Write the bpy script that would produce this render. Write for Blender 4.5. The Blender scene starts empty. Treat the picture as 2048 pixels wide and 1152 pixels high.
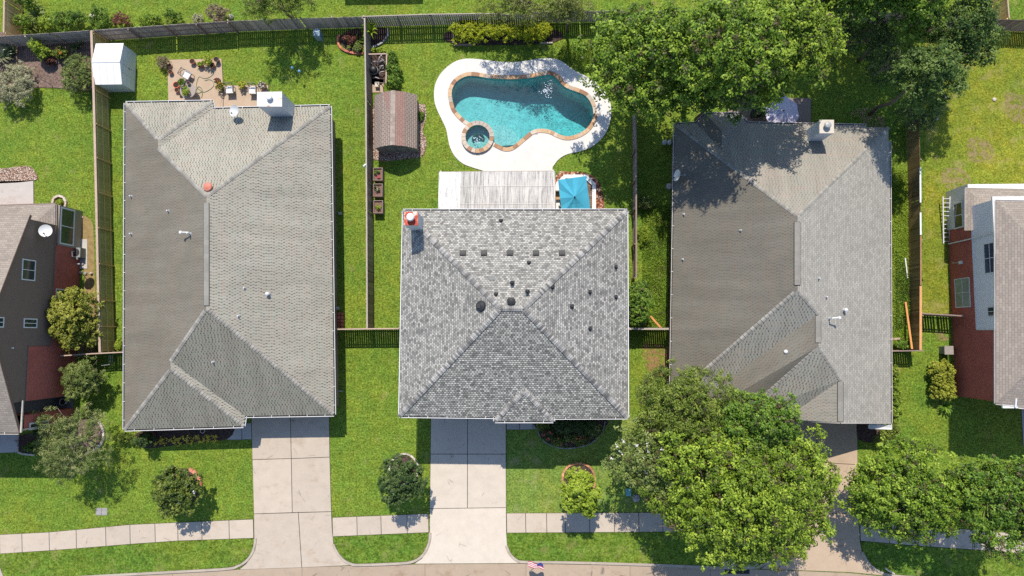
import bpy, bmesh, math, random
import numpy as np
from mathutils import Vector, Matrix, Euler, geometry

# ------------------------------------------------------------------ camera, sky, sun, exposure
SC = bpy.context.scene
COL = SC.collection
FPX = 1365.333           # focal length in photo pixels (24 mm on 36 mm, 2048 px wide)
CAMH = 50.0
NADX, NADY = 1072.0, 672.0
ta = math.atan((NADY - 576) / FPX)
tb = math.atan((NADX - 1024) / FPX * math.cos(ta))
camd = bpy.data.cameras.new('camera')
camd.lens = 24; camd.sensor_width = 36; camd.clip_end = 2000; camd.clip_start = 0.5
cam = bpy.data.objects.new('camera', camd); COL.objects.link(cam)
cam.location = (0, 0, CAMH); cam.rotation_euler = (ta, tb, 0)
SC.camera = cam
CR = Euler((ta, tb, 0)).to_matrix()
CX, CY, CF = CR @ Vector((1, 0, 0)), CR @ Vector((0, 1, 0)), CR @ Vector((0, 0, -1))
CO = Vector((0, 0, CAMH))

SUN_EL = math.radians(54.2)
SUN_AZ = math.radians(3.2)          # the sun stands a little left of image-up (+Y)
w = bpy.data.worlds.new('World'); SC.world = w; w.use_nodes = True
wn = w.node_tree; bg = wn.nodes['Background']
sky = wn.nodes.new('ShaderNodeTexSky'); sky.sky_type = 'NISHITA'; sky.sun_disc = False
sky.sun_elevation = SUN_EL; sky.sun_rotation = -SUN_AZ; sky.ozone_density = 2.5; sky.dust_density = .4
wn.links.new(sky.outputs[0], bg.inputs[0]); bg.inputs[1].default_value = 0.16
sd = bpy.data.lights.new('sun', 'SUN'); sd.energy = 4.7; sd.angle = math.radians(0.53); sd.color = (1, 0.915, 0.79)
so = bpy.data.objects.new('sun', sd); COL.objects.link(so)
sdir = Vector((math.sin(SUN_AZ) * math.cos(SUN_EL), -math.cos(SUN_AZ) * math.cos(SUN_EL), -math.sin(SUN_EL)))
so.rotation_euler = sdir.to_track_quat('-Z', 'Y').to_euler(); so.location = (0, 40, 60)
SC.view_settings.view_transform = 'Standard'; SC.view_settings.look = 'None'
SC.view_settings.exposure = 0.28; SC.view_settings.gamma = 1.0
SC.cycles.use_denoising = False
SC.cycles.max_bounces = 8; SC.cycles.transparent_max_bounces = 12
SC.cycles.sample_clamp_indirect = 6

random.seed(7)
RNG = np.random.default_rng(11)

# ------------------------------------------------------------------ helpers
def ray(px, py):
    return CF + CX * ((px - 1024) / FPX) - CY * ((py - 576) / FPX)
def P(px, py, z=0.0):
    d = ray(px, py); t = (z - CAMH) / d.z
    return CO + d * t
def G(px, py):
    p = P(px, py, 0); return (p.x, p.y)
def hit_plane(px, py, q, n):
    d = ray(px, py); return CO + d * ((q - CO).dot(n) / d.dot(n))
def Q(x, y, z=0.0):
    """ground pixel of the plan drawing (z = 0 footprint), lifted to z"""
    p = P(x, y, 0); return Vector((p.x, p.y, z))
MPP = CAMH / FPX         # metres per photo pixel on the ground

def wloc(o):
    v = Vector((0, 0, 0))
    while o is not None:
        v += o.location; o = o.parent
    return v
def tag(o, label=None, cat=None, group=None, kind=None):
    if label: o['label'] = label
    if cat: o['category'] = cat
    if group: o['group'] = group
    if kind: o['kind'] = kind
    return o
def thing(name, label, cat, loc, group=None):
    o = bpy.data.objects.new(name, None); COL.objects.link(o)
    o.empty_display_size = .3
    o.location = loc
    return tag(o, label, cat, group)
def new_obj(name, me, parent=None):
    o = bpy.data.objects.new(name, me); COL.objects.link(o)
    if parent is not None: o.parent = parent
    return o
def copy_tree(o, parent=None):
    c = o.copy(); COL.objects.link(c); c.parent = parent
    for ch in list(o.children): copy_tree(ch, c)
    return c

class MB:
    def __init__(s): s.v = []; s.f = []; s.t = []; s.m = []
    def face(s, pts, tone=.5, mi=0):
        b = len(s.v); s.v += [tuple(p) for p in pts]; s.f.append(tuple(range(b, b + len(pts)))); s.t.append(tone); s.m.append(mi)
    def box(s, x0, y0, z0, x1, y1, z1, tone=.5, mi=0):
        b = len(s.v)
        s.v += [(x0,y0,z0),(x1,y0,z0),(x1,y1,z0),(x0,y1,z0),(x0,y0,z1),(x1,y0,z1),(x1,y1,z1),(x0,y1,z1)]
        for f in ((3,2,1,0),(4,5,6,7),(0,1,5,4),(1,2,6,5),(2,3,7,6),(3,0,4,7)):
            s.f.append(tuple(b + i for i in f)); s.t.append(tone); s.m.append(mi)
    def frame(s, o, ax, ay, az, tone=.5, mi=0):
        """box with centre o and half axes"""
        o, ax, ay, az = Vector(o), Vector(ax), Vector(ay), Vector(az); b = len(s.v)
        for sz in (-1, 1):
            for sx, sy in ((-1,-1),(1,-1),(1,1),(-1,1)):
                s.v.append(tuple(o + ax * sx + ay * sy + az * sz))
        for f in ((3,2,1,0),(4,5,6,7),(0,1,5,4),(1,2,6,5),(2,3,7,6),(3,0,4,7)):
            s.f.append(tuple(b + i for i in f)); s.t.append(tone); s.m.append(mi)
    def bar(s, p, q, w_, h_, up=(0,0,1), tone=.5, mi=0):
        p, q = Vector(p), Vector(q); d = q - p; L = d.length
        if L < 1e-6: return
        d /= L; u = Vector(up)
        sd_ = d.cross(u)
        if sd_.length < 1e-4: sd_ = d.cross(Vector((1, 0, 0)))
        sd_.normalize(); u = sd_.cross(d)
        s.frame((p + q) / 2, d * (L / 2), sd_ * (w_ / 2), u * (h_ / 2), tone, mi)
    def prism(s, poly, z0, z1, tone=.5, mi=0, bottom=True):
        a = sum(poly[i][0] * poly[(i+1) % len(poly)][1] - poly[(i+1) % len(poly)][0] * poly[i][1] for i in range(len(poly)))
        if a < 0: poly = poly[::-1]
        n = len(poly); b = len(s.v)
        s.v += [(p[0], p[1], z0) for p in poly] + [(p[0], p[1], z1) for p in poly]
        s.f.append(tuple(range(b + n, b + 2 * n))); s.t.append(tone); s.m.append(mi)
        if bottom: s.f.append(tuple(range(b + n - 1, b - 1, -1))); s.t.append(tone); s.m.append(mi)
        for i in range(n):
            j = (i + 1) % n
            s.f.append((b + i, b + j, b + n + j, b + n + i)); s.t.append(tone); s.m.append(mi)
    def lathe(s, prof, c, n=14, tone=.5, mi=0, ax=None):
        c = Vector(c); b = len(s.v)
        if ax is None: X, Y, Z = Vector((1,0,0)), Vector((0,1,0)), Vector((0,0,1))
        else:
            Z = Vector(ax).normalized(); X = Z.orthogonal().normalized(); Y = Z.cross(X)
        for r, z in prof:
            for k in range(n):
                a = 2 * math.pi * k / n
                s.v.append(tuple(c + X * (r * math.cos(a)) + Y * (r * math.sin(a)) + Z * z))
        for i in range(len(prof) - 1):
            for k in range(n):
                k2 = (k + 1) % n
                s.f.append((b + i*n + k, b + i*n + k2, b + (i+1)*n + k2, b + (i+1)*n + k)); s.t.append(tone); s.m.append(mi)
        if prof[-1][0] > 1e-3: s.f.append(tuple(b + (len(prof)-1)*n + k for k in range(n))); s.t.append(tone); s.m.append(mi)
        if prof[0][0] > 1e-3: s.f.append(tuple(b + k for k in range(n - 1, -1, -1))); s.t.append(tone); s.m.append(mi)
    def tube(s, pts, rad, n=8, tone=.5, mi=0):
        pts = [Vector(p) for p in pts]
        if not hasattr(rad, '__len__'): rad = [rad] * len(pts)
        b = len(s.v); prev = None
        for i, p in enumerate(pts):
            d = (pts[min(i+1, len(pts)-1)] - pts[max(i-1, 0)]).normalized()
            X = d.orthogonal().normalized() if prev is None else (prev - d * prev.dot(d)).normalized()
            prev = X; Y = d.cross(X)
            for k in range(n):
                a = 2 * math.pi * k / n
                s.v.append(tuple(p + (X * math.cos(a) + Y * math.sin(a)) * rad[i]))
        for i in range(len(pts) - 1):
            for k in range(n):
                k2 = (k + 1) % n
                s.f.append((b+i*n+k, b+i*n+k2, b+(i+1)*n+k2, b+(i+1)*n+k)); s.t.append(tone); s.m.append(mi)
        s.f.append(tuple(b + k for k in range(n - 1, -1, -1))); s.t.append(tone); s.m.append(mi)
        s.f.append(tuple(b + (len(pts)-1)*n + k for k in range(n))); s.t.append(tone); s.m.append(mi)
    def build(s, name, mats, parent=None, smooth=False, uv=True):
        off = wloc(parent) if parent is not None else Vector((0, 0, 0))
        me = bpy.data.meshes.new(name)
        me.from_pydata([(a - off.x, b - off.y, c - off.z) for a, b, c in s.v], [], s.f)
        finish(me, s.t, mats, s.m, smooth, uv)
        return new_obj(name, me, parent)

def finish(me, tones, mats, mi=None, smooth=False, uv=True):
    if not isinstance(mats, (list, tuple)): mats = [mats]
    for m in mats: me.materials.append(m)
    n = len(me.polygons)
    if mi is not None and len(mats) > 1: me.polygons.foreach_set('material_index', mi)
    if smooth: me.polygons.foreach_set('use_smooth', [True] * n)
    at = me.attributes.new('tone', 'FLOAT', 'FACE')
    at.data.foreach_set('value', list(tones))
    if uv:
        ul = me.uv_layers.new(name='UVMap')
        co = np.empty(len(me.vertices) * 3, np.float32); me.vertices.foreach_get('co', co); co = co.reshape(-1, 3)
        nl = len(me.loops); vi = np.empty(nl, np.int32); me.loops.foreach_get('vertex_index', vi)
        ls = np.empty(n, np.int32); me.polygons.foreach_get('loop_start', ls)
        lt = np.empty(n, np.int32); me.polygons.foreach_get('loop_total', lt)
        nr = np.empty(n * 3, np.float32); me.polygons.foreach_get('normal', nr); nr = nr.reshape(-1, 3)
        u = np.stack([-nr[:, 1], nr[:, 0], np.zeros(n)], 1)
        ln = np.linalg.norm(u, axis=1); flat = ln < 1e-3
        u[flat] = (1, 0, 0); ln[flat] = 1; u /= ln[:, None]
        v = np.cross(nr, u)
        fi = np.repeat(np.arange(n), lt)
        pc = co[vi]
        out = np.stack([(pc * u[fi]).sum(1), (pc * v[fi]).sum(1)], 1).astype(np.float32)
        ul.data.foreach_set('uv', out.ravel())
    me.update()

def quads(name, V, tones, mat, parent):
    """V: (n,4,3) array of world corners -> one mesh of n leaf faces"""
    off = np.array(wloc(parent)) if parent is not None else np.zeros(3)
    n = len(V); me = bpy.data.meshes.new(name)
    me.vertices.add(n * 4); me.vertices.foreach_set('co', (V - off).astype(np.float32).ravel())
    me.loops.add(n * 4); me.loops.foreach_set('vertex_index', np.arange(n * 4, dtype=np.int32))
    me.polygons.add(n); me.polygons.foreach_set('loop_start', np.arange(0, n * 4, 4, dtype=np.int32))
    me.materials.append(mat)
    at = me.attributes.new('tone', 'FLOAT', 'FACE'); at.data.foreach_set('value', np.asarray(tones, np.float32))
    me.update(calc_edges=True); me.validate()
    return new_obj(name, me, parent)

def inset(poly, d):
    a = sum(poly[i][0] * poly[(i+1) % len(poly)][1] - poly[(i+1) % len(poly)][0] * poly[i][1] for i in range(len(poly)))
    sg = 1 if a > 0 else -1; n = len(poly); out = []
    for i in range(n):
        p0, p1, p2 = Vector(poly[i-1][:2]), Vector(poly[i][:2]), Vector(poly[(i+1) % n][:2])
        e1, e2 = (p1 - p0).normalized(), (p2 - p1).normalized()
        n1, n2 = Vector((-e1.y, e1.x)) * sg, Vector((-e2.y, e2.x)) * sg
        m = n1 + n2
        if m.length < 1e-4: m = n1.copy()
        m.normalize(); k = d / max(.35, m.dot(n1))
        out.append((p1.x + m.x * k, p1.y + m.y * k))
    return out
def smooth_closed(pts, sub=4):
    n = len(pts); out = []
    for i in range(n):
        p0, p1, p2, p3 = (Vector(pts[(i + k - 1) % n]) for k in range(4))
        for k in range(sub):
            t = k / sub
            out.append(tuple(.5 * ((2*p1) + (p2-p0)*t + (2*p0-5*p1+4*p2-p3)*t*t + (3*p1-p0-3*p2+p3)*t**3)))
    return out
def smooth_open(pts, sub=4):
    n = len(pts); out = []
    for i in range(n - 1):
        p0, p1, p2, p3 = Vector(pts[max(i-1, 0)]), Vector(pts[i]), Vector(pts[i+1]), Vector(pts[min(i+2, n-1)])
        for k in range(sub):
            t = k / sub
            out.append(tuple(.5 * ((2*p1) + (p2-p0)*t + (2*p0-5*p1+4*p2-p3)*t*t + (3*p1-p0-3*p2+p3)*t**3)))
    out.append(tuple(pts[-1])); return out
def holed_sheet(name, outer, holes, z, mat, parent=None, drop=0.0):
    bm = bmesh.new(); edges = []
    for lp in [outer] + holes:
        vs = [bm.verts.new((p[0], p[1], z)) for p in lp]
        for i in range(len(vs)): edges.append(bm.edges.new((vs[i], vs[(i+1) % len(vs)])))
    bmesh.ops.triangle_fill(bm, edges=edges, use_beauty=True, use_dissolve=False, normal=(0, 0, 1))
    for f in bm.faces:
        if f.normal.z < 0: f.normal_flip()
    if drop > 0:
        be = [e for e in bm.edges if len(e.link_faces) == 1]
        r = bmesh.ops.extrude_edge_only(bm, edges=be)
        for v in r['geom']:
            if isinstance(v, bmesh.types.BMVert): v.co.z = z - drop
        bmesh.ops.recalc_face_normals(bm, faces=bm.faces)
    off = wloc(parent) if parent is not None else Vector((0, 0, 0))
    for v in bm.verts: v.co -= off
    me = bpy.data.meshes.new(name); bm.to_mesh(me); bm.free()
    finish(me, [.5] * len(me.polygons), mat)
    return new_obj(name, me, parent)

# ------------------------------------------------------------------ materials
class NT:
    def __init__(s, name, rough=.8, spec=.3, metal=0.0):
        s.m = bpy.data.materials.new(name); s.m.use_nodes = True
        s.t = s.m.node_tree; s.b = s.t.nodes['Principled BSDF']
        s.b.inputs['Roughness'].default_value = rough
        s.b.inputs['Specular IOR Level'].default_value = spec
        s.b.inputs['Metallic'].default_value = metal
        s.P = s.t.nodes.new('ShaderNodeNewGeometry').outputs['Position']
    def put(s, sock, val):
        if hasattr(val, 'links'): s.t.links.new(val, sock)
        else:
            if isinstance(val, (tuple, list)) and len(val) == 3 and sock.type == 'RGBA': val = (*val, 1)
            sock.default_value = val
    def mapping(s, vec, scale=(1,1,1), loc=(0,0,0), rot=(0,0,0)):
        n = s.t.nodes.new('ShaderNodeMapping'); s.put(n.inputs[0], vec)
        n.inputs['Location'].default_value = loc; n.inputs['Scale'].default_value = scale; n.inputs['Rotation'].default_value = rot
        return n.outputs[0]
    def noise(s, scale, detail=3, rough=.55, vec=None, dist=0.0):
        n = s.t.nodes.new('ShaderNodeTexNoise'); s.put(n.inputs['Vector'], vec or s.P)
        n.inputs['Scale'].default_value = scale; n.inputs['Detail'].default_value = detail
        n.inputs['Roughness'].default_value = rough; n.inputs['Distortion'].default_value = dist
        return n.outputs[0]
    def voro(s, scale, feature='F1', vec=None, out=0, rnd=1.0):
        n = s.t.nodes.new('ShaderNodeTexVoronoi'); n.feature = feature
        s.put(n.inputs['Vector'], vec or s.P); n.inputs['Scale'].default_value = scale; n.inputs['Randomness'].default_value = rnd
        return n.outputs[out]
    def ramp(s, fac, stops, interp='LINEAR'):
        n = s.t.nodes.new('ShaderNodeValToRGB'); s.put(n.inputs[0], fac); cr = n.color_ramp; cr.interpolation = interp
        while len(cr.elements) < len(stops): cr.elements.new(.5)
        for e, (p, c) in zip(cr.elements, stops):
            e.position = p; e.color = (*c, 1) if isinstance(c, (tuple, list)) else (c, c, c, 1)
        return n.outputs[0]
    def mix(s, fac, a, b, mode='MIX'):
        n = s.t.nodes.new('ShaderNodeMix'); n.data_type = 'RGBA'; n.blend_type = mode; n.clamp_result = False
        s.put(n.inputs[0], fac); s.put(n.inputs[6], a); s.put(n.inputs[7], b)
        return n.outputs[2]
    def math(s, op, a, b=0.0):
        n = s.t.nodes.new('ShaderNodeMath'); n.operation = op; s.put(n.inputs[0], a); s.put(n.inputs[1], b)
        return n.outputs[0]
    def attr(s, name='tone'):
        n = s.t.nodes.new('ShaderNodeAttribute'); n.attribute_name = name; return n.outputs['Fac']
    def uv(s):
        n = s.t.nodes.new('ShaderNodeUVMap'); return n.outputs[0]
    def brick(s, vec, c1, c2, mortar, bw, rh, ms=.01, bias=0.0, offset=.5, smooth=.1):
        n = s.t.nodes.new('ShaderNodeTexBrick'); s.put(n.inputs['Vector'], vec)
        s.put(n.inputs['Color1'], c1); s.put(n.inputs['Color2'], c2); s.put(n.inputs['Mortar'], mortar)
        n.inputs['Scale'].default_value = 1; n.inputs['Mortar Size'].default_value = ms; n.inputs['Bias'].default_value = bias
        n.inputs['Brick Width'].default_value = bw; n.inputs['Row Height'].default_value = rh; n.offset = offset
        n.inputs['Mortar Smooth'].default_value = smooth
        return n.outputs[0], n.outputs[1]
    def bump(s, h, strength=.4, dist=.02):
        n = s.t.nodes.new('ShaderNodeBump'); s.put(n.inputs['Height'], h)
        n.inputs['Strength'].default_value = strength; n.inputs['Distance'].default_value = dist
        s.t.links.new(n.outputs[0], s.b.inputs['Normal'])
    def color(s, c): s.put(s.b.inputs['Base Color'], c); return s
    def gain(s, c, f):
        """multiply colour c by scalar socket/number f"""
        return s.mix(1.0, c, f, 'MULTIPLY')
    def rng(s, f, a, b):
        n = s.t.nodes.new('ShaderNodeMapRange'); s.put(n.inputs[0], f); n.inputs[3].default_value = a; n.inputs[4].default_value = b
        return n.outputs[0]

def plain(name, col, rough=.6, spec=.35, metal=0.0, var=.18, scale=5.0, tone=.25, bump=0.0):
    k = NT(name, rough, spec, metal)
    f = k.rng(k.noise(scale, 4, .6), 1 - var * 1.6, 1 + var * 1.6)
    f = k.math('MULTIPLY', f, k.rng(k.attr(), 1 - tone, 1 + tone))
    k.color(k.gain(col, f))
    if bump: k.bump(k.noise(scale * 4, 3), bump, .02)
    return k.m

def m_grass(name, dark, mid, light, dry=None, dry_lo=.62, big=.16):
    k = NT(name, .95, .1)
    fine = k.noise(8.0, 3, .85)
    tuft = k.noise(2.4, 4, .7, k.mapping(k.P, (1, 1, 1), (7, 3, 0)))
    patch = k.noise(.55, 4, .62)
    large = k.noise(big, 3, .5)
    c = k.ramp(fine, [(.36, dark), (.5, mid), (.64, light)])
    c = k.gain(c, k.ramp(tuft, [(.3, .68), (.5, 1.0), (.7, 1.25)]))
    c = k.gain(c, k.rng(patch, .80, 1.20))
    hue = k.noise(.9, 4, .65, k.mapping(k.P, (1, 1, 1), (21, 8, 0)))
    c = k.mix(k.ramp(hue, [(.38, 0.0), (.62, 1.0)]), k.mix(1, c, (.88, .98, .98), 'MULTIPLY'), k.mix(1, c, (1.10, 1.03, 1.0), 'MULTIPLY'))
    c = k.mix(k.ramp(large, [(.35, 0.0), (.65, 1.0)]), k.mix(1, c, (.84, .94, .92), 'MULTIPLY'), k.mix(1, c, (1.14, 1.06, 1.0), 'MULTIPLY'))
    # soft mowing-direction streaks
    st = k.noise(1.3, 3, .6, k.mapping(k.P, (.22, 1.7, 1)))
    c = k.gain(c, k.rng(st, .80, 1.20))
    if dry:
        d = k.noise(.75, 5, .65, k.mapping(k.P, (1, 1, 1), (13, 4, 0)))
        c = k.mix(k.ramp(d, [(dry_lo, 0.0), (dry_lo + .16, .75)]), c, k.gain(dry, k.rng(fine, .7, 1.3)))
    k.color(c)
    k.bump(k.noise(12, 4, .75), 1.0, .06)
    return k.m
GR = m_grass('lawn_grass', (.05, .09, .009), (.136, .204, .024), (.25, .32, .06), (.27, .25, .09), .59)
GR_STRIP = m_grass('verge_grass', (.042, .08, .008), (.11, .18, .021), (.20, .275, .05), (.22, .215, .07), .55)
GR_PALE = m_grass('pale_lawn_grass', (.075, .122, .018), (.17, .238, .042), (.265, .33, .088), (.30, .28, .13), .54)
GR_YEL = m_grass('meadow_grass', (.08, .102, .010), (.18, .208, .022), (.29, .305, .05), (.30, .255, .10), .54, .25)
GR_WILD = m_grass('rough_grass', (.042, .08, .008), (.125, .192, .022), (.225, .295, .052), (.22, .215, .07), .60, .4)
def m_concrete(name, c, stain=(.30, .24, .19), amount=.5, cracks=.5):
    k = NT(name, .85, .25)
    f = k.math('MULTIPLY', k.rng(k.noise(1.3, 5, .65), .84, 1.13), k.rng(k.noise(28, 3, .6), .93, 1.07))
    f = k.math('MULTIPLY', f, k.rng(k.attr(), .78, 1.22))
    col = k.gain(c, f)
    st = k.ramp(k.noise(.8, 6, .7, k.mapping(k.P, (1, 1.6, 1), (3, 9, 0))), [(.54, 0.0), (.74, amount)])
    col = k.mix(st, col, k.mix(1, col, (.74, .66, .58), 'MULTIPLY'))
    sp = k.ramp(k.noise(5, 5, .8, k.mapping(k.P, (1, 1, 1), (31, 2, 0))), [(.62, 0.0), (.72, amount * .8)])
    col = k.mix(sp, col, k.mix(1, col, (.62, .6, .57), 'MULTIPLY'))
    ck = k.voro(.33, 'DISTANCE_TO_EDGE', k.mix(.35, k.P, k.mapping(k.P, (1, 1, 1), (0, 0, 0)), 'MIX'))
    ckn = k.noise(1.1, 4, .6)
    line = k.math('MULTIPLY', k.ramp(ck, [(.0, 1.0), (.012, 0.0)]), k.ramp(ckn, [(.55, 0.0), (.62, cracks)]))
    col = k.mix(line, col, (.11, .095, .08))
    sp2 = k.ramp(k.noise(2.1, 4, .7, k.mapping(k.P, (1, 1, 1), (51, 12, 0))), [(.66, 0.0), (.76, amount * .7)])
    col = k.mix(sp2, col, k.mix(1, col, (.55, .50, .45), 'MULTIPLY'))
    k.color(col); k.bump(k.noise(40, 3), .25, .01)
    return k.m
CONC = m_concrete('driveway_concrete', (.455, .39, .318), amount=.7)
CONC_WALK = m_concrete('sidewalk_concrete', (.455, .39, .318), amount=.7)
CONC_NEW = m_concrete('bright_concrete', (.53, .47, .395), amount=.25)
CONC_CURB = m_concrete('curb_concrete', (.38, .33, .27), amount=.8)
CONC_ROAD = m_concrete('road_concrete', (.37, .29, .215), amount=1.0, cracks=.8)
CONC_PATIO = m_concrete('patio_concrete', (.43, .33, .24), amount=.5)
CONC_GREY = m_concrete('grey_slab_concrete', (.42, .40, .37), amount=.7)
DECKW = m_concrete('pool_deck_concrete', (.62, .60, .565), amount=.12, cracks=0.0)

def m_shingle(name, cols, mortar, bw=.30, rh=.145, ms=.012, stain=None, grain=.14, soft=.45, lay=.5):
    """asphalt tab shingles laid in courses along the slope (UV in metres)"""
    k = NT(name, .92, .18)
    uv = k.uv()
    a, fa = k.brick(uv, cols[0], cols[1], mortar, bw, rh, ms)
    b, _ = k.brick(k.mapping(uv, (1, 1, 1), (bw * 41, rh * 26, 0)), cols[2], cols[3], mortar, bw, rh, ms)
    c = k.mix(lay, a, b)
    lines = k.math('MULTIPLY', fa, 1.0)
    c = k.mix(k.math('MULTIPLY', lines, soft), c, mortar)
    c = k.gain(c, k.rng(k.noise(9, 4, .7), 1 - grain, 1 + grain))
    c = k.gain(c, k.rng(k.noise(.35, 4, .6), .86, 1.14))
    c = k.gain(c, k.rng(k.noise(1.4, 4, .6, k.mapping(uv, (1.2, .22, 1))), .92, 1.08))
    if stain:
        col, amt = stain
        s_ = k.noise(.5, 5, .65, k.mapping(uv, (1, .5, 1), (5, 2, 0)))
        c = k.mix(k.ramp(s_, [(.25, amt * .45), (.7, amt)]), c, k.mix(1, c, col, 'MULTIPLY'))
    k.color(c)
    k.bump(k.math('SUBTRACT', 1.0, fa), .5, .012)
    return k.m
def m_dotted(name, base, tint1, tint2, slot=.55, pu=.205, pv=.165, stain=None, grain=.12):
    """old three-tab shingles: long strips of slightly different tint, a dark slot at every tab"""
    k = NT(name, .92, .16)
    uv = k.uv(); xy = k.t.nodes.new('ShaderNodeSeparateXYZ'); k.put(xy.inputs[0], uv); u, v = xy.outputs[0], xy.outputs[1]
    vr = k.math('DIVIDE', v, pv); row = k.math('FLOOR', vr); fv = k.math('FRACT', vr)
    w1 = k.t.nodes.new('ShaderNodeTexWhiteNoise'); w1.noise_dimensions = '1D'; k.put(w1.inputs['W'], row); us = k.math('ADD', k.math('DIVIDE', u, pu), k.math('ADD', k.math('MULTIPLY', row, .5), k.math('MULTIPLY', w1.outputs[0], .45))); fu = k.math('FRACT', us); col_ = k.math('FLOOR', us)
    wn_ = k.t.nodes.new('ShaderNodeTexWhiteNoise'); wn_.noise_dimensions = '2D'; cb = k.t.nodes.new('ShaderNodeCombineXYZ'); k.put(cb.inputs[0], col_); k.put(cb.inputs[1], row); k.put(wn_.inputs['Vector'], cb.outputs[0]); rnd = wn_.outputs[0]
    m1 = k.ramp(fu, [(.0, 0.0), (.06, 1.0), (.34, 1.0), (.44, 0.0)]); m2 = k.ramp(fv, [(.0, .55), (.16, 1.0), (.66, 1.0), (.86, .25)])
    s_ = k.math('MULTIPLY', k.math('MULTIPLY', m1, m2), k.rng(rnd, slot * .35, slot * 1.25))  # dark tab slots, their shadow put into the colour
    t, _ = k.brick(uv, tint1, tint2, tint1, .92, pv * 2, 0.0)
    c = k.mix(1, base, t, 'MULTIPLY')
    c = k.gain(c, k.math('SUBTRACT', 1.0, s_))
    c = k.gain(c, k.rng(k.noise(9, 4, .7), 1 - grain, 1 + grain)); c = k.gain(c, k.rng(k.noise(.35, 4, .6), .84, 1.16))
    c = k.gain(c, k.rng(k.noise(.9, 5, .65, k.mapping(uv, (1.1, .14, 1))), .68, 1.26))
    if stain:
        colr, amt = stain
        q_ = k.noise(.5, 5, .65, k.mapping(uv, (1, .5, 1), (5, 2, 0)))
        c = k.mix(k.ramp(q_, [(.25, amt * .45), (.7, amt)]), c, k.mix(1, c, colr, 'MULTIPLY'))
    k.color(c); k.bump(k.math('SUBTRACT', 1.0, s_), .35, .01)
    return k.m
SH_NEW = m_shingle('grey_blend_shingle', [(.49,.478,.44), (.12,.12,.115), (.41,.394,.357), (.165,.163,.152)], (.085,.084,.08), .19, .135, .012, grain=.12, lay=.30)
SH_OLD = m_dotted('weathered_shingle', (.318, .303, .258), (1.03, .985, .965), (.97, .995, .975), .58)
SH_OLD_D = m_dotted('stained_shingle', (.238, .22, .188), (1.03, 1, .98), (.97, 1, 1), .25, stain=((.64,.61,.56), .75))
SH_R = m_shingle('pale_grey_shingle', [(.385,.365,.318), (.26,.247,.217), (.355,.335,.29), (.29,.275,.24)], (.17,.165,.158), .25, .16, .010, grain=.12, soft=.25, lay=.3)
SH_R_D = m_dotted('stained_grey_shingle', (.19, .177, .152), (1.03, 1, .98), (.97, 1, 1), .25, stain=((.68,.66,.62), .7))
SH_R_F = m_dotted('front_grey_shingle', (.30, .288, .25), (1.03, 1, .97), (.97, 1, 1), .55, .22, .19)  # base set lighter because front slopes catch little sun
SH_R_M = m_dotted('rear_grey_shingle', (.278, .26, .23), (1.03, .98, .95), (.95, .99, .96), .30)
SH_BR = m_shingle('brown_grey_shingle', [(.325,.28,.24), (.225,.195,.168), (.30,.265,.228), (.245,.21,.18)], (.17,.14,.115), .33, .16, .009, grain=.16, soft=.2, lay=.4)
SH_SHED = m_shingle('shed_shingle', [(.34,.27,.225), (.30,.24,.20), (.33,.265,.22), (.28,.225,.19)], (.13,.10,.085), .30, .16, .02, soft=.5)
SH_RED = m_shingle('faded_red_shingle', [(.32,.20,.165), (.27,.165,.135), (.30,.20,.165), (.26,.155,.13)], (.17,.10,.085), .30, .16, .012, soft=.3)
CAP_NEW = plain('ridge_cap_shingle', (.245, .24, .23), .9, .2, var=.12, scale=8, tone=.55)
CAP_OLD = plain('old_ridge_shingle', (.265, .253, .226), .9, .2, var=.14, scale=5, tone=.2)
CAP_OLD_D = plain('dark_ridge_shingle', (.25, .235, .21), .9, .2, var=.14, scale=5, tone=.2)
WHITE = plain('white_paint', (.66, .655, .64), .5, .4, var=.05, scale=3, tone=.12)
WHITE_R = plain('white_metal', (.66, .66, .66), .4, .5, var=.04, scale=2, tone=.1)
GUT_IN = plain('gutter_inside', (.05, .048, .045), .8, .2, var=.3, scale=6)
FASCIA = plain('grey_trim', (.42, .40, .37), .6, .3, var=.06, scale=4)
DARK = plain('dark_metal', (.024, .025, .027), .5, .4, var=.2, scale=6)
BLACK = plain('black_plastic', (.018, .018, .02), .45, .4, var=.2, scale=6)
GREYM = plain('grey_metal', (.30, .31, .32), .45, .5, var=.1, scale=6)
GREYP = plain('grey_plastic', (.24, .245, .24), .6, .35, var=.1, scale=6)
TAUPE = plain('taupe_siding', (.30, .27, .24), .7, .3, var=.06, scale=4)
GLASSD = plain('dark_window_glass', (.03, .045, .045), .08, .6, var=.3, scale=1.5)
CREAM = plain('cream_stucco', (.55, .50, .43), .85, .2, var=.08, scale=4)
RUST = None
def m_rustcap():
    k = NT('rusty_cap_metal', .6, .3)
    f = k.noise(2.6, 5, .6)
    k.color(k.ramp(f, [(.44, (.40, .055, .03)), (.52, (.50, .10, .05)), (.56, (.62, .57, .50)), (.7, (.66, .64, .60))])); return k.m
RUST = m_rustcap()
def m_whitecap():
    k = NT('streaked_white_metal', .45, .4)
    f = k.noise(2.2, 5, .65)
    k.color(k.ramp(f, [(.3, (.66, .65, .63)), (.64, (.62, .60, .55)), (.74, (.45, .20, .10))])); return k.m
WCAP = m_whitecap()
def m_wood(name, c1, c2, c3, scale=1.0):
    k = NT(name, .88, .15)
    uv = k.uv()
    g = k.noise(6, 5, .7, k.mapping(uv, (5 * scale, .6 * scale, 1)))
    c = k.ramp(g, [(.3, c1), (.5, c2), (.72, c3)])
    c = k.gain(c, k.rng(k.attr(), .62, 1.38)); c = k.gain(c, k.rng(k.noise(.7, 4, .6), .8, 1.2))
    k.color(c); k.bump(g, .4, .008); return k.m
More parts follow.
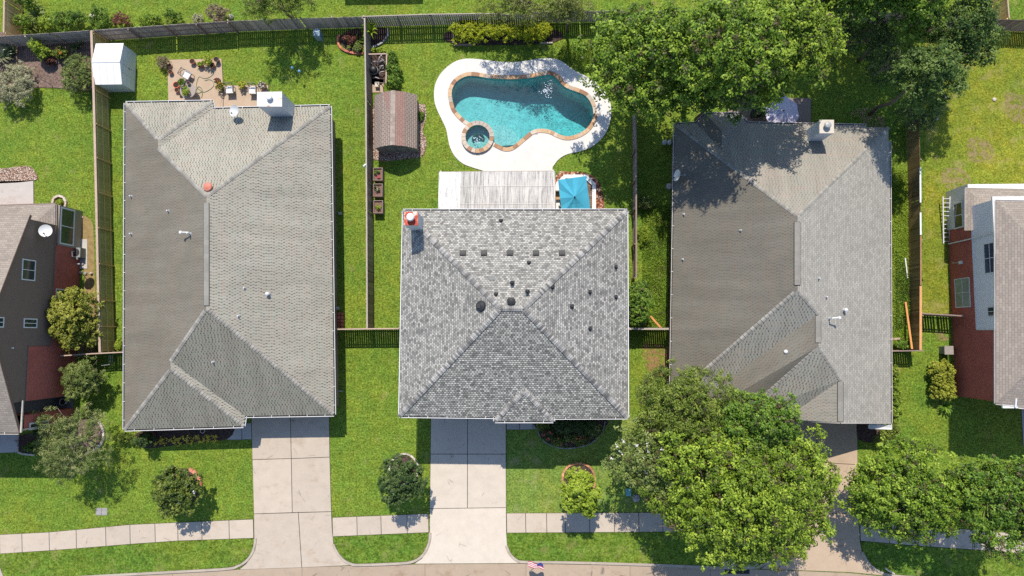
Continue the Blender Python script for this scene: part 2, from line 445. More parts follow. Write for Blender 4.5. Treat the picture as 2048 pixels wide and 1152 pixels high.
W_GREY = m_wood('weathered_grey_wood', (.24, .205, .175), (.38, .325, .28), (.50, .44, .38))
W_DARK = m_wood('dark_brown_wood', (.17, .135, .105), (.27, .215, .17), (.37, .305, .245))
W_CAP = m_wood('pinkish_cap_wood', (.30, .215, .165), (.43, .32, .25), (.52, .41, .33))
W_NEW = m_wood('fresh_orange_wood', (.42, .20, .085), (.56, .29, .13), (.66, .38, .19))
W_OLIVE = m_wood('mossy_green_wood', (.30, .26, .09), (.42, .37, .14), (.52, .46, .20))
W_TAN = m_wood('tan_cedar_wood', (.52, .34, .14), (.64, .44, .20), (.70, .52, .27))
W_PLANT = m_wood('faded_mauve_wood', (.17, .12, .105), (.26, .19, .165), (.34, .26, .23))
W_DECK = m_wood('brown_deck_wood', (.10, .07, .05), (.17, .12, .09), (.25, .18, .14))
BARK = plain('tree_bark', (.16, .125, .095), .95, .1, var=.35, scale=6, bump=.5)
BARK_P = plain('pale_bark', (.30, .25, .20), .95, .1, var=.3, scale=6, bump=.4)
def m_brick(name, c1, c2, mortar):
    k = NT(name, .9, .15)
    uv = k.uv()
    a, f = k.brick(uv, c1, c2, mortar, .21, .075, .009)
    a = k.gain(a, k.rng(k.noise(1.1, 4, .6), .75, 1.25)); a = k.gain(a, k.rng(k.noise(14, 3, .6), .85, 1.15))
    k.color(a); k.bump(k.math('SUBTRACT', 1.0, f), .4, .01); return k.m
BRICK = m_brick('red_wall_brick', (.47, .10, .068), (.36, .072, .052), (.32, .19, .155))
BRICK_T = m_brick('tan_wall_brick', (.33, .22, .16), (.26, .17, .12), (.33, .29, .25))
def m_siding(name, c, row=.2):
    k = NT(name, .6, .3)
    uv = k.uv(); n = k.t.nodes.new('ShaderNodeSeparateXYZ'); k.put(n.inputs[0], uv)
    fr = k.math('FRACT', k.math('DIVIDE', n.outputs[1], row))
    ln = k.ramp(fr, [(.0, .62), (.08, 1.0), (1.0, 1.0)])
    col = k.gain(k.gain(c, ln), k.rng(k.noise(2, 4, .6), .92, 1.08))
    k.color(col); k.bump(fr, .5, .012); return k.m
SID_DARK = m_siding('dark_brown_siding', (.18, .13, .108))
SID_WHITE = m_siding('white_lap_siding', (.72, .72, .72))
SID_BLUE = m_siding('pale_grey_siding', (.52, .54, .56), .25)
SID_SHED = m_siding('shed_metal_wall', (.62, .65, .68), .55)
STUCCO = plain('grey_white_siding', (.62, .62, .61), .7, .3, var=.05, scale=3)
MULCH_N = NT('dark_mulch', .95, .1)
_v = MULCH_N.voro(11); _n = MULCH_N.noise(9, 5, .75)
MULCH_N.color(MULCH_N.ramp(_n, [(.3, (.025, .017, .014)), (.52, (.075, .05, .042)), (.72, (.17, .125, .105))])); MULCH_N.bump(_n, 1, .05)
MULCH = MULCH_N.m
_k = NT('pinkish_mulch', .95, .1); _n = _k.noise(8, 5, .8)
_k.color(_k.ramp(_n, [(.32, (.06, .042, .036)), (.5, (.17, .12, .10)), (.66, (.30, .22, .185))])); _k.bump(_n, 1, .05); MULCH_P = _k.m
def m_gravel(name, cols, scale=7):
    k = NT(name, .85, .2)
    cell = k.voro(scale, out=1); n = k.t.nodes.new('ShaderNodeSeparateColor'); k.put(n.inputs[0], cell)
    d = k.voro(scale, out=0)
    c = k.ramp(n.outputs[0], [(.0, cols[0]), (.4, cols[1]), (.75, cols[2]), (1, cols[3])], 'LINEAR')
    c = k.gain(c, k.ramp(d, [(.3, 1.0), (.62, .3)]))
    k.color(c); k.bump(k.math('SUBTRACT', 1.0, d), 1, .08); return k.m
GRAVEL = m_gravel('tan_gravel', [(.40, .24, .17), (.52, .36, .27), (.60, .47, .38), (.64, .56, .49)], 9)
GRAVEL_R = m_gravel('red_gravel', [(.35, .09, .05), (.48, .19, .10), (.60, .38, .27), (.68, .60, .52)], 7)
DIRT = plain('bare_dirt', (.30, .18, .095), .95, .1, var=.3, scale=4, bump=.6)
def m_patch(name, col):
    k = NT(name, .95, .1)
    f = k.noise(4, 5, .7); k.color(k.gain(col, k.rng(f, .55, 1.45)))
    al = k.ramp(k.noise(2.6, 5, .75, k.mapping(k.P, (1, 1, 1), (3, 17, 0))), [(.44, 0.0), (.56, .85)])
    k.put(k.b.inputs['Alpha'], al); k.bump(f, .8, .03); return k.m
DIRT_A = m_patch('thin_bare_dirt', (.33, .19, .10))
SAND_A = m_patch('thin_dry_patch', (.27, .215, .10))
SAND = plain('patchy_dirt', (.26, .19, .085), .95, .1, var=.35, scale=3, bump=.6)
TERRA = plain('terracotta', (.36, .15, .095), .8, .25, var=.15, scale=9, tone=.35)
CORAL = plain('coral_plastic', (.62, .15, .085), .5, .4, var=.05, scale=5)
BRICKRED = plain('red_edging_brick', (.45, .155, .11), .85, .2, var=.2, scale=5, tone=.3)
BRICKTAN = plain('tan_edging_brick', (.47, .24, .125), .85, .2, var=.2, scale=5, tone=.35)
STONE_W = plain('pale_edging_stone', (.48, .42, .365), .85, .2, var=.15, scale=5, tone=.2)
STONE_G = plain('grey_stone', (.28, .27, .265), .9, .2, var=.2, scale=5, tone=.25)
SOIL = plain('potting_soil', (.045, .032, .025), .95, .1, var=.3, scale=20)
SOIL_M = plain('planter_soil', (.19, .115, .095), .95, .1, var=.35, scale=10, bump=.5)
HOSE = plain('green_hose_rubber', (.055, .17, .09), .5, .4, var=.1)
BLUEG = plain('blue_glass', (.13, .30, .52), .12, .6, var=.5, scale=9)
BOXBLUE = plain('blue_grey_metal', (.22, .32, .40), .5, .4, var=.08, scale=4)
TEALP = plain('teal_plastic', (.16, .38, .40), .5, .4, var=.08, scale=4)
ORANGE = plain('orange_board_wood', (.58, .27, .10), .8, .2, var=.12, scale=6)
CUSH = plain('white_cushion', (.62, .61, .60), .9, .1, var=.1, scale=9)
CANE = plain('brown_metal_frame', (.13, .105, .09), .5, .4, var=.1)
GLASST = plain('grey_tabletop', (.33, .28, .25), .25, .5, var=.12, scale=5)
FLAGRED = plain('flag_red', (.50, .04, .05), .8, .2, var=.08)
FLAGBLUE = plain('flag_blue', (.045, .06, .22), .8, .2, var=.08)
FLAGW = plain('flag_white', (.76, .75, .75), .8, .2, var=.05)
LAV = plain('pale_lavender_canvas', (.50, .48, .60), .9, .1, var=.05, scale=4)
def m_teal():
    k = NT('teal_canvas', .8, .2)
    k.color(k.gain((.05, .29, .41), k.math('MULTIPLY', k.rng(k.attr(), .6, 1.4), k.rng(k.noise(2.5, 3), .9, 1.1))))
    return k.m
TEAL = m_teal()
def m_coping():
    k = NT('coping_flagstone', .8, .25)
    f = k.math('MULTIPLY', k.rng(k.noise(5, 5, .7), .6, 1.4), 1.0)
    c = k.ramp(k.attr(), [(0, (.24, .13, .085)), (.3, (.42, .25, .14)), (.6, (.52, .36, .22)), (.85, (.40, .34, .29)), (1, (.55, .46, .36))])
    k.color(k.gain(c, f)); k.bump(k.noise(9, 4), .4, .02); return k.m
COPING = m_coping()
PLASTER = NT('pool_plaster', .7, .2)
PLASTER.color(PLASTER.gain((.40, .45, .445), PLASTER.rng(PLASTER.noise(3, 5, .7), .88, 1.1))); PLASTER = PLASTER.m
TILE = plain('spa_tile', (.30, .36, .37), .3, .5, var=.3, scale=14)
def m_water(name, tint, rip, cell, chop=.05, calm=.30, depth=.42):
    k = NT(name); t = k.t; t.nodes.remove(k.b)
    sx = t.nodes.new('ShaderNodeSeparateXYZ'); k.put(sx.inputs[0], k.P)
    # calm at the shallow left end, choppy at the right
    agit = k.rng(k.math('ADD', k.math('MULTIPLY', sx.outputs[0], .09), .62), calm, 1.0)
    r = k.noise(cell, 2, .5, k.mapping(k.P, (1, 1.5, 1)), dist=1.4)
    r2 = k.noise(cell * .4, 3, .6, dist=.8)
    ridge = k.math('SUBTRACT', 1.0, k.math('MULTIPLY', k.math('ABSOLUTE', k.math('SUBTRACT', r, .5)), 5.0))
    f = k.math('ADD', 1.0, k.math('MULTIPLY', k.math('ADD', k.math('MULTIPLY', k.math('SUBTRACT', ridge, .55), rip), k.math('MULTIPLY', k.math('SUBTRACT', r2, .5), rip)), agit))
    tc = k.mix(1.0, tint, f, 'MULTIPLY')  # caustic-like light of the ripples put into the water tint
    tr = t.nodes.new('ShaderNodeBsdfTransparent'); k.put(tr.inputs[0], tc)
    gl = t.nodes.new('ShaderNodeBsdfGlossy'); gl.inputs['Roughness'].default_value = .22
    bu = t.nodes.new('ShaderNodeBump'); bu.inputs['Strength'].default_value = chop; bu.inputs['Distance'].default_value = .05
    k.put(bu.inputs['Height'], k.math('ADD', r, r2)); t.links.new(bu.outputs[0], gl.inputs['Normal'])
    fr = t.nodes.new('ShaderNodeFresnel'); fr.inputs[0].default_value = 1.33; t.links.new(bu.outputs[0], fr.inputs['Normal'])
    mx = t.nodes.new('ShaderNodeMixShader'); t.links.new(fr.outputs[0], mx.inputs[0])
    t.links.new(tr.outputs[0], mx.inputs[1]); t.links.new(gl.outputs[0], mx.inputs[2])
    t.links.new(mx.outputs[0], t.nodes['Material Output'].inputs[0])
    if depth:
        va = t.nodes.new('ShaderNodeVolumeAbsorption'); va.inputs['Color'].default_value = (.42, .90, .925, 1); va.inputs['Density'].default_value = depth
        t.links.new(va.outputs[0], t.nodes['Material Output'].inputs['Volume'])
    return k.m
WATER = m_water('pool_water', (.60, .90, .93), .75, 3.6)
WATER_S = m_water('spa_water', (.55, .88, .90), .40, 5.0, calm=.8, depth=0)
def m_glass_t(name, c, a):
    k = NT(name, .15, .5); k.color(c); k.b.inputs['Alpha'].default_value = a; return k.m
def m_panel(name, c, alpha):
    k = NT(name, .5, .4)
    st = k.noise(2.2, 5, .75, k.mapping(k.P, (5.5, .30, 1))); bl = k.noise(.7, 4, .6)
    c2 = k.gain(c, k.ramp(st, [(.36, .42), (.5, 1.0), (.7, 1.25)])); c2 = k.gain(c2, k.rng(k.attr(), .86, 1.14)); c2 = k.gain(c2, k.rng(bl, .75, 1.25))
    k.color(c2); k.b.inputs['Alpha'].default_value = alpha
    return k.m
PANEL = m_panel('weathered_corrugated_plastic', (.50, .485, .465), .95)
PANEL_W = m_panel('white_corrugated_plastic', (.72, .71, .70), .95)

def m_leaf(name, cols, trans=.18, gloss=.22, twig=False):
    k = NT(name, .5, gloss)
    c = k.ramp(k.attr(), ([(0, (.11, .08, .045)), (.10, (.09, .075, .03))] if twig else []) + [(.16 if twig else 0, cols[0]), (.5, cols[1]), (.95, cols[2])])
    k.color(c)
    tr = k.t.nodes.new('ShaderNodeBsdfTranslucent'); k.put(tr.inputs[0], k.mix(1, c, (1.15, 1.1, .5), 'MULTIPLY'))
    mx = k.t.nodes.new('ShaderNodeMixShader'); mx.inputs[0].default_value = trans
    k.t.links.new(k.b.outputs[0], mx.inputs[1]); k.t.links.new(tr.outputs[0], mx.inputs[2])
    k.t.links.new(mx.outputs[0], k.t.nodes['Material Output'].inputs[0])
    return k.m
L_OAK = m_leaf('oak_leaf', [(.05,.095,.009),(.152,.238,.018),(.36,.47,.055)], twig=True)
L_BRIGHT = m_leaf('bright_leaf', [(.038,.085,.009),(.12,.215,.016),(.31,.42,.05)], twig=True)
L_BLUE = m_leaf('blue_green_leaf', [(.028,.065,.014),(.075,.138,.026),(.19,.26,.06)])
L_OLIVE = m_leaf('olive_leaf', [(.042,.078,.010),(.115,.17,.020),(.27,.33,.06)], twig=True)
L_WILLOW = m_leaf('willow_leaf', [(.075,.105,.018),(.16,.195,.04),(.29,.31,.10)])
L_GREEN = m_leaf('green_leaf', [(.032,.08,.009),(.095,.185,.018),(.23,.34,.045)], twig=True)
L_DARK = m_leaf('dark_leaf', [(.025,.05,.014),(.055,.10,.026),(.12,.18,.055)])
L_MAG = m_leaf('magnolia_leaf', [(.025,.05,.007),(.085,.13,.016),(.27,.31,.06)], .2, .3)
L_SILVER = m_leaf('silver_leaf', [(.18,.185,.10),(.32,.325,.19),(.48,.47,.31)])
L_SAGE = m_leaf('sage_leaf', [(.055,.09,.018),(.14,.195,.042),(.30,.35,.11)], twig=True)
L_LIME = m_leaf('lime_leaf', [(.13, .20, .015), (.24, .34, .025), (.36, .44, .06)])
L_YELL = m_leaf('yellow_leaf', [(.15,.21,.01),(.34,.39,.016),(.54,.57,.04)])
L_RED = m_leaf('reddish_leaf', [(.09, .028, .022), (.16, .06, .04), (.26, .13, .08)])
L_DRY = m_leaf('dry_twig', [(.13, .09, .06), (.22, .17, .11), (.33, .26, .18)])
L_WHITE = m_leaf('white_petal', [(.55, .53, .50), (.72, .70, .68), (.80, .79, .77)])
L_PINK = m_leaf('pink_petal', [(.45, .04, .06), (.62, .09, .12), (.70, .25, .22)])
L_ORANGE = m_leaf('orange_petal', [(.55, .12, .02), (.68, .24, .03), (.70, .38, .05)])
L_GOLD = m_leaf('yellow_petal', [(.50, .36, .03), (.70, .55, .06), (.80, .68, .14)])
# ------------------------------------------------------------------ foliage
def unit(a): return a / np.maximum(np.linalg.norm(a, axis=-1, keepdims=True), 1e-6)
def leaf_quads(C, N, L, W):
    n = len(C)
    T = unit(np.cross(N, unit(RNG.normal(size=(n, 3)))))
    B = np.cross(N, T)
    L = (L * LEAFK * RNG.uniform(.65, 1.3, n))[:, None]; W = (W * LEAFK * RNG.uniform(.7, 1.25, n))[:, None]
    V = np.empty((n, 4, 3))
    V[:, 0] = C - T * L * .5; V[:, 1] = C + B * W * .5 + N * W * .12
    V[:, 2] = C + T * L * .5 - N * L * .10; V[:, 3] = C - B * W * .5 + N * W * .12
    return V
LEAFK = .82
def crown_leaves(lobes, rc, per, leaf, dens=1.0, flat=.75, aspect=.6, low=-.35, upn=.65):
    """boughs on the outer shell of a set of ellipsoid lobes, each bough a cluster of dome-shaped leaf sprays"""
    lobes = np.array(lobes, float); C = []; D = []
    for l in lobes:
        area = 4 * math.pi * (l[3] * l[4] * l[5]) ** (2/3)
        n = max(4, int(dens * area / (rc * rc * 2.6)))
        d = unit(RNG.normal(size=(n * 3, 3))); d = d[d[:, 2] > low][:n]
        ph = RNG.uniform(0, 6.28, 3); az = np.arctan2(d[:, 1], d[:, 0])
        ml = 1 + .13 * np.sin(2 * az + ph[0]) + .12 * np.sin(5 * az + ph[1])
        rr = RNG.uniform(.60, 1.02, len(d)) * ml
        C.append(l[:3] + d * l[3:6] * rr[:, None]); D.append(d)
    C = np.concatenate(C); D = np.concatenate(D)
    keep = np.ones(len(C), bool)
    for l in lobes:
        q = np.linalg.norm((C - l[:3]) / l[3:6], axis=1); keep &= q > .48
    C, D = C[keep], D[keep]; k = len(C)
    rb = rc * RNG.uniform(.55, 1.35, k)
    nf = np.maximum(2, (5.5 * (rb / rc) ** 2).astype(int))
    fi = np.repeat(np.arange(k), nf); m = len(fi)
    o = unit(RNG.normal(size=(m, 3)) + D[fi] * .5 + np.array([0, 0, .35])); o[:, 2] *= flat
    F = C[fi] + o * (rb[fi] * RNG.uniform(.45, 1.0, m))[:, None]
    rf = rc * .42 * RNG.uniform(.7, 1.3, m)
    nl = np.maximum(4, (per * 1.45 / 5.5 * RNG.uniform(.7, 1.3, m)).astype(int))
    idx = np.repeat(np.arange(m), nl); q = len(idx)
    off = unit(RNG.normal(size=(q, 3)) + np.array([0, 0, .45])); off[:, 2] *= .8
    pts = F[idx] + off * (rf[idx] * RNG.uniform(.35, 1.05, q))[:, None]
    N = unit(off * .62 + o[idx] * .25 + np.array([0, 0, upn]) + RNG.normal(size=(q, 3)) * .30)
    tone = np.clip(RNG.normal(.50, .13, k)[fi][idx] + RNG.normal(0, .17, m)[idx] + RNG.normal(0, .13, q), 0, 1)
    return pts, N, tone
def limb(mb, p, q, r0, r1, n=5, wob=.12):
    p, q = Vector(p), Vector(q); d = (q - p).length; pts = []
    for i in range(n):
        t = i / (n - 1); v = p.lerp(q, t)
        if 0 < i < n - 1: v += Vector((random.uniform(-1, 1), random.uniform(-1, 1), random.uniform(-.3, .5))) * d * wob
        pts.append(v)
    mb.tube(pts, [r0 + (r1 - r0) * i / (n - 1) for i in range(n)], 7)
    return pts
def tree(px, py, rx, ry, zm, rz, label, leafmat, name='shade_tree', group=None, cat='tree', leaf=.2, rc=None, per=75,
         lobes=8, dens=1.0, tr=.16, basepx=None, bark=None, shift=(0, 0), blossom=None, nbl=60, bare=0, spread=.55, aspect=.6, upn=.7):
    c = P(px, py, zm); s = (CAMH - zm) / FPX
    RX, RY = rx * s, ry * s
    base = Vector((c.x + shift[0], c.y + shift[1], 0)) if basepx is None else P(*basepx, 0)
    root = thing(name, label, cat, base, group)
    L = [(c.x, c.y, zm, RX * .74, RY * .74, rz * .85)]
    a0 = random.uniform(0, 6.28)
    for i in range(lobes):
        a = a0 + 6.283 * i / lobes + random.uniform(-.25, .25)
        rr = spread * random.uniform(.85, 1.15); k = random.uniform(.36, .52)
        L.append((c.x + math.cos(a) * RX * rr, c.y + math.sin(a) * RY * rr, zm + random.uniform(-.45, .3) * rz, RX * k, RY * k, rz * random.uniform(.45, .7)))
    for i in range(max(1, lobes // 3)):
        a = random.uniform(0, 6.28); L.append((c.x + math.cos(a) * RX * .25, c.y + math.sin(a) * RY * .25, zm + rz * .5, RX * .36, RY * .36, rz * .5))
    if rc is None: rc = .16 * (RX + RY) / 2
    pts, N, tone = crown_leaves(L, rc, per, leaf, dens, upn=upn)
    quads('crown', leaf_quads(pts, N, leaf, leaf * aspect), tone, leafmat, root)
    mb = MB(); top = Vector((c.x, c.y, zm - rz * .35))
    limb(mb, base, top, tr, tr * .65, 6, .03)
    for l in L[1:]:
        e = Vector(l[:3]); st = base.lerp(top, random.uniform(.55, 1.0))
        pp = limb(mb, st, e, tr * .5, tr * .14)
        for j in range(2):
            limb(mb, pp[2 + j], e + Vector((random.uniform(-1, 1) * l[3], random.uniform(-1, 1) * l[4], random.uniform(0, .8) * l[5])), tr * .18, .012, 4)
    for j in range(bare):
        l = random.choice(L); e = Vector(l[:3])
        limb(mb, top, e + Vector((random.uniform(-1, 1) * l[3], random.uniform(-1, 1) * l[4], l[5] * .95)), tr * .3, .012, 5)
    mb.build('trunk', bark or BARK, root, smooth=True)
    if blossom:
        sel = RNG.integers(0, len(pts), nbl * 3); q = pts[sel]; q = q[np.argsort(-q[:, 2])][:nbl]
        qq = np.repeat(q, 5, 0) + RNG.normal(0, .07, (nbl * 5, 3)) + np.array([0, 0, .08])
        nn = unit(RNG.normal(size=(nbl * 5, 3)) * .5 + np.array([0, 0, 1]))
        quads('blossom', leaf_quads(qq, nn, .17, .13), RNG.uniform(0, 1, nbl * 5), blossom, root)
    return root
def shrub(px, py, rx, ry, h, label, leafmat, name='garden_shrub', cat='shrub', group=None, leaf=.11, rc=None, per=45, lobes=4, dens=1.0,
          z0=0.0, flower=None, nfl=20, fsize=.1, aspect=.6, ground=False, upn=.5, stems=True):
    zm = z0 + h * .55
    c = P(px, py, z0 if ground else zm); s = (CAMH - zm) / FPX; RX, RY = rx * s, ry * s
    root = thing(name, label, cat, (c.x, c.y, z0), group)
    L = [(c.x, c.y, zm, RX * .75, RY * .75, h * .45)]
    for i in range(lobes):
        a = 6.283 * i / max(1, lobes) + random.uniform(-.4, .4)
        L.append((c.x + math.cos(a) * RX * .5, c.y + math.sin(a) * RY * .5, zm + random.uniform(-.15, .15) * h, RX * .48, RY * .48, h * .36))
    if rc is None: rc = max(.09, .24 * (RX + RY) / 2)
    pts, N, tone = crown_leaves(L, rc, per, leaf, dens * 1.2, upn=upn)
    pts[:, 2] = np.maximum(pts[:, 2], z0 + .03)
    quads('foliage', leaf_quads(pts, N, leaf, leaf * aspect), tone, leafmat, root)
    if stems:
        mb = MB()
        for i in range(5):
            l = L[i % len(L)]; limb(mb, (c.x + random.uniform(-.08, .08), c.y + random.uniform(-.08, .08), z0), (l[0], l[1], l[2]), .025, .008, 4)
        mb.build('stem', BARK, root)
    if flower:
        sel = RNG.integers(0, len(pts), nfl * 3); q = pts[sel]; q = q[np.argsort(-q[:, 2])][:nfl]
        k = 5; qq = np.repeat(q, k, 0) + RNG.normal(0, fsize * .35, (len(q) * k, 3)) + np.array([0, 0, .05])
        nn = unit(RNG.normal(size=qq.shape) * .5 + np.array([0, 0, 1]))
        quads('blossom', leaf_quads(qq, nn, fsize, fsize * .8), RNG.uniform(0, 1, len(qq)), flower, root)
    return root
def blades(px, py, r, h, n, label, leafmat, name='spiky_plant', cat='plant', group=None, width=.06, z0=0.0, droop=.5, stemh=0.0, segs=3):
    """a rosette of arching strap leaves (palms, grasses, agapanthus)"""
    c = P(px, py, z0 + h * .6); root = thing(name, label, cat, (c.x, c.y, z0), group); V = []; T = []
    for i in range(n):
        a = random.uniform(0, 6.283); Lh = r * random.uniform(.7, 1.15); hh = h * random.uniform(.7, 1.2); w_ = width * random.uniform(.7, 1.3)
        d = np.array([math.cos(a), math.sin(a), 0]); sd_ = np.array([-d[1], d[0], 0]); prev = None; t0 = random.uniform(.2, .9)
        for k in range(segs + 1):
            t = k / segs
            p = np.array([c.x, c.y, z0 + stemh]) + d * (Lh * t) + np.array([0, 0, hh * (math.sin(t * math.pi * (.5 + droop * .4)))])
            wk = w_ * (1 - t) ** .6 * (.5 + .5 * min(1, t * 4)) + .004
            cur = (p - sd_ * wk, p + sd_ * wk)
            if prev is not None: V.append([prev[0], prev[1], cur[1], cur[0]]); T.append(min(1, max(0, t0 + random.uniform(-.1, .1))))
            prev = cur
    quads('frond', np.array(V), T, leafmat, root)
    if stemh > .05:
        mb = MB(); mb.tube([(c.x, c.y, z0), (c.x, c.y, z0 + stemh)], [.07, .05], 7); mb.build('stem', BARK, root)
    return root
def ground_leaves(name, poly, n, h, leaf, leafmat, label, cat, group=None, upn=.5, z0=0.0):
    """uncountable low cover spread over a ground polygon: ONE stuff object"""
    xs = [p[0] for p in poly]; ys = [p[1] for p in poly]; pts = []
    pv = [Vector((p[0], p[1])) for p in poly]
    while len(pts) < n:
        x, y = random.uniform(min(xs), max(xs)), random.uniform(min(ys), max(ys))
        ins = False; j = len(pv) - 1
        for i in range(len(pv)):
            if ((pv[i].y > y) != (pv[j].y > y)) and x < (pv[j].x - pv[i].x) * (y - pv[i].y) / (pv[j].y - pv[i].y) + pv[i].x: ins = not ins
            j = i
        if ins: pts.append((x, y))
    pts = np.array(pts); hz = np.array([.5 + .5 * math.sin(x * 2.1 + 1.3 * math.sin(y * 1.7)) * math.cos(y * 1.9) for x, y in pts])
    C = np.column_stack([pts, z0 + h * RNG.uniform(.2, 1, n) * (.35 + .65 * hz)])
    N = unit(RNG.normal(size=(n, 3)) * .6 + np.array([0, 0, upn]))
    o = quads(name, leaf_quads(C, N, leaf, leaf * .35), np.clip(hz * .5 + RNG.normal(.25, .2, n), 0, 1), leafmat, None)
    return tag(o, label, cat, group, 'stuff')

# ------------------------------------------------------------------ fences
def fence(name, label, top_px, h, side, board, rail=None, cap=None, gap=.004, bw=.14, post=2.4, group='board fences between the yards', nrail=3,
          lean=0.0, postmat=None, jitter=.02, base_px=False, capw=.13, tonesd=.22):
    """side = +1 / -1: rails and posts on the left / right of the running direction"""
    pts = [P(x, y, 0 if base_px else h) for x, y in top_px]; pts = [Vector((p.x, p.y, 0)) for p in pts]
    root = thing(name, label, 'fence', pts[0], group)
    pk, rl, cp = MB(), [MB() for _ in range(nrail)], MB(); posts = []
    for a, b in zip(pts[:-1], pts[1:]):
        d = b - a; L = d.length; d.normalize(); nrm = Vector((-d.y, d.x, 0)) * side
        n = int(L / (bw + gap))
        for i in range(n):
            c = a + d * ((i + .5) * (bw + gap)); hh = h + random.uniform(-jitter, jitter)
            t = min(1, max(0, random.gauss(.5, tonesd))); le = nrm * lean
            pk.frame(c + Vector((0, 0, hh / 2 + .03)) + le * 0, d * (bw / 2 * random.uniform(.98, 1.0)), nrm * .009, Vector((0, 0, hh / 2)), t)
        for k in range(nrail):
            z = h * (.14 + .74 * k / max(1, nrail - 1))
            rl[k].bar(a + nrm * .031 + Vector((0, 0, z)), b + nrm * .031 + Vector((0, 0, z)), .038, .085, tone=random.uniform(.4, .7))
        m = max(1, int(round(L / post)))
        for i in range(m + 1): posts.append((a + d * (L * i / m) + nrm * .098, d, nrm))
        if cap: cp.bar(a + nrm * .03 + Vector((0, 0, h + .065)), b + nrm * .03 + Vector((0, 0, h + .065)), capw, .035, tone=.5)
    pk.build('board_panel', board, root)
    for r_ in rl: r_.build('rail', rail or board, root)
    for p, d, nrm in posts:
        mb = MB(); mb.frame(p + Vector((0, 0, h * .5)), d * .045, nrm * .045, Vector((0, 0, h * .5)), random.uniform(.4, .7)); mb.build('post', postmat or rail or board, root)
    if cap: cp.build('cap_board', cap, root)
    return root

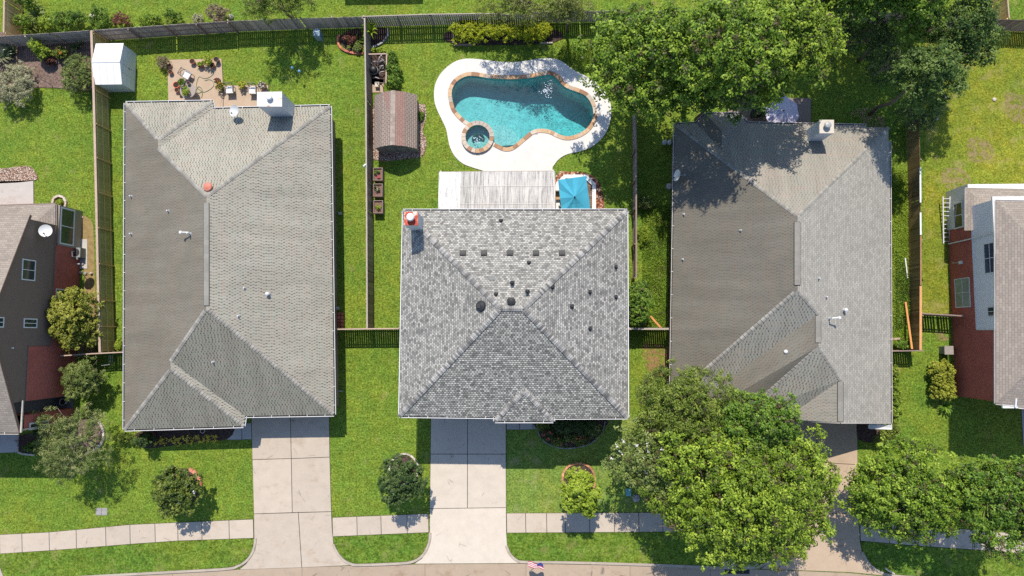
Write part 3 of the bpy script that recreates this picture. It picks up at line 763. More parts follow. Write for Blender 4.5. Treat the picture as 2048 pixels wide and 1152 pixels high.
# ------------------------------------------------------------------ houses
class House:
    def __init__(s, name, label, base, group='neighbouring family houses'):
        s.root = thing(name, label, 'house', base, group); s.tri = []; s.V = {}; s.roofs = []
    def eave_plane(s, a, b, pitch, inward):
        """plane through eave points a,b rising at pitch towards the point inward"""
        a, b, i = Vector(a), Vector(b), Vector(inward); d = (b - a).normalized(); n_ = Vector((-d.y, d.x, 0))
        if (i - a).dot(n_) < 0: n_ = -n_
        n_.normalize(); up = (n_ + Vector((0, 0, pitch))).normalized()
        nn = d.cross(up)
        if nn.z < 0: nn = -nn
        return a, nn.normalized()
    def pt(s, name, px, py, z=None, plane=None):
        s.V[name] = P(px, py, z) if plane is None else hit_plane(px, py, *plane)
        return s.V[name]
    def roof(s, faces, mats, name='roof'):
        """faces: list of (vertex names, material index)"""
        mb = MB()
        for names, mi in faces:
            pts = [s.V[n] for n in names]
            nn = Vector((0, 0, 0))
            for i in range(len(pts)): nn += pts[i].cross(pts[(i+1) % len(pts)])
            if nn.z < 0: pts = pts[::-1]
            mb.face(pts, .5, mi)
            for i in range(1, len(pts) - 1): pass
            tess = geometry.tessellate_polygon([pts])
            for t in tess: s.tri.append([pts[k] for k in t])
        o = mb.build(name, mats, s.root)
        # planar UV per whole roof face is set in finish()
        s.roofs.append(o); return o
    def on(s, px, py):
        d = ray(px, py); best = None
        for t in s.tri:
            h = geometry.intersect_ray_tri(t[0], t[1], t[2], d, CO, True)
            if h is not None and (best is None or h.z > best[0].z):
                n = (t[1] - t[0]).cross(t[2] - t[0]).normalized()
                if n.z < 0: n = -n
                best = (h.copy(), n)
        return best
    def zdown(s, x, y):
        best = None
        for t in s.tri:
            h = geometry.intersect_ray_tri(t[0], t[1], t[2], Vector((0, 0, -1)), Vector((x, y, 60)), True)
            if h is not None and (best is None or h.z > best): best = h.z
        return best
    def gutter(s, runs, w_=.115, strap=.62, lipmat=None, straps=True):
        """white U gutter with hangers along each run of eave points (outline order, outside on the right of travel when ccw=False)"""
        for pts in runs:
            out, inn, st = MB(), MB(), MB()
            pts = [Vector(p) for p in pts]
            cen = s.center
            for a, b in zip(pts[:-1], pts[1:]):
                d = (b - a).normalized(); n_ = Vector((d.y, -d.x, 0))
                if ((a + b) / 2 - cen).dot(n_) < 0 and not getattr(s, 'force', None): n_ = -n_
                L = (b - a).length
                e0, e1 = a - d * .0, b + d * .0
                dz = Vector((0, 0, -.035))
                out.bar(e0 + n_ * w_ + dz, e1 + n_ * w_ + dz, .034, .09)
                inn.bar(e0 + n_ * (w_ * .5) + Vector((0, 0, -.09)), e1 + n_ * (w_ * .5) + Vector((0, 0, -.09)), w_ * .95, .02)
                if straps:
                    k = max(1, int(L / (strap * 2)))
                    for i in range(k):
                        q = a + d * (L * (i + .5) / k)
                        st.bar(q - n_ * .03 + Vector((0, 0, .008)), q + n_ * (w_ + .02) + Vector((0, 0, .014)), .028, .012, tone=.6)
            for v0, f0 in ((st, 2), (inn, 1)):
                base = len(out.v); out.v += v0.v; out.f += [tuple(i + base for i in f) for f in v0.f]; out.t += v0.t; out.m += [f0] * len(v0.f)
            out.build('gutter', [lipmat or WHITE_R, GUT_IN, WHITE_R], s.root)
    def body(s, outline, z_eave, wallmat, ins=.38, zs=0.0, soffit=True, trim=None):
        poly = [(p.x, p.y) for p in outline]
        s.center = sum((Vector((p.x, p.y, z_eave)) for p in outline), Vector((0, 0, 0))) / len(outline)
        wp = inset(poly, ins)
        mb = MB(); mb.prism(wp, zs, z_eave - .14, bottom=False); mb.build('wall', wallmat, s.root)
        if soffit:
            mb = MB(); ip = inset(poly, .02)
            mb.prism(ip, z_eave - .15, z_eave - .02, bottom=True); mb.build('fascia', trim or WHITE, s.root)
    def caps(s, lines, mat, w_=.17, L=.15, name='hip_cap', lift=.03, parent=None):
        """overlapping cap shingles bent over hips and ridges"""
        for a, b in lines:
            a, b = Vector(a), Vector(b); d = b - a; n = max(1, int(d.length / L)); d.normalize()
            sd_ = d.cross(Vector((0, 0, 1))).normalized(); up = sd_.cross(d).normalized(); mb = MB()
            # downhill drop of the two wings, measured from the roof
            def drop(side):
                q = (a + b) / 2 + sd_ * side * w_; z = s.zdown(q.x, q.y)
                if z is None: return .08
                return max(0.0, ((a + b) / 2).z - z)
            dl, dr = drop(-1), drop(1)
            for i in range(n):
                p0 = a + d * ((i - .02) * L); p1 = a + d * ((i + .88) * L); t = random.uniform(0, 1)
                up0, up1 = up * (lift + .035), up * (lift + .005)
                if d.z < 0: up0, up1 = up1, up0
                e0, e1 = (up0, up1)
                A0, A1 = p0 + e0, p1 + e1
                l0, l1 = A0 - sd_ * w_ - Vector((0, 0, dl)), A1 - sd_ * w_ - Vector((0, 0, dl))
                r0, r1 = A0 + sd_ * w_ - Vector((0, 0, dr)), A1 + sd_ * w_ - Vector((0, 0, dr))
                mb.face([A0, A1, l1, l0][::-1], t); mb.face([A0, A1, r1, r0], t)
                if True:
                    lo0 = Vector((0, 0, -.05))
                    for (u, v) in ((l0, A0), (A0, r0), (l1, A1), (A1, r1)): mb.face([u, v, v + lo0, u + lo0], .1)
            mb.build(name, mat, parent or s.roofs[0])
    def ridge_vent(s, a, b, mat, w_=.34, h=.05):
        a, b = Vector(a), Vector(b); d = (b - a).normalized(); sd_ = d.cross(Vector((0, 0, 1))).normalized()
        q = (a + b) / 2 + sd_ * w_; z = s.zdown(q.x, q.y) or a.z
        dr = max(0, a.z - z) * .5
        mb = MB(); dk = MB()
        n = int((b - a).length / .3)
        for i in range(n):
            p0, p1 = a + (b - a) * (i / n), a + (b - a) * ((i + 1) / n)
            t = random.uniform(.3, .7); U = Vector((0, 0, h + .03))
            for sg in (-1, 1):
                o0, o1 = p0 + sd_ * sg * w_ * .5 + Vector((0, 0, h + .03 - dr)), p1 + sd_ * sg * w_ * .5 + Vector((0, 0, h + .03 - dr))
                f = [p0 + U, p1 + U, o1, o0]; mb.face(f if sg > 0 else f[::-1], t)
        for sg in (-1, 1):
            e = sd_ * sg * (w_ * .5); dz = Vector((0, 0, h - dr - .01))
            dk.bar(a + e + dz, b + e + dz, .045, .075)
        for e in (a, b):
            dk.bar(e - sd_ * w_ * .5 + Vector((0, 0, h - dr - .02)), e + sd_ * w_ * .5 + Vector((0, 0, h - dr - .02)), .05, .07)
        o = mb.build('ridge_vent', mat, s.roofs[0]); dk.build('vent_slot', GUT_IN, o)
    def pipe(s, px, py, r=.045, h=.28, mat=None, cap=False, boot=True, flash=None):
        hp = s.on(px, py)
        if hp is None: return
        p, n = hp; mb = MB()
        mb.tube([p - Vector((0, 0, .1)), p + Vector((0, 0, h))], r, 10)
        if cap: mb.lathe([(r * 1.9, h - .02), (r * 1.9, h + .05), (r * .8, h + .10)], p, 12)
        o = mb.build('vent_pipe', mat or WHITE_R, s.root, smooth=False)
        if boot:
            mb = MB(); mb.lathe([(r * 2.6, .004), (r * 2.2, .03), (r * 1.15, .10)], p, 12, ax=n)
            u = Vector((1, 0, 0)); u = (u - n * u.dot(n)).normalized(); v = n.cross(u)
            mb.frame(p + n * .006, u * r * 2.2, v * r * 2.5, n * .005)
            mb.build('pipe_boot', flash or GREYM, o)
        return o
    def boxvent(s, px, py, w_=.32, h=.09, mat=None):
        p, n = s.on(px, py); u = Vector((1, 0, 0)); u = (u - n * u.dot(n)).normalized(); v = n.cross(u)
        mb = MB(); mb.frame(p + n * .012, u * w_ * .62, v * w_ * .66, n * .006, .35)
        mb.frame(p + n * (h * .6), u * w_ * .5, v * w_ * .5, n * h * .5, .5)
        mb.frame(p + n * (h * 1.14) + v * w_ * .02, u * w_ * .53, v * w_ * .25, n * .012, .75)
        mb.build('roof_vent', mat or DARK, s.root)
    def chimney(s, quad, zt, wallmat, capmat, flue=None, zb=None, capover=.06, name='chimney'):
        q = [P(x, y, zt) for x, y in quad]; cx = sum((p for p in q), Vector((0, 0, 0))) / 4
        if zb is None:
            zz = [s.zdown(p.x, p.y) for p in q]; zb = min(z if z is not None else 0.0 for z in zz) - .2
        mb = MB(); wp = [(cx.x + (p.x - cx.x) * .95, cx.y + (p.y - cx.y) * .95) for p in q]
        mb.prism(wp, zb, zt - .06, bottom=False)
        o = mb.build(name, wallmat, s.root)
        mb = MB(); mb.prism([(p.x, p.y) for p in q], zt - .10, zt); mb.build('chimney_cap', capmat, o)
        if flue:
            fx, fy, r, h, mat = flue; fp = P(fx, fy, zt + h)
            mb = MB(); mb.lathe([(r * .8, 0), (r * .8, h * .62), (r * 1.15, h * .62), (r * 1.15, h * .8), (r * .95, h), (r * .3, h + .03)], (fp.x, fp.y, zt), 18, tone=.6)
            mb.build('flue', mat, o)
        return o
    def window(s, c, u, v, w_, h_, frame=.06, name='window', bars=(1, 0), fm=None, gm=None, proud=.03):
        """framed window in a wall: centre c, unit axes u (across) and v (up)"""
        c, u, v = Vector(c), Vector(u), Vector(v); n = u.cross(v).normalized(); c = c + n * proud
        mb = MB(); T = .02
        for sg in (-1, 1):
            mb.frame(c + u * sg * (w_ / 2 - frame / 2), u * frame / 2, v * h_ / 2, n * T)
            mb.frame(c + v * sg * (h_ / 2 - frame / 2), u * (w_ / 2 - frame), v * frame / 2, n * T)
        for i in range(bars[0]): mb.frame(c + u * (w_ * ((i + 1) / (bars[0] + 1) - .5)), u * frame * .3, v * (h_ / 2 - frame), n * T * .8)
        for i in range(bars[1]): mb.frame(c + v * (h_ * ((i + 1) / (bars[1] + 1) - .5)), u * (w_ / 2 - frame), v * frame * .3, n * T * .7)
        o = mb.build(name, fm or WHITE, s.root)
        mb = MB(); mb.frame(c - n * .012, u * (w_ / 2 - frame * .6), v * (h_ / 2 - frame * .6), n * .006); mb.build('pane', gm or GLASSD, o)
        return o
def dish(label, px, py, z, tilt, r, foot, group='satellite dishes on the roofs', mat=None, arm=1):
    """satellite dish: oval reflector, feed arm, mast and foot on the roof"""
    c = P(px, py, z); foot = Vector(foot); root = thing('satellite_dish', label, 'satellite dish', foot, group)
    n = Vector(tilt).normalized(); mb = MB()
    prof = [(r * k, .22 * r * k * k) for k in (0.02, .3, .55, .8, 1.0)]
    mb.lathe(prof + [(r * 1.02, .22 * r + .012), (r * .98, .22 * r - .02)] , c, 24, ax=n); mb.build('reflector', mat or plainw, root, smooth=True)
    mb = MB(); mb.tube([foot, foot + Vector((0, 0, .18)), c - n * .10, c - n * .02], .028, 8); mb.lathe([(.10, 0), (.10, .02)], foot, 10); mb.build('mast', GREYM, root)
    tip = c + n * (r * 1.0) + Vector((0, -r * .55, 0)) * arm
    mb = MB(); mb.bar(c - Vector((0, r * .9, 0)), tip, .035, .035); mb.build('feed_arm', GREYM, root)
    mb = MB(); mb.lathe([(.03, 0), (.055, .03), (.055, .11), (.03, .13)], tip, 10, ax=-n); mb.build('feed_horn', DARK, root)
    return root
plainw = plain('dish_white_metal', (.62, .63, .62), .5, .4, var=.05)
# ------------------------------------------------------------------ the ground, paving, pool
def crop_pool(pts): return [G(850 + x / 4.4308, 100 + y / 4.4308) for x, y in pts]
POOLW = smooth_open(crop_pool([(405,655),(370,632),(320,590),(270,530),(250,480),(240,430),(236,385),(247,335),(282,283),(340,245),(400,230),(480,237),(560,250),(650,256),(750,260),(860,256),(950,245),(1040,228),(1100,222),(1150,237),(1180,266),(1215,310),(1270,345),(1340,370),(1410,400),(1455,445),(1485,510),(1492,570),(1480,630),(1440,690),(1380,735),(1300,765),(1230,765),(1170,742),(1110,714),(1040,702),(980,707),(930,730),(870,780),(810,830),(760,862),(710,867),(660,847),(608,818)]), 3)
SPC = Vector(G(850 + 468 / 4.4308, 100 + 777 / 4.4308)); SPI = 112 / 4.4308 * MPP; SPO = 146 / 4.4308 * MPP
def arc(c, r, a0, a1, n): return [(c.x + r * math.cos(a0 + (a1 - a0) * i / n), c.y + r * math.sin(a0 + (a1 - a0) * i / n)) for i in range(n + 1)]
_a0 = math.atan2(POOLW[-1][1] - SPC.y, POOLW[-1][0] - SPC.x); _a1 = math.atan2(POOLW[0][1] - SPC.y, POOLW[0][0] - SPC.x)
if _a1 < _a0: _a1 += 2 * math.pi
POOL = POOLW + arc(SPC, SPO, _a0, _a1, 22)[1:-1]
SPA_HOLE = arc(SPC, SPI, 0, 2 * math.pi, 40)[:-1]
DECK = smooth_closed(crop_pool([(400,78),(520,88),(650,105),(780,110),(900,97),(1000,80),(1100,75),(1180,88),(1240,120),(1300,168),(1380,212),(1470,250),(1540,310),(1600,380),(1640,460),(1650,560),(1635,650),(1600,740),(1530,820),(1450,872),(1350,905),(1260,925),(1190,965),(1145,1020),(1128,1075),(1128,1400),(420,1400),(560,1110),(520,1074),(430,1045),(340,1010),(270,950),(225,870),(205,790),(190,710),(160,640),(120,560),(90,480),(80,400),(90,310),(130,225),(190,158),(260,108),(330,84)]), 4)
big = [(-160, -160), (160, -160), (160, 160), (-160, 160)]
g = holed_sheet('lawn', big, [POOL, SPA_HOLE], 0.0, GR); tag(g, kind='structure')
d = holed_sheet('pool_deck', DECK, [POOL, SPA_HOLE], 0.055, DECKW, drop=.055); tag(d, kind='structure')

pool = thing('swimming_pool', 'free form swimming pool with turquoise water and flagstone coping behind the middle house', 'swimming pool', (P(1050, 210).x, P(1050, 210).y, 0))
def pdepth(x, y):
    t = min(1, max(0, (x - P(900, 0).x) / (P(1180, 0).x - P(900, 0).x)))
    nearspa = min(1, max(0, (math.hypot(x - SPC.x - 1.6, y - SPC.y) - 1.4) / 3.0))
    return -(.75 + .55 * nearspa + 1.0 * t)
mb = MB(); n = len(POOL)
ccw = sum(POOL[i][0] * POOL[(i+1) % n][1] - POOL[(i+1) % n][0] * POOL[i][1] for i in range(n)) > 0
for i in range(n):
    a, b = POOL[i], POOL[(i+1) % n]
    f = [(a[0], a[1], .05), (b[0], b[1], .05), (b[0], b[1], pdepth(*b)), (a[0], a[1], pdepth(*a))]
    mb.face(f if ccw else f[::-1])
bas = mb.build('basin_wall', PLASTER, pool)
bm = bmesh.new(); vs = [bm.verts.new((p[0], p[1], 0)) for p in POOL]
bm.faces.new(vs); bmesh.ops.triangulate(bm, faces=bm.faces)
for _ in range(2): bmesh.ops.subdivide_edges(bm, edges=[e for e in bm.edges if e.calc_length() > .6], cuts=1, use_grid_fill=False); bmesh.ops.triangulate(bm, faces=bm.faces)
for v in bm.verts: v.co.z = pdepth(v.co.x, v.co.y)
off = wloc(pool)
for v in bm.verts: v.co -= off
for f in bm.faces:
    f.normal_update()
    if f.normal.z < 0: f.normal_flip()
me = bpy.data.meshes.new('basin_floor'); bm.to_mesh(me); bm.free(); finish(me, [.5] * len(me.polygons), PLASTER); new_obj('basin_floor', me, pool)
mb = MB(); mb.prism(inset(POOL, -.012), -3.2, -.05); mb.build('water', WATER, pool)
# entry steps curving round from the spa
for k, r in enumerate((4.4, 3.2)):
    c0 = Vector(G(850 + 640 / 4.43, 100 + 850 / 4.43)); st = []
    A = arc(c0, r * .40, .12, 1.85, 14)
    mb = MB(); mb.prism([(c0.x - .3, c0.y + .05)] + A, pdepth(c0.x, c0.y) - .2, -.30 - .25 * (1 - k)); mb.build('entry_step', PLASTER, pool)
# coping stones along the open part of the rim
cw = 34 / 4.4308 * MPP; cp = MB(); acc = 0.0
offs = inset(POOLW, -cw) if ccw else inset(POOLW, -cw)
rim = POOLW; no = []
for i in range(len(rim)):
    p0, p1 = Vector(rim[max(0, i-1)]), Vector(rim[min(len(rim)-1, i+1)]); e = (p1 - p0).normalized()
    nn = Vector((e.y, -e.x)) * (1 if ccw else -1); no.append(Vector(rim[i]) + nn * cw)
dense_i, dense_o = [], []
for i in range(len(rim) - 1):
    m = max(1, int((Vector(rim[i+1]) - Vector(rim[i])).length / .08))
    for j in range(m):
        t = j / m; dense_i.append(Vector(rim[i]).lerp(Vector(rim[i+1]), t)); dense_o.append(no[i].lerp(no[i+1], t))
i = 0
while i < len(dense_i) - 2:
    stp = random.randint(3, 6); j = min(len(dense_i) - 1, i + stp); t = random.random()
    ib, ob = dense_i[i:j+1], dense_o[i:j+1]
    k0 = ib[0].lerp(ib[-1], .03) - ib[0]
    poly = [(p + (p - q) * .07) for p, q in zip(ib, ob)] + ob[::-1]
    cen = sum(poly, Vector((0, 0))) / len(poly); poly = [tuple(cen + (p - cen) * .975) for p in poly]
    cp.prism(poly, .0, .095 + random.uniform(0, .008), t); i = j
cp.build('coping', COPING, pool)
mb = MB(); q = crop_pool([(985, 742)])[0]; mb.box(q[0] - .12, q[1] - .05, .0, q[0] + .12, q[1] + .05, .075); mb.build('skimmer_cover', GREYP, pool)
# the fountain jets breaking the surface
mb = MB()
for i in range(70):
    q = P(1095 + random.gauss(0, 5.5), 181 + random.gauss(0, 8)); r = random.uniform(.018, .042)
    mb.lathe([(r, 0), (r * .8, r * .5), (.005, r * .7)], (q.x, q.y, -.05 + random.uniform(0, .10)), 6)
fj_ = mb.build('fountain_jet', plain('white_foam', (.72, .76, .85), .2, .6, var=.1), pool); fj_['kind'] = 'stuff'

spa = thing('hot_tub', 'round raised spa with tan stone rim joined to the pool', 'hot tub', (SPC.x, SPC.y, 0))
SZ = .22
mb = MB(); mb.lathe([(SPO, -1.2), (SPO, SZ - .03)], (SPC.x, SPC.y, 0), 48); mb.v = mb.v; ow = mb; ow.f = ow.f[:48]; ow.t = ow.t[:48]; ow.m = ow.m[:48]; ow.build('outer_wall', TILE, spa)
mb = MB()
N = 48
for k in range(N):
    a, b = 2 * math.pi * k / N, 2 * math.pi * (k + 1) / N
    A, B = (SPC.x + SPI * math.cos(a), SPC.y + SPI * math.sin(a)), (SPC.x + SPI * math.cos(b), SPC.y + SPI * math.sin(b))
    mb.face([(*B, SZ), (*A, SZ), (*A, -.42), (*B, -.42)])
r2 = SPI * .53
for k in range(N):
    a, b = 2 * math.pi * k / N, 2 * math.pi * (k + 1) / N
    c0, s0, c1, s1 = math.cos(a), math.sin(a), math.cos(b), math.sin(b)
    mb.face([(SPC.x + r2 * c0, SPC.y + r2 * s0 , -.42), (SPC.x + SPI * c0, SPC.y + SPI * s0, -.42), (SPC.x + SPI * c1, SPC.y + SPI * s1, -.42), (SPC.x + r2 * c1, SPC.y + r2 * s1, -.42)])
    mb.face([(SPC.x + r2 * c1, SPC.y + r2 * s1, -.42), (SPC.x + r2 * c0, SPC.y + r2 * s0, -.42), (SPC.x + r2 * c0, SPC.y + r2 * s0, -1.0), (SPC.x + r2 * c1, SPC.y + r2 * s1, -1.0)])
mb.face([(SPC.x + r2 * math.cos(2 * math.pi * k / N), SPC.y + r2 * math.sin(2 * math.pi * k / N), -1.0) for k in range(N)])
mb.build('spa_basin', PLASTER, spa)
rimn = 22; mb = MB()
for k in range(rimn):
    a, b = 2 * math.pi * (k + .03) / rimn, 2 * math.pi * (k + .97) / rimn
    inner = arc(SPC, SPI - .03, a, b, 3); outer = arc(SPC, SPO + .01, a, b, 3)
    ang = (a + b) / 2; grey = 0 < ang < 1.9
    mb.prism(inner + outer[::-1], SZ - .06, SZ + .03 + random.uniform(0, .006), .86 if grey else random.choice((.15, .4, .55, .7, .95)), 0)
mb.build('rim', COPING, spa)
holed_sheet('water_surface', arc(SPC, SPI - .005, 0, 2 * math.pi, 40)[:-1], [], SZ - .12, WATER_S, spa)
mb = MB()
for i in range(26):
    a, r = random.uniform(0, 6.28), SPI * .42 * math.sqrt(random.random())
    mb.lathe([(.035, 0), (.02, .02), (.004, .025)], (SPC.x + r * math.cos(a), SPC.y - .08 + r * math.sin(a), SZ - .12), 6)
fj_ = mb.build('bubbles', plain('spa_foam', (.6, .75, .78), .2, .6), spa); fj_['kind'] = 'stuff'

# --- lawns of the other yards as sheets laid on the ground
def sheet(name, pts, z, mat, kind='structure', label=None, cat=None):
    o = holed_sheet(name, [G(*p) for p in pts], [], z, mat); tag(o, label, cat, None, kind); return o
sheet('back_lawn', [(1849,60),(2300,60),(2300,628),(1846,632)], .005, GR_YEL)
sheet('side_lawn', [(1284,410),(1400,410),(1400,655),(1284,655)], .005, GR_WILD)
sheet('side_lawn', [(1740,330),(1826,330),(1826,700),(1740,700)], .005, GR_WILD)
sheet('front_lawn', [(1012.5,836),(1300,836),(1320,1026),(1012.5,1026)], .006, GR_PALE)
sheet('side_lawn', [(1782,704),(1900,704),(1900,900),(1782,900)], .0055, GR_WILD)

# --- street
JOINT = plain('joint_dirt', (.05, .042, .034), .95, .1, var=.3, scale=8)
def slabs(name, polys, z0, z1, mat, tones=None, gap=.022):
    mb = MB()
    for i, p in enumerate(polys):
        q = [G(*v) for v in p]; a = inset(q, gap)
        mb.prism(a, z0, z1, tones[i] if tones else random.uniform(.36, .64), bottom=False)
        mb.prism(inset(q, -.004), z0, .0075 + .0004 * i, .5, 1, bottom=False)
    return tag(mb.build(name, [mat, JOINT]), kind='structure')
road_edge = [(-700,1260),(-300,1190),(0,1166),(164,1156.5),(328,1147),(451,1140),(600,1134.5),(700,1131.5),(860,1128),(1050,1127),(1300,1131.5),(1420,1136.5),(1560,1140),(1700,1146),(1770,1153),(1850,1158),(2048,1172),(2500,1200)]
jx = [-300, -60, 150, 345, 604, 850, 1052, 1260, 1421, 1590, 1775, 1990, 2200]
def edge_y(x, line):
    for (a, b), (c, e) in zip(line[:-1], line[1:]):
        if a <= x <= c: return b + (e - b) * (x - a) / (c - a)
mb = MB()
for a, b in zip(jx[:-1], jx[1:]):
    xs = [a] + [p[0] for p in road_edge if a < p[0] < b] + [b]
    poly = [G(x, edge_y(x, road_edge)) for x in xs] + [G(b + (b - 1072) * .0, 1500), G(a, 1500)]
    mb.prism(inset(poly, .010), -.02, .008, random.uniform(.4, .6), bottom=False)
tag(mb.build('road', CONC_ROAD), kind='structure')
strip = MB()
tag(sheet('road_joint', [(-700,1262)] + road_edge[1:-1] + [(2500,1202),(2500,1500),(-700,1500)], .0045, GUT_IN), kind='structure')

def curb_line(px, w_=.15): return px
verges = {
 1: ([(3,1107),(98,1101),(153,1097),(262,1088),(356,1081.5),(509,1076)], [(509,1076),(507.5,1092),(501,1108),(490,1121),(474,1130),(451,1135),(328,1142),(164,1151),(60,1160),(20,1165),(8,1150),(0,1128),(-4,1110)]),
 2: ([(666,1073),(858,1064.7)], [(858,1064.7),(857,1080),(851,1097),(841,1111),(826,1120),(800,1124),(720,1127),(703,1125),(688,1117),(676,1102),(669,1087)]),
 3: ([(1012.5,1066),(1320,1063.7),(1450,1065),(1568,1066)], [(1568,1066),(1563,1088),(1552,1108),(1535,1122),(1512,1131),(1480,1133),(1420,1131.5),(1300,1126.5),(1140,1122),(1052,1121),(1035,1118),(1022,1106),(1015,1090)]),
 4: ([(1720,1082),(1778,1086.5),(1826,1091),(1944,1099),(2000,1104),(2120,1113)], [(2120,1175),(2000,1162),(1850,1153),(1785,1148),(1758,1140),(1738,1124),(1725,1102)])}
for k, (top, rest) in verges.items():
    poly = [G(*p) for p in top] + [G(*p) for p in rest]
    mb = MB(); mb.prism(inset(poly, .01), -.01, .07, bottom=False); tag(mb.build('grass_verge', GR_STRIP), kind='structure')
    # kerb follows the curved sides and the street side
    line = smooth_open([Vector(G(*p)) for p in rest], 3); line = [Vector(p) for p in line]
    if k == 3 or k == 2: pass
    lo = []
    for i, p in enumerate(line):
        e = (line[min(i+1, len(line)-1)] - line[max(i-1, 0)]).normalized(); nn = Vector((e.y, -e.x))
        c0 = sum((Vector(q) for q in poly), Vector((0, 0))) / len(poly)
        lo.append((p, nn))
    sg = 1 if (lo[len(lo)//2][0] - c0).dot(lo[len(lo)//2][1]) > 0 else -1
    mb = MB()
    for i in range(len(lo) - 1):
        a, b = lo[i], lo[i+1]; A, B = a[0], b[0]; A2, B2 = a[0] + a[1] * sg * .16, b[0] + b[1] * sg * .16
        A3, B3 = a[0] + a[1] * sg * .21, b[0] + b[1] * sg * .21
        t = .5 + .15 * math.sin(i * 1.7)
        mb.face([(*A, .105), (*B, .105), (*B2, .11), (*A2, .11)] if sg < 0 else [(*A2, .11), (*B2, .11), (*B, .105), (*A, .105)], t)
        mb.face([(*A2, .11), (*B2, .11), (*B3, .0), (*A3, .0)] if sg < 0 else [(*A3, .0), (*B3, .0), (*B2, .11), (*A2, .11)], t * .55)
        mb.face([(*A, .0), (*B, .0), (*B, .105), (*A, .105)], .3)
    tag(mb.build('curb', CONC_CURB), kind='structure')

# sidewalks
def walk(top, bot, xs, tones=None):
    polys = []
    for a, b in zip(xs[:-1], xs[1:]):
        mids = sorted(set([a, b] + [p[0] for p in top if a < p[0] < b] + [p[0] for p in bot if a < p[0] < b]))
        polys.append([(x, edge_y(x, top)) for x in mids] + [(x + .8, edge_y(min(x + .8, bot[-1][0]), bot)) for x in mids[::-1]])
    return slabs('sidewalk', polys, -.01, .05, CONC_WALK, tones)
walk([(-120,1078),(0,1069),(98,1064),(153,1059),(260,1049),(355,1044.6),(507,1038)], [(-120,1118),(0,1107.5),(98,1101),(153,1097),(262.5,1088),(355.5,1081.5),(509,1076)],
     [-60,0,44.6,99,153,212,260.5,310.5,356,404,458.5,507], [.5,.55,.56,.55,.5,.40,.46,.6,.58,.58,.62])
walk([(664.7,1034.7),(857,1027)], [(664.7,1073),(858.5,1064.7)], [665,714,762,814,857], [.55,.48,.55,.6])
walk([(1012.5,1026),(1320,1024.7),(1440,1026),(1568,1029)], [(1012.5,1065.7),(1320,1063.7),(1440,1065),(1569,1066)], [1013,1051,1093,1130,1179,1228,1277,1325,1375,1425,1475,1520,1566], [.62,.62,.6,.58,.55,.4,.45,.5,.5,.5,.5,.5])
walk([(1719,1042),(1826,1050),(1944,1059),(2120,1074)], [(1719,1081.5),(1826,1091),(1944,1099),(2121,1113)], [1719.5,1778,1860,1944,2030,2119])
# driveways
slabs('driveway', [[(503,826),(581,826),(583,917),(505,919)], [(581,826),(658.5,826),(660,914),(583,917)],
    [(505,919),(583,917),(585,1025),(508,1027.5)], [(583,917),(660,914),(663,1023),(585,1025)],
    [(508,1027.5),(597,1025),(604,1135),(478,1139),(492,1128),(503,1112),(509,1090)], [(597,1025),(663,1023),(665,1062),(668,1090),(676,1108),(690,1123),(706,1130),(604,1135)]],
    -.01, .045, CONC, [.44,.46,.60,.45,.45,.46])
slabs('driveway', [[(862,826),(935,826),(935,908),(861,908)], [(935,826),(1012,826),(1012,908),(935,908)],
    [(861,908),(935,908),(935,1016),(859.5,1017)], [(935,908),(1012,908),(1012.5,1015),(935,1016)],
    [(859.5,1017),(1012.5,1015),(1013,1066),(1015,1094),(1022,1110),(1034,1122),(1050,1126),(828,1127.5),(843,1117),(855,1100),(859.5,1080)]],
    -.01, .045, CONC_NEW, [.45,.46,.5,.48,.62])
slabs('driveway', [[(1556,835),(1632,835),(1634,925),(1556,925)], [(1632,835),(1714,835),(1715,929),(1634,925)],
    [(1556,925),(1634,925),(1640,1027),(1562,1027)], [(1634,925),(1715,929),(1717,1027),(1640,1027)],
    [(1562,1027),(1717,1027),(1719.5,1082),(1724,1104),(1737,1128),(1757,1144),(1780,1152),(1700,1144.5),(1520,1137.5),(1550,1118),(1566,1090),(1569,1066)]],
    -.01, .045, CONC_PATIO, [.42,.42,.5,.5,.52])
slabs('driveway', [[(-160,1066),(-12,1066),(-8,1112),(-3,1132),(6,1152),(20,1166),(-160,1178)]], -.01, .045, CONC)
# walks and patios
slabs('front_walk', [[(452,846),(484,846),(484,879.5),(455,880)], [(484,846),(503,846),(504,878.5),(484,879.5)]], -.01, .04, CONC_GREY)
slabs('front_walk', [[(1013,838),(1039,838),(1039,859.5),(1013,859.5)], [(1039,838),(1066,838),(1066,859),(1039,859.5)], [(1066,838),(1078,838),(1076,859),(1066,859)]], -.01, .04, CONC_GREY)
slabs('front_walk', [[(-60,862),(38,862),(36,905),(-60,908)]], -.01, .04, CONC_GREY)
slabs('front_walk', [[(2040,790),(2110,790),(2110,896),(2046,892)]], -.01, .04, CONC_GREY)
slabs('patio_slab', [[(335,119.5),(444,117),(447,171),(447,224),(337,224)], [(447,171),(537,170.5),(540,224),(447,224)]], -.01, .045, CONC_PATIO, [.5,.55])
slabs('patio_slab', [[(-80,364),(68,360.5),(68.5,420),(-80,420)]], -.01, .05, CONC_GREY)
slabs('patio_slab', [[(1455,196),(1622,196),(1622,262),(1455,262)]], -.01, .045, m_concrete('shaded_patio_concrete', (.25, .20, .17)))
slabs('equipment_pad', [[(741,158),(768,158),(768,186),(741,186)]], -.01, .05, CONC_PATIO)
slabs('patio_slab', [[(147,478),(176,478),(176,538),(147,538)]], -.01, .05, CONC_GREY)
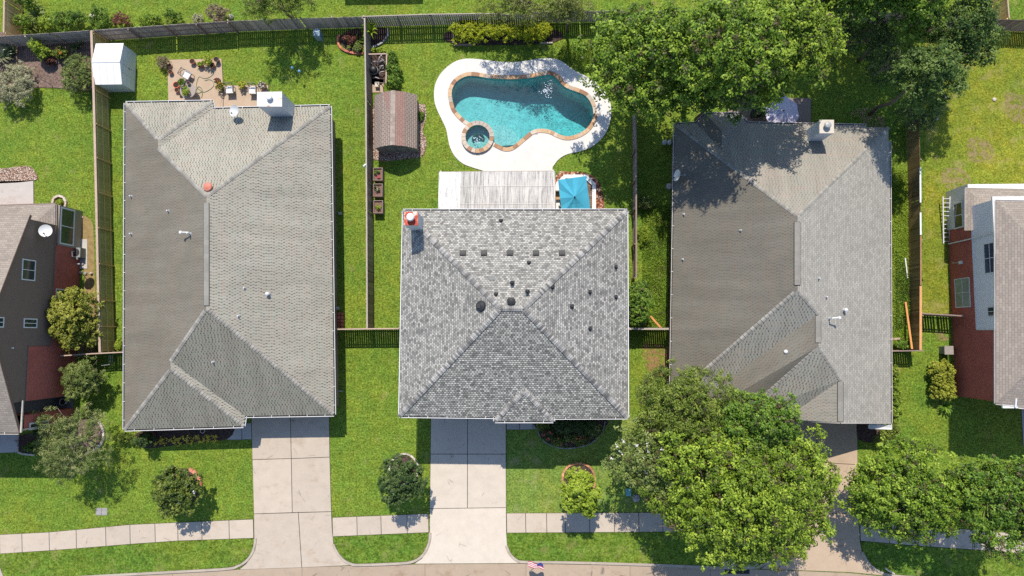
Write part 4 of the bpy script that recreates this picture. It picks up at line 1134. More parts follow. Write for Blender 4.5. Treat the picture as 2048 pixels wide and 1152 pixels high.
# beds
def bed(name, pts, mat, z=.012, z1=.05):
    q = smooth_closed([Vector(G(*p)) for p in pts], 3); mb = MB(); mb.prism(q, -.01, z1, bottom=False); return tag(mb.build(name, mat), kind='structure')
bed('mulch_bed', [(-20,70),(90,76),(178,80),(184,120),(186,178),(150,180),(110,176),(60,176),(20,182),(-20,190)], MULCH_P)
bed('mulch_bed', [(684,70),(700,61),(722,60),(725,104),(705,104),(690,96),(680,84)], MULCH)
bed('mulch_bed', [(738,58),(772,57),(774,72),(764,84),(750,92),(738,96)], MULCH)
bed('mulch_bed', [(908,60),(1104,58),(1104,86),(908,88)], MULCH)
bed('mulch_bed', [(284,862),(455,852),(455,878),(400,883),(330,893),(290,896),(281,880)], MULCH)
bed('mulch_bed', [(1075,840),(1208,838),(1205,860),(1190,880),(1160,892),(1125,893),(1092,882),(1077,862)], MULCH)
bed('mulch_bed', [(1157,930),(1176,934),(1187,950),(1187,972),(1174,986),(1157,988),(1139,984),(1128,970),(1128,950),(1138,934)], MULCH)
bed('mulch_bed', [(345,945),(365,936),(385,942),(399,960),(399,985),(385,1005),(360,1012),(340,995),(334,965)], MULCH)
bed('mulch_bed', [(805,912),(822,916),(832,934),(830,955),(815,968),(798,965),(785,950),(785,930),(793,916)], MULCH)
bed('mulch_bed', [(158,840),(180,838),(198,850),(204,868),(200,885),(188,898),(170,908),(140,905),(130,880),(140,850)], MULCH_P)
bed('mulch_bed', [(40,872),(120,862),(125,890),(70,905),(40,900)], MULCH)
bed('mulch_bed', [(1718,838),(1768,838),(1768,880),(1718,880)], MULCH)
bed('gravel_bed', [(748,205),(770,186),(830,208),(848,208),(853,225),(850,245),(846,262),(853,280),(851,300),(842,314),(820,317),(746,319),(745,260)], GRAVEL)
bed('gravel_bed', [(-40,338),(10,337),(38,333),(60,333),(71,345),(68,362),(-40,366)], GRAVEL)
bed('gravel_bed', [(1112,352),(1140,344),(1175,347),(1196,362),(1204,385),(1204,440),(1112,440)], GRAVEL_R)
bed('dirt_patch', [(152,440),(182,440),(188,480),(190,560),(192,700),(150,700),(170,560)], SAND, z1=.012)
bed('dirt_patch', [(1285,690),(1322,690),(1336,700),(1337,760),(1300,750)], DIRT_A, z1=.012)
bed('dirt_patch', [(1786,736),(1800,734),(1798,752),(1788,756)], SAND, z1=.012)
bed('dirt_patch', [(1870,665),(1884,662),(1898,668),(1896,680),(1874,680)], SAND_A, z1=.012)
bed('dirt_patch', [(2010,190),(2044,190),(2070,215),(2055,245),(2020,238)], SAND_A, z1=.014)
bed('dirt_patch', [(1935,280),(1966,276),(1988,300),(1975,322),(1940,322)], SAND_A, z1=.014)
bed('dirt_patch', [(1885,340),(1920,336),(1942,360),(1925,378),(1890,374)], SAND_A, z1=.014)
bed('dirt_patch', [(1720,240),(1700,225),(1740,215),(1770,240),(1760,262)], SAND_A, z1=.012)

# ------------------------------------------------------------------ house 1 : one storey, weathered grey hip roof
Z1 = 2.5
H1 = House('brick_house', 'one storey house with weathered grey hip roof, stained dark on its left slope', (P(455, 540).x, P(455, 540).y, 0))
for nme, x, y in (('A',251,206),('B',424,203),('C',427,218),('D',660,212),('E',668,829),('F',490,832),('Gg',487,852),('Hh',249,859)): H1.pt(nme, x, y, Z1)
pl = H1.eave_plane(H1.V['A'], H1.V['Hh'], .43, P(450, 500, Z1))
for nme, x, y in (('W1',316,280),('W2',316.5,297),('R1',413,393),('R2',412.5,617),('W3',341,722),('W4',341,738)): H1.pt(nme, x, y, plane=pl)
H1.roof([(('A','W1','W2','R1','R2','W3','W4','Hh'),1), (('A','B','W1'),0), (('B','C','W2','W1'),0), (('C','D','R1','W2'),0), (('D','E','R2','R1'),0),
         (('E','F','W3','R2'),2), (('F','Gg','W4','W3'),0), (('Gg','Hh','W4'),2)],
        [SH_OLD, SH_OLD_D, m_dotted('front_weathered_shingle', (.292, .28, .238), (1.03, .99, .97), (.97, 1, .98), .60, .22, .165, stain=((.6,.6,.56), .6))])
V = H1.V
H1.body([V[k] for k in ('A','B','C','D','E','F','Gg','Hh')], Z1, BRICK_T)
H1.gutter([[V[k] for k in ('A','B')], [V['B'], V['C']], [V['C'], V['D']], [V['D'], V['E']], [V['E'], V['F']], [V['F'], V['Gg']], [V['Gg'], V['Hh']], [V['Hh'], V['A']]])
H1.caps([(V['A'],V['W1']),(V['B'],V['W1']),(V['W2'],V['R1']),(V['D'],V['R1']),(V['R2'],V['E']),(V['W3'],V['R2']),(V['Hh'],V['W4']),(V['Gg'],V['W4'])], CAP_OLD, .13, .22, lift=.008)
H1.ridge_vent(H1.on(412.5,406)[0], H1.on(412.5,611)[0], CAP_OLD)
H1.chimney([(514,184),(564,183),(564,213),(514,213)], 5.1, SID_BLUE, WCAP, (537, 193, .19, .30, WHITE_R), zb=0.0)
for x, y in ((263,393),(337,422),(263,468),(490,576),(478,632),(427,724)): H1.pipe(x, y, .04, .26)
H1.pipe(538, 588, .065, .32, cap=True); o = H1.pipe(381, 468, .045, .5)
mb = MB(); q = H1.on(372, 467)[0]; mb.tube([q + Vector((-.05, 0, .55)), q + Vector((.42, 0, .46))], .045, 10); mb.lathe([(.09, -.05), (.11, 0), (.09, .05)], q + Vector((-.08, 0, .57)), 14); mb.build('flue_elbow', WHITE_R, H1.root)
p_, n_ = H1.on(418, 375); mb = MB(); mb.lathe([(.24, 0), (.24, .16), (.31, .17), (.27, .25), (.05, .30)], p_, 20); o = mb.build('roof_turbine', plain('faded_pink_metal', (.50, .17, .12), .6, .3, var=.2), H1.root)
o['label'] = 'faded red round roof ventilator'
mb = MB(); mb.tube([Q(662, 426, .4), Q(672, 427, .3)], .05, 8); mb.build('downspout', WHITE_R, H1.root)

# ------------------------------------------------------------------ house 2 : two storeys, new grey blend hip roof
Z2 = 5.5
H2 = House('brick_house', 'house with new mottled grey hip roof and black box vents, before the pool', (P(1028, 630).x, P(1028, 630).y, 0))
for nme, x, y in (('A',806,421),('D',1254.5,421),('E',1256,835),('E1',1106.5,835.5),('P1',1106.5,842.5),('P2',990,842.5),('H1',990,834),('Hh',798.5,832)): H2.pt(nme, x, y, Z2)
pf = H2.eave_plane(V2a := H2.V['Hh'], H2.V['E'], .46, P(1028, 620, Z2)); pw = H2.eave_plane(H2.V['P2'], H2.V['P1'], .46, P(1028, 620, Z2))
H2.pt('R1', 1001, 617, plane=pf); H2.pt('R2', 1047, 617, plane=pf); H2.pt('S', 1048.5, 783, plane=pw); H2.pt('Vv', 1048.5, 772, plane=pf)
H2.roof([(('A','D','R2','R1'),0), (('D','E','R2'),0), (('A','R1','Hh'),0), (('Hh','H1','Vv','E1','E','R2','R1'),1), (('P2','H1','Vv','S'),0), (('E1','P1','S','Vv'),0), (('P1','P2','S'),1)],
        [SH_NEW, m_shingle('front_blend_shingle', [(.62,.605,.54), (.12,.12,.112), (.52,.50,.44), (.18,.178,.163)], (.06,.06,.056), .19, .135, .018, grain=.12, lay=.30)])  # lighter copy of the roof shingle, offsetting weak sun on the front slope
V = H2.V
H2.body([V[k] for k in ('A','D','E','E1','P1','P2','H1','Hh')], Z2, BRICK_T, ins=.42)
H2.gutter([[V['A'], V['D']], [V['E'], V['E1']], [V['E1'], V['P1']], [V['P1'], V['P2']], [V['P2'], V['H1']], [V['H1'], V['Hh']]], .10, .6)
for a, b in (('D','E'), ('Hh','A')):
    mb = MB(); a, b = V[a], V[b]; nn = Vector((1 if ((a + b) / 2 - H2.center).x > 0 else -1, 0, 0)); mb.bar(a + nn * .035 + Vector((0,0,-.02)), b + nn * .035 + Vector((0,0,-.02)), .05, .12); mb.build('drip_edge', WHITE_R, H2.root)
H2.caps([(V['R1'],V['R2']),(V['A'],V['R1']),(V['D'],V['R2']),(V['Hh'],V['R1']),(V['E'],V['R2']),], CAP_NEW, .17, .135, lift=.04); H2.caps([(V['P2'],V['S']),(V['P1'],V['S'])], CAP_NEW, .14, .135, lift=.015)
for x in (925.5, 968, 1020, 1072, 1124): H2.boxvent(x, 506.5, .34, .10)
p_, n_ = H2.on(984.5, 557); mb = MB(); u = Vector((1, 0, 0)); v = n_.cross(u); mb.frame(p_ + n_ * .03, u * .19, v * .14, n_ * .03); mb.build('roof_vent', plain('grey_vent_metal', (.16, .165, .16), .6, .3), H2.root)
p_, n_ = H2.on(962.5, 612); mb = MB(); mb.lathe([(.33, 0), (.34, .07), (.30, .16), (.12, .21)], p_, 24, ax=n_); mb.frame(p_ + n_ * .21, Vector((.16, 0, 0)), Vector((0, .13, 0)), n_ * .012, .8); mb.build('attic_fan', DARK, H2.root)
p_, n_ = H2.on(1022.5, 602); mb = MB(); mb.lathe([(.20, 0), (.20, .16), (.26, .17), (.25, .30), (.15, .33), (.14, .29), (.06, .30)], p_, 22); mb.build('attic_fan', DARK, H2.root)
for x, y in ((1002,441),(1058,525),(992,588),(1105,574),(1180,584),(1144,613),(1180,657),(1232,594),(1232,534)): H2.pipe(x, y, .055, .26, DARK, flash=DARK)
for x, y in ((1024.5,566),(1055,583)): H2.pipe(x, y, .06, .38, DARK, cap=True, flash=DARK)
H2.chimney([(808,423.5),(836,423.5),(836,450.5),(808,450.5)], 8.1, SID_BLUE, RUST, (820, 433.5, .22, .45, WHITE_R))

# ------------------------------------------------------------------ house 3 : one storey, grey roof stepping forward in three ridges
Z3 = 2.55
H3 = House('brick_house', 'house with grey roof stepping forward in three ridges, tree shaded at the rear', (P(1560, 540).x, P(1560, 540).y, 0))
for nme, x, y in (('A',1350,248),('B1',1391,246),('B2',1411,227),('B3',1477,227),('B4',1495,246),('C',1733,250.5),('C2',1733,254),('D',1777,255),('D2',1777,282),('D3',1779.5,282),('E',1782,846),('L',1341,800),('V2e',1399,800),('F2a',1399,832),('F2l',1477,834),('F2r',1568,838)): H3.pt(nme, x, y, Z3)
pr = H3.eave_plane(H3.V['D3'], H3.V['E'], .47, P(1560, 500, Z3)); plf = H3.eave_plane(H3.V['A'], H3.V['L'], .47, P(1560, 500, Z3)); pb = H3.eave_plane(H3.V['A'], H3.V['C'], .47, P(1560, 500, Z3))
for nme, x, y in (('R1',1595,432),('R1b',1595,580),('R2a',1637,628),('R2b',1637,692),('R3a',1681.5,760),('R3b',1681.5,846)): H3.pt(nme, x, y, plane=pr)
pbay = H3.eave_plane(H3.V['B2'], H3.V['B3'], .47, P(1444, 400, Z3))
H3.pt('T', 1444, 262, plane=pbay); H3.pt('T2', 1444, 300, plane=pb); H3.V['T2'].z = max(H3.V['T2'].z, H3.V['T'].z)
gl = H3.pt('Gl', 1580, 841, Z3)
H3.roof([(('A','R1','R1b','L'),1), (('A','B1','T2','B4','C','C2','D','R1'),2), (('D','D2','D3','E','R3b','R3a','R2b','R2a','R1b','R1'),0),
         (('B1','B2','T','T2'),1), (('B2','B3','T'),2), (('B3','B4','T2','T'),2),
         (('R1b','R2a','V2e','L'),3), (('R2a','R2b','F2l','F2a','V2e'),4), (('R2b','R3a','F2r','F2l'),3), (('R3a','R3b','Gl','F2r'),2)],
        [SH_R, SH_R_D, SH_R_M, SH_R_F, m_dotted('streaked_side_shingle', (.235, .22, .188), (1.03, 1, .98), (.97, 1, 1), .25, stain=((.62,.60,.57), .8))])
V = H3.V
H3.body([V[k] for k in ('A','B1','B2','B3','B4','C','C2','D','D2','D3','E','Gl','F2r','F2l','F2a','V2e','L')], Z3, BRICK_T, ins=.3)
H3.gutter([[V['A'],V['B1']],[V['B1'],V['B2']],[V['B2'],V['B3']],[V['B3'],V['B4']],[V['B4'],V['C']],[V['D3'],V['E']],[V['L'],V['A']]], .085, .8, lipmat=plain('tan_gutter', (.52, .47, .44), .5, .3))
H3.ridge_vent(H3.on(1595,444)[0], H3.on(1595,570)[0], CAP_OLD_D, .36); H3.ridge_vent(H3.on(1637,632)[0], H3.on(1637,685)[0], CAP_OLD, .34); H3.ridge_vent(H3.on(1682,764)[0], H3.on(1682,843)[0], CAP_OLD, .36)
H3.caps([(V['A'],V['R1']),(V['D'],V['R1'])], CAP_OLD, .12, .22, lift=.006); H3.caps([(V['L'],V['R1b']),(V['F2l'],V['R2b']),(V['R2a'],V['R1b']),(V['R3a'],V['R2b'])], CAP_OLD, .13, .3, lift=.006)
# gable front wall under the rake and the short return gutter
mb = MB(); a, b, c = V['E'] + Vector((-.3, .3, -.1)), V['R3b'] + Vector((0, .3, -.15)), V['Gl'] + Vector((.1, .3, -.1)); mb.face([c, a, b]); mb.build('gable_wall', SID_WHITE, H3.root)
mb = MB(); mb.bar(V['R3b'] + Vector((0,-.02,-.08)), V['E'] + Vector((0,-.02,-.08)), .04, .16); mb.bar(V['R3b'] + Vector((0,-.02,-.08)), V['Gl'] + Vector((0,-.02,-.08)), .04, .16); mb.build('rake_board', FASCIA, H3.root)
mb = MB(); a = P(1738, 857, Z3 - .15); b = P(1783, 858.5, Z3 - .15); mb.bar(a, b, .04, .1); mb.bar(a, a + Vector((0, .25, 0)), .04, .1); mb.bar(b, b + Vector((0, .35, 0)), .04, .1); mb.face([a + Vector((0,.3,.0)), a + Vector((0,0,-.03)), b + Vector((0,0,-.03)), b + Vector((0,.3,.1))]); mb.build('eave_return', WHITE, H3.root)
mb = MB(); a = P(1566, 835, Z3 + .05); mb.bar(a, a + Vector((.32, 0, 0)), .05, .09); mb.bar(a + Vector((0,.14,0)), a + Vector((.32,.14,0)), .03, .08); mb.bar(a + Vector((.33,-.02,0)), a + Vector((.33,.16,0)), .03, .09); mb.build('gutter_end', WHITE, H3.root)
H3.chimney([(1639,239.5),(1668,239.5),(1668,266.5),(1639,266.5)], 5.1, SID_BLUE, CREAM, (1657, 249, .20, .32, GREYM), zb=0.0)
for x, y in ((1367,429),(1480,461),(1365,519),(1637,557),(1652,594)): H3.pipe(x, y, .035, .25)
H3.pipe(1688, 620, .06, .28, cap=True); H3.pipe(1568, 703, .065, .32, cap=True); H3.pipe(1658, 637, .045, .5)
mb = MB(); q = H3.on(1657, 637)[0]; mb.tube([q + Vector((0, 0, .5)), q + Vector((.42, .04, .52))], .045, 10); mb.lathe([(.08, -.05), (.10, 0), (.08, .05)], q + Vector((.47, .04, .54)), 14); mb.build('flue_elbow', WHITE_R, H3.root)

# ------------------------------------------------------------------ house 4 : two storeys, brown siding over brick, at the left edge
H4 = House('brick_house', 'dark brown sided house with red brick and beige roof at the left edge', (P(60, 640).x, P(60, 640).y, 0))
xw = P(157, 600).x; zE = 5.5
yb, yf, y1 = P(0, 672 - 242 * .89).y, P(0, 672 + 193 * .89).y, P(160, 790).y
ym = (yb + yf) / 2; zR = zE + .41 * (yb - ym); xl = xw - 13
def wallx(mb, ya, yb_, za, zb_, t=.5, mi=0, x=None):
    x = xw if x is None else x; mb.face([(x, ya, za), (x, yb_, za), (x, yb_, zb_), (x, ya, zb_)], t, mi)
mb = MB(); bz = P(157, 690).y
yw0, yw1 = P(157, 843).y, P(157, 816).y; wallx(mb, yw0, yw1, 0, 4.9); mb.face([(xw - 4, yw0, 0), (xw, yw0, 0), (xw, yw0, 4.9), (xw - 4, yw0, 4.9)]); mb.face([(xw, yw1, 0), (xw - 1.3, yw1, 0), (xw - 1.3, yw1, 4.9), (xw, yw1, 4.9)]); wallx(mb, y1, bz, 0, 4.9); wallx(mb, bz, yb - .25, 0, 2.75); mb.face([(xw, y1, 0), (xw - 5, y1, 0), (xw - 5, y1, 4.9), (xw, y1, 4.9)][::-1])
mb.build('brick_wall', BRICK, H4.root)
mb = MB()
zt = lambda y: zE + .41 * (min(yb - y, y - yf)) - .12
ys = [bz, ym, yb - .25]
mb.face([(xw + .012, bz, 2.75), (xw + .012, yb - .25, 2.75), (xw + .012, yb - .25, zt(yb - .25)), (xw + .012, ym, zt(ym)), (xw + .012, bz, zt(bz))])
mb.face([(xw + .012, y1, 4.9), (xw + .012, bz, 4.9), (xw + .012, bz, zt(bz)), (xw + .012, y1, zt(y1))])
xf = xw - 2.6
mb.face([(xf, yf + .3, 0), (xf, y1, 0), (xf, y1, zt(y1)), (xf, yf + .3, zt(yf + .3))]); mb.face([(xf - 8, yf + .3, 0), (xf, yf + .3, 0), (xf, yf + .3, zE), (xf - 8, yf + .3, zE)])
mb.face([(xw, y1, 4.9), (xw, y1, zt(y1)), (xf, y1, zt(y1)), (xf, y1, 4.9)]); mb.face([(xw - 8, yb - .25, 0), (xw, yb - .25, 0), (xw, yb - .25, zE), (xw - 8, yb - .25, zE)][::-1])
mb.build('siding_wall', SID_DARK, H4.root)
mb = MB(); wallx(mb, bz - .03, bz + .03, 2.75, 4.9, x=xw + .02); mb.bar((xw + .03, y1, 4.92), (xw + .03, bz, 4.92), .04, .07); mb.bar((xw + .03, bz, 2.77), (xw + .03, yb - .3, 2.77), .04, .07); mb.build('wall_trim', plain('dark_trim', (.16, .11, .09), .7, .2), H4.root)
H4.V = {'a': Vector((xw + .12, yb, zE)), 'b': Vector((xw + .12, ym, zR)), 'c': Vector((xw + .12, yf, zE)), 'a2': Vector((xl, yb, zE)), 'b2': Vector((xl, ym, zR)), 'c2': Vector((xl, yf, zE))}
H4.roof([(('a','b','b2','a2'),0), (('c','b','b2','c2'),0)], [SH_BR]); H4.center = Vector((xl, ym, zE))
mb = MB(); v = H4.V
for a, b in (('a','b'),('c','b')): mb.bar(v[a] + Vector((.02,0,-.10)), v[b] + Vector((.02,0,-.10)), .04, .18)
mb.build('rake_board', plain('brown_trim', (.17, .12, .095), .7, .2), H4.root)
H4.gutter([[v['c'], v['c2']]], .10, .9, lipmat=plain('beige_gutter', (.50, .45, .38), .5, .3))
mb = MB(); mb.bar(v['c'] + Vector((.10, .0, -.1)), v['c'] + Vector((.10, 2.1, -.1)), .10, .10); mb.tube([v['c'] + Vector((.05, .15, -.2)), v['c'] + Vector((.05, .15, -5.4))], .05, 8); mb.build('downspout', plain('tan_downspout', (.46, .42, .36), .5, .3), H4.root)
# one storey sun room behind
zs = 2.65
for nme, x, y, z in (('sa',110.5,408.5,zs),('sb',111.5,488.5,zs),('sc',-160,417,zs)): H4.pt(nme, x, y, z)
pe = H4.eave_plane(H4.V['sa'], H4.V['sb'], .45, P(20, 450, zs)); H4.pt('st', 62, 453, plane=pe); H4.pt('sd', 62, 489, plane=pe); H4.pt('st2', -160, 462, H4.V['st'].z)
H4.roof([(('sa','sb','sd','st'),0), (('sa','st','st2','sc'),0), (('st','sd','st2'),0)], [SH_BR], 'sunroom_roof')
mb = MB(); sx = P(163, 470).x; sy0, sy1 = P(150, 496).y, P(150, 424).y
mb.box(xl, sy0, 0, sx - .35, sy1, zs - .12); mb.build('sunroom_wall', BRICK, H4.root)
mb = MB(); mb.box(sx - .36, sy0 - .1, .0, sx + .02, sy1 + .05, .85); mb.box(sx - .36, sy0 - .1, 2.35, sx + .02, sy1 + .05, 2.5); mb.box(sx - .36, sy0 - .1, .85, sx, sy0, 2.35); mb.box(sx - .36, sy1 - .05, .85, sx, sy1 + .05, 2.35); mb.build('bay_wall', TAUPE, H4.root)
H4.window((sx - .02, (sy0 + sy1) / 2 - .02, 1.6), (0, 1, 0), (0, 0, 1), sy1 - sy0 - .05, 1.5, .11, bars=(1, 0), name='bay_window')
mb = MB(); e = P(111, 408.5, zs); e2 = P(-160, 417, zs); mb.bar(e + Vector((0,.05,-.05)), e2 + Vector((0,.05,-.05)), .10, .09); e3 = P(112, 489, zs); mb.bar(e + Vector((.06,0,-.05)), e3 + Vector((.06,0,-.05)), .08, .09); mb.build('gutter', plain('brown_gutter', (.20, .155, .13), .5, .3), H4.root)
def on_wall(px, py, x=None):
    d_ = ray(px, py); t = ((xw if x is None else x) - CO.x) / d_.x; return CO + d_ * t
def win4(px0, py0, px1, py1, bars, z_frame=.07, name='window'):
    a, b = on_wall(px0, (py0 + py1) / 2), on_wall(px1, (py0 + py1) / 2)
    t, u = on_wall((px0 + px1) / 2, py0), on_wall((px0 + px1) / 2, py1)
    H4.window((xw, (t.y + u.y) / 2, (a.z + b.z) / 2), (0, 1, 0), (0, 0, 1), abs(t.y - u.y), abs(a.z - b.z), z_frame, bars=bars, name=name)
win4(43, 519, 70, 561, (1, 0)); win4(46.5, 637, 73.5, 656, (1, 0)); win4(-9, 634, 7, 655, (1, 0)); win4(110, 578, 134, 632, (1, 0))
mb = MB(); c = on_wall(24, 696); mb.lathe([(.06, 0), (.05, .10)], c, 10, ax=(1, 0, 0)); mb.build('wall_light', WHITE_R, H4.root)
mb = MB()
for z in (0,): mb.tube([on_wall(148, 503) + Vector((.06,0,0)), on_wall(141, 503) + Vector((.1,0,0)), on_wall(141, 513) + Vector((.12,0,0)), on_wall(154, 516) + Vector((.15,0,0))], .035, 7); mb.lathe([(.09, 0), (.09, .22)], on_wall(150, 519) + Vector((.14, 0, 0)), 10, ax=(0, 1, 0))
mb.build('gas_meter', GREYM, H4.root)
mb = MB(); mb.box(xw - 1.3, yw1, -.01, xw - .03, y1, .12); mb.build('porch_floor', plain('shaded_porch_floor', (.16, .15, .145), .9, .1, var=.3), H4.root)  # shade of the recess put into the dark porch floor and wall colours
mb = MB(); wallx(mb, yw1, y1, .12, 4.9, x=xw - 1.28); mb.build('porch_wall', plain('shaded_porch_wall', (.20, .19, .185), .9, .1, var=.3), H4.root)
win4(58, 843, 96, 857, (0, 0), .10)

# ------------------------------------------------------------------ house 5 : two storeys, white siding over brick, at the right edge
H5 = House('brick_house', 'white sided red brick house with brown roof at the right edge', (P(1990, 600).x, P(1990, 600).y, 0))
z5 = 5.5
for nme, x, y, z in (('a',1991,401,z5),('b',1991.5,807,z5),('b2',2036,811,z5),('b3',2037,815,z5),('b4',2330,835,z5),('a4',2330,408,z5)): H5.pt(nme, x, y, z)
p5 = H5.eave_plane(H5.V['a'], H5.V['b'], .45, P(2100, 600, z5)); H5.pt('r1', 2190, 606, plane=p5); H5.pt('r2', 2330, 606, H5.V['r1'].z)
H5.roof([(('a','b','r1'),0), (('a','r1','r2','a4'),0), (('b','b2','b3','b4','r2','r1'),0)], [SH_BR])
v = H5.V; H5.center = P(2200, 600, z5)
H5.gutter([[v['a'], v['b']], [v['a'], v['a4']], [v['b'], v['b2']], [v['b3'], v['b4']]], .055, 1.2, lipmat=plain('cream_gutter', (.52, .49, .45), .5, .3), straps=False)
mb = MB(); q = P(2032, 797, z5 + .12); mb.bar(q, q + Vector((0, -.55, -.1)), .10, .08); mb.build('downspout', WHITE_R, H5.root)
x5 = P(1902, 600).x; y5b, y5f = P(0, 672 - 271 * .89).y - .3, P(0, 672 + 128 * .89).y
ysw = P(1902, 660).y
mb = MB()
def w5(mb, ya, yb_, za, zb_, x): mb.face([(x, yb_, za), (x, ya, za), (x, ya, zb_), (x, yb_, zb_)])
w5(mb, y5f, y5b, 0, 2.75, x5); w5(mb, y5f, ysw, 2.75, z5 - .12, x5); mb.face([(x5, y5f, 0), (x5 + 14, y5f, 0), (x5 + 14, y5f, z5 - .1), (x5, y5f, z5 - .1)])
mb.build('brick_wall', BRICK, H5.root)
mb = MB(); w5(mb, ysw, y5b, 2.75, z5 - .12, x5 - .02); mb.face([(x5 + 14, y5b, 0), (x5 - .02, y5b, 2.6), (x5 - .02, y5b, z5 - .1), (x5 + 14, y5b, z5 - .1)]); mb.build('siding_wall', SID_WHITE, H5.root)
mb = MB(); mb.bar((x5 - .04, ysw, 2.77), (x5 - .04, y5b, 2.77), .05, .10); mb.bar((x5 - .04, ysw, 2.75), (x5 - .04, ysw, z5 - .1), .05, .08, up=(0, 1, 0)); mb.build('wall_trim', WHITE, H5.root)
mb = MB(); ip = [(x5 - .36, y5f - .3), (x5 + 14, y5f - .3), (x5 + 14, y5b + .12), (x5 - .36, y5b + .12)]; mb.prism(ip, z5 - .16, z5 - .03); mb.build('fascia', WHITE, H5.root)
def on5(px, py, x): d_ = ray(px, py); t = (x - CO.x) / d_.x; return CO + d_ * t
def win5(px0, py0, px1, py1, x, bars, fr=.06, name='window', gm=None, fm=None):
    a, b = on5(px0, (py0 + py1) / 2, x), on5(px1, (py0 + py1) / 2, x); t, u = on5((px0 + px1) / 2, py0, x), on5((px0 + px1) / 2, py1, x)
    H5.window((x, (t.y + u.y) / 2, (a.z + b.z) / 2), (0, -1, 0), (0, 0, 1), abs(t.y - u.y), abs(a.z - b.z), fr, bars=bars, name=name, gm=gm, fm=fm)
win5(1911, 556, 1941, 615, x5, (1, 1), gm=plain('curtained_glass', (.20, .25, .24), .15, .5, var=.4, scale=1.2), fm=STUCCO)
win5(1969, 485, 1992, 547, x5 - .02, (1, 1), gm=plain('dark_blue_glass', (.05, .06, .10), .1, .6, var=.3, scale=2)); win5(1976, 613, 1991, 633, x5 - .02, (1, 0), gm=GLASSD)
mb = MB(); c = on5(1923, 525, x5); mb.tube([on5(1905, 526, x5) + Vector((-.03, 0, 0)), c + Vector((-.03, 0, 0))], .02, 6); mb.frame(c + Vector((-.06, 0, 0)), Vector((.06, 0, 0)), Vector((0, .11, 0)), Vector((0, 0, .14))); mb.build('meter_box', WHITE_R, H5.root)
mb = MB(); mb.tube([on5(1897, 488, x5 - .1), on5(1940, 478, x5 - .1), on5(1985, 466, x5 - .1)], .045, 8); mb.build('downspout', WHITE_R, H5.root)
# one storey room behind it
zr = 2.7
for nme, x, y, z in (('e1',1931,376.5,zr),('e2',1931,461,zr),('e3',2330,385,zr)): H5.pt(nme, x, y, zr)
pq = H5.eave_plane(H5.V['e1'], H5.V['e2'], .42, P(2050, 420, zr)); H5.pt('t1', 1986, 421, plane=pq); H5.pt('t2', 1978, 461, plane=pq); H5.pt('t3', 2330, 440, H5.V['t1'].z)
H5.roof([(('e1','e2','t2','t1'),0), (('e1','t1','t3','e3'),0)], [SH_BR], 'rear_roof')
v = H5.V; H5.gutter([[v['e1'], v['e3']], [v['e1'], v['e2']]], .035, 1.4, lipmat=plain('cream_rear_gutter', (.48, .44, .40), .5, .3), straps=False)
xr = P(1893, 430).x; yr0, yr1 = P(0, 672 - 211 * .946).y + .05, P(0, 672 - 290 * .946).y
mb = MB(); mb.box(xr, yr0, 0, xr + 14, yr1, zr - .14); mb.build('rear_wall', STUCCO, H5.root)
win5(1908, 404, 1927, 457, xr, (1, 0), .10, 'bay_window')
# ------------------------------------------------------------------ fences
fence('wooden_fence', 'mossy board fence with pinkish cap board beside the weathered grey roofed house', [(183,62),(187.5,180),(192.5,384),(197,600),(200,706)], 1.8, +1, W_OLIVE, rail=W_TAN, cap=W_CAP, capw=.17, nrail=3, gap=.003, tonesd=.10)
fence('wooden_fence', 'dark grey board fence behind the mulch bed in the back left corner', [(-60,78),(0,73),(100,66.5),(182,61)], 1.8, -1, W_GREY, rail=W_GREY, gap=.004)
fence('wooden_fence', 'long grey back fence behind the white shed, rails and posts showing', [(182,61),(330,50.5),(455,42.5)], 1.8, -1, W_GREY, rail=W_PLANT, gap=.004)
fence('wooden_fence', 'smooth faced grey back fence behind the lawn of the weathered grey house', [(455,42.5),(600,37),(727,33.5)], 1.75, +1, W_GREY, gap=.012, jitter=.03)
fence('wooden_fence', 'leaning pale grey back fence behind the pool yard with three rails showing', [(725,33),(860,28.5),(980,27),(1065,31)], 1.75, -1, W_GREY, gap=.026, nrail=3, jitter=.05, tonesd=.3, cap=W_GREY, capw=.06)
fence('wooden_fence', 'smooth grey back fence between the yellow hedge and the big shade trees', [(1065,24),(1165,22.5),(1300,22),(1500,22),(1700,23),(1830,27),(1975,38)], 1.75, +1, W_GREY, gap=.012, nrail=2)
fence('wooden_fence', 'brown board fence at the back of the sunny right hand yard', [(1975,38),(2050,40.5),(2160,45)], 1.75, +1, W_PLANT, gap=.02, nrail=2)
fence('wooden_fence', 'narrow dark fence dividing the pool yard from the neighbouring lawn', [(730.5,37),(733,200),(734.5,420),(735.5,657)], 1.75, -1, W_DARK, gap=.004, cap=W_GREY, capw=.10)
fence('wooden_fence', 'weathered double rail fence between the pool yard and the shaded house', [(1271,206),(1273,300),(1273,420),(1273,556)], 1.7, -1, W_GREY, rail=W_PLANT, gap=.02, nrail=3, cap=W_PLANT, capw=.10)
fence('wooden_fence', 'brown plank fence with big posts right of the three ridge roof house', [(1838,238),(1841,400),(1842.5,560),(1843,701)], 1.6, +1, gap=.004, board=m_wood('brown_plank_wood', (.22, .145, .06), (.31, .205, .09), (.39, .27, .13)), rail=m_wood('post_wood', (.20, .14, .09), (.28, .20, .13), (.36, .27, .18)), nrail=3)
fence('wooden_fence', 'slatted front fence and gate between the grey roof house and the new roof house', [(668,659.5),(735,658.5),(798,658)], 1.8, +1, W_DARK, gap=.022, cap=W_CAP, capw=.09, nrail=2)
fence('wooden_fence', 'dark front fence under the leafy bush left of the three ridge roof house', [(1258,658.5),(1341,658.5)], 1.8, +1, W_DARK, gap=.016, cap=W_GREY, capw=.13, nrail=2)
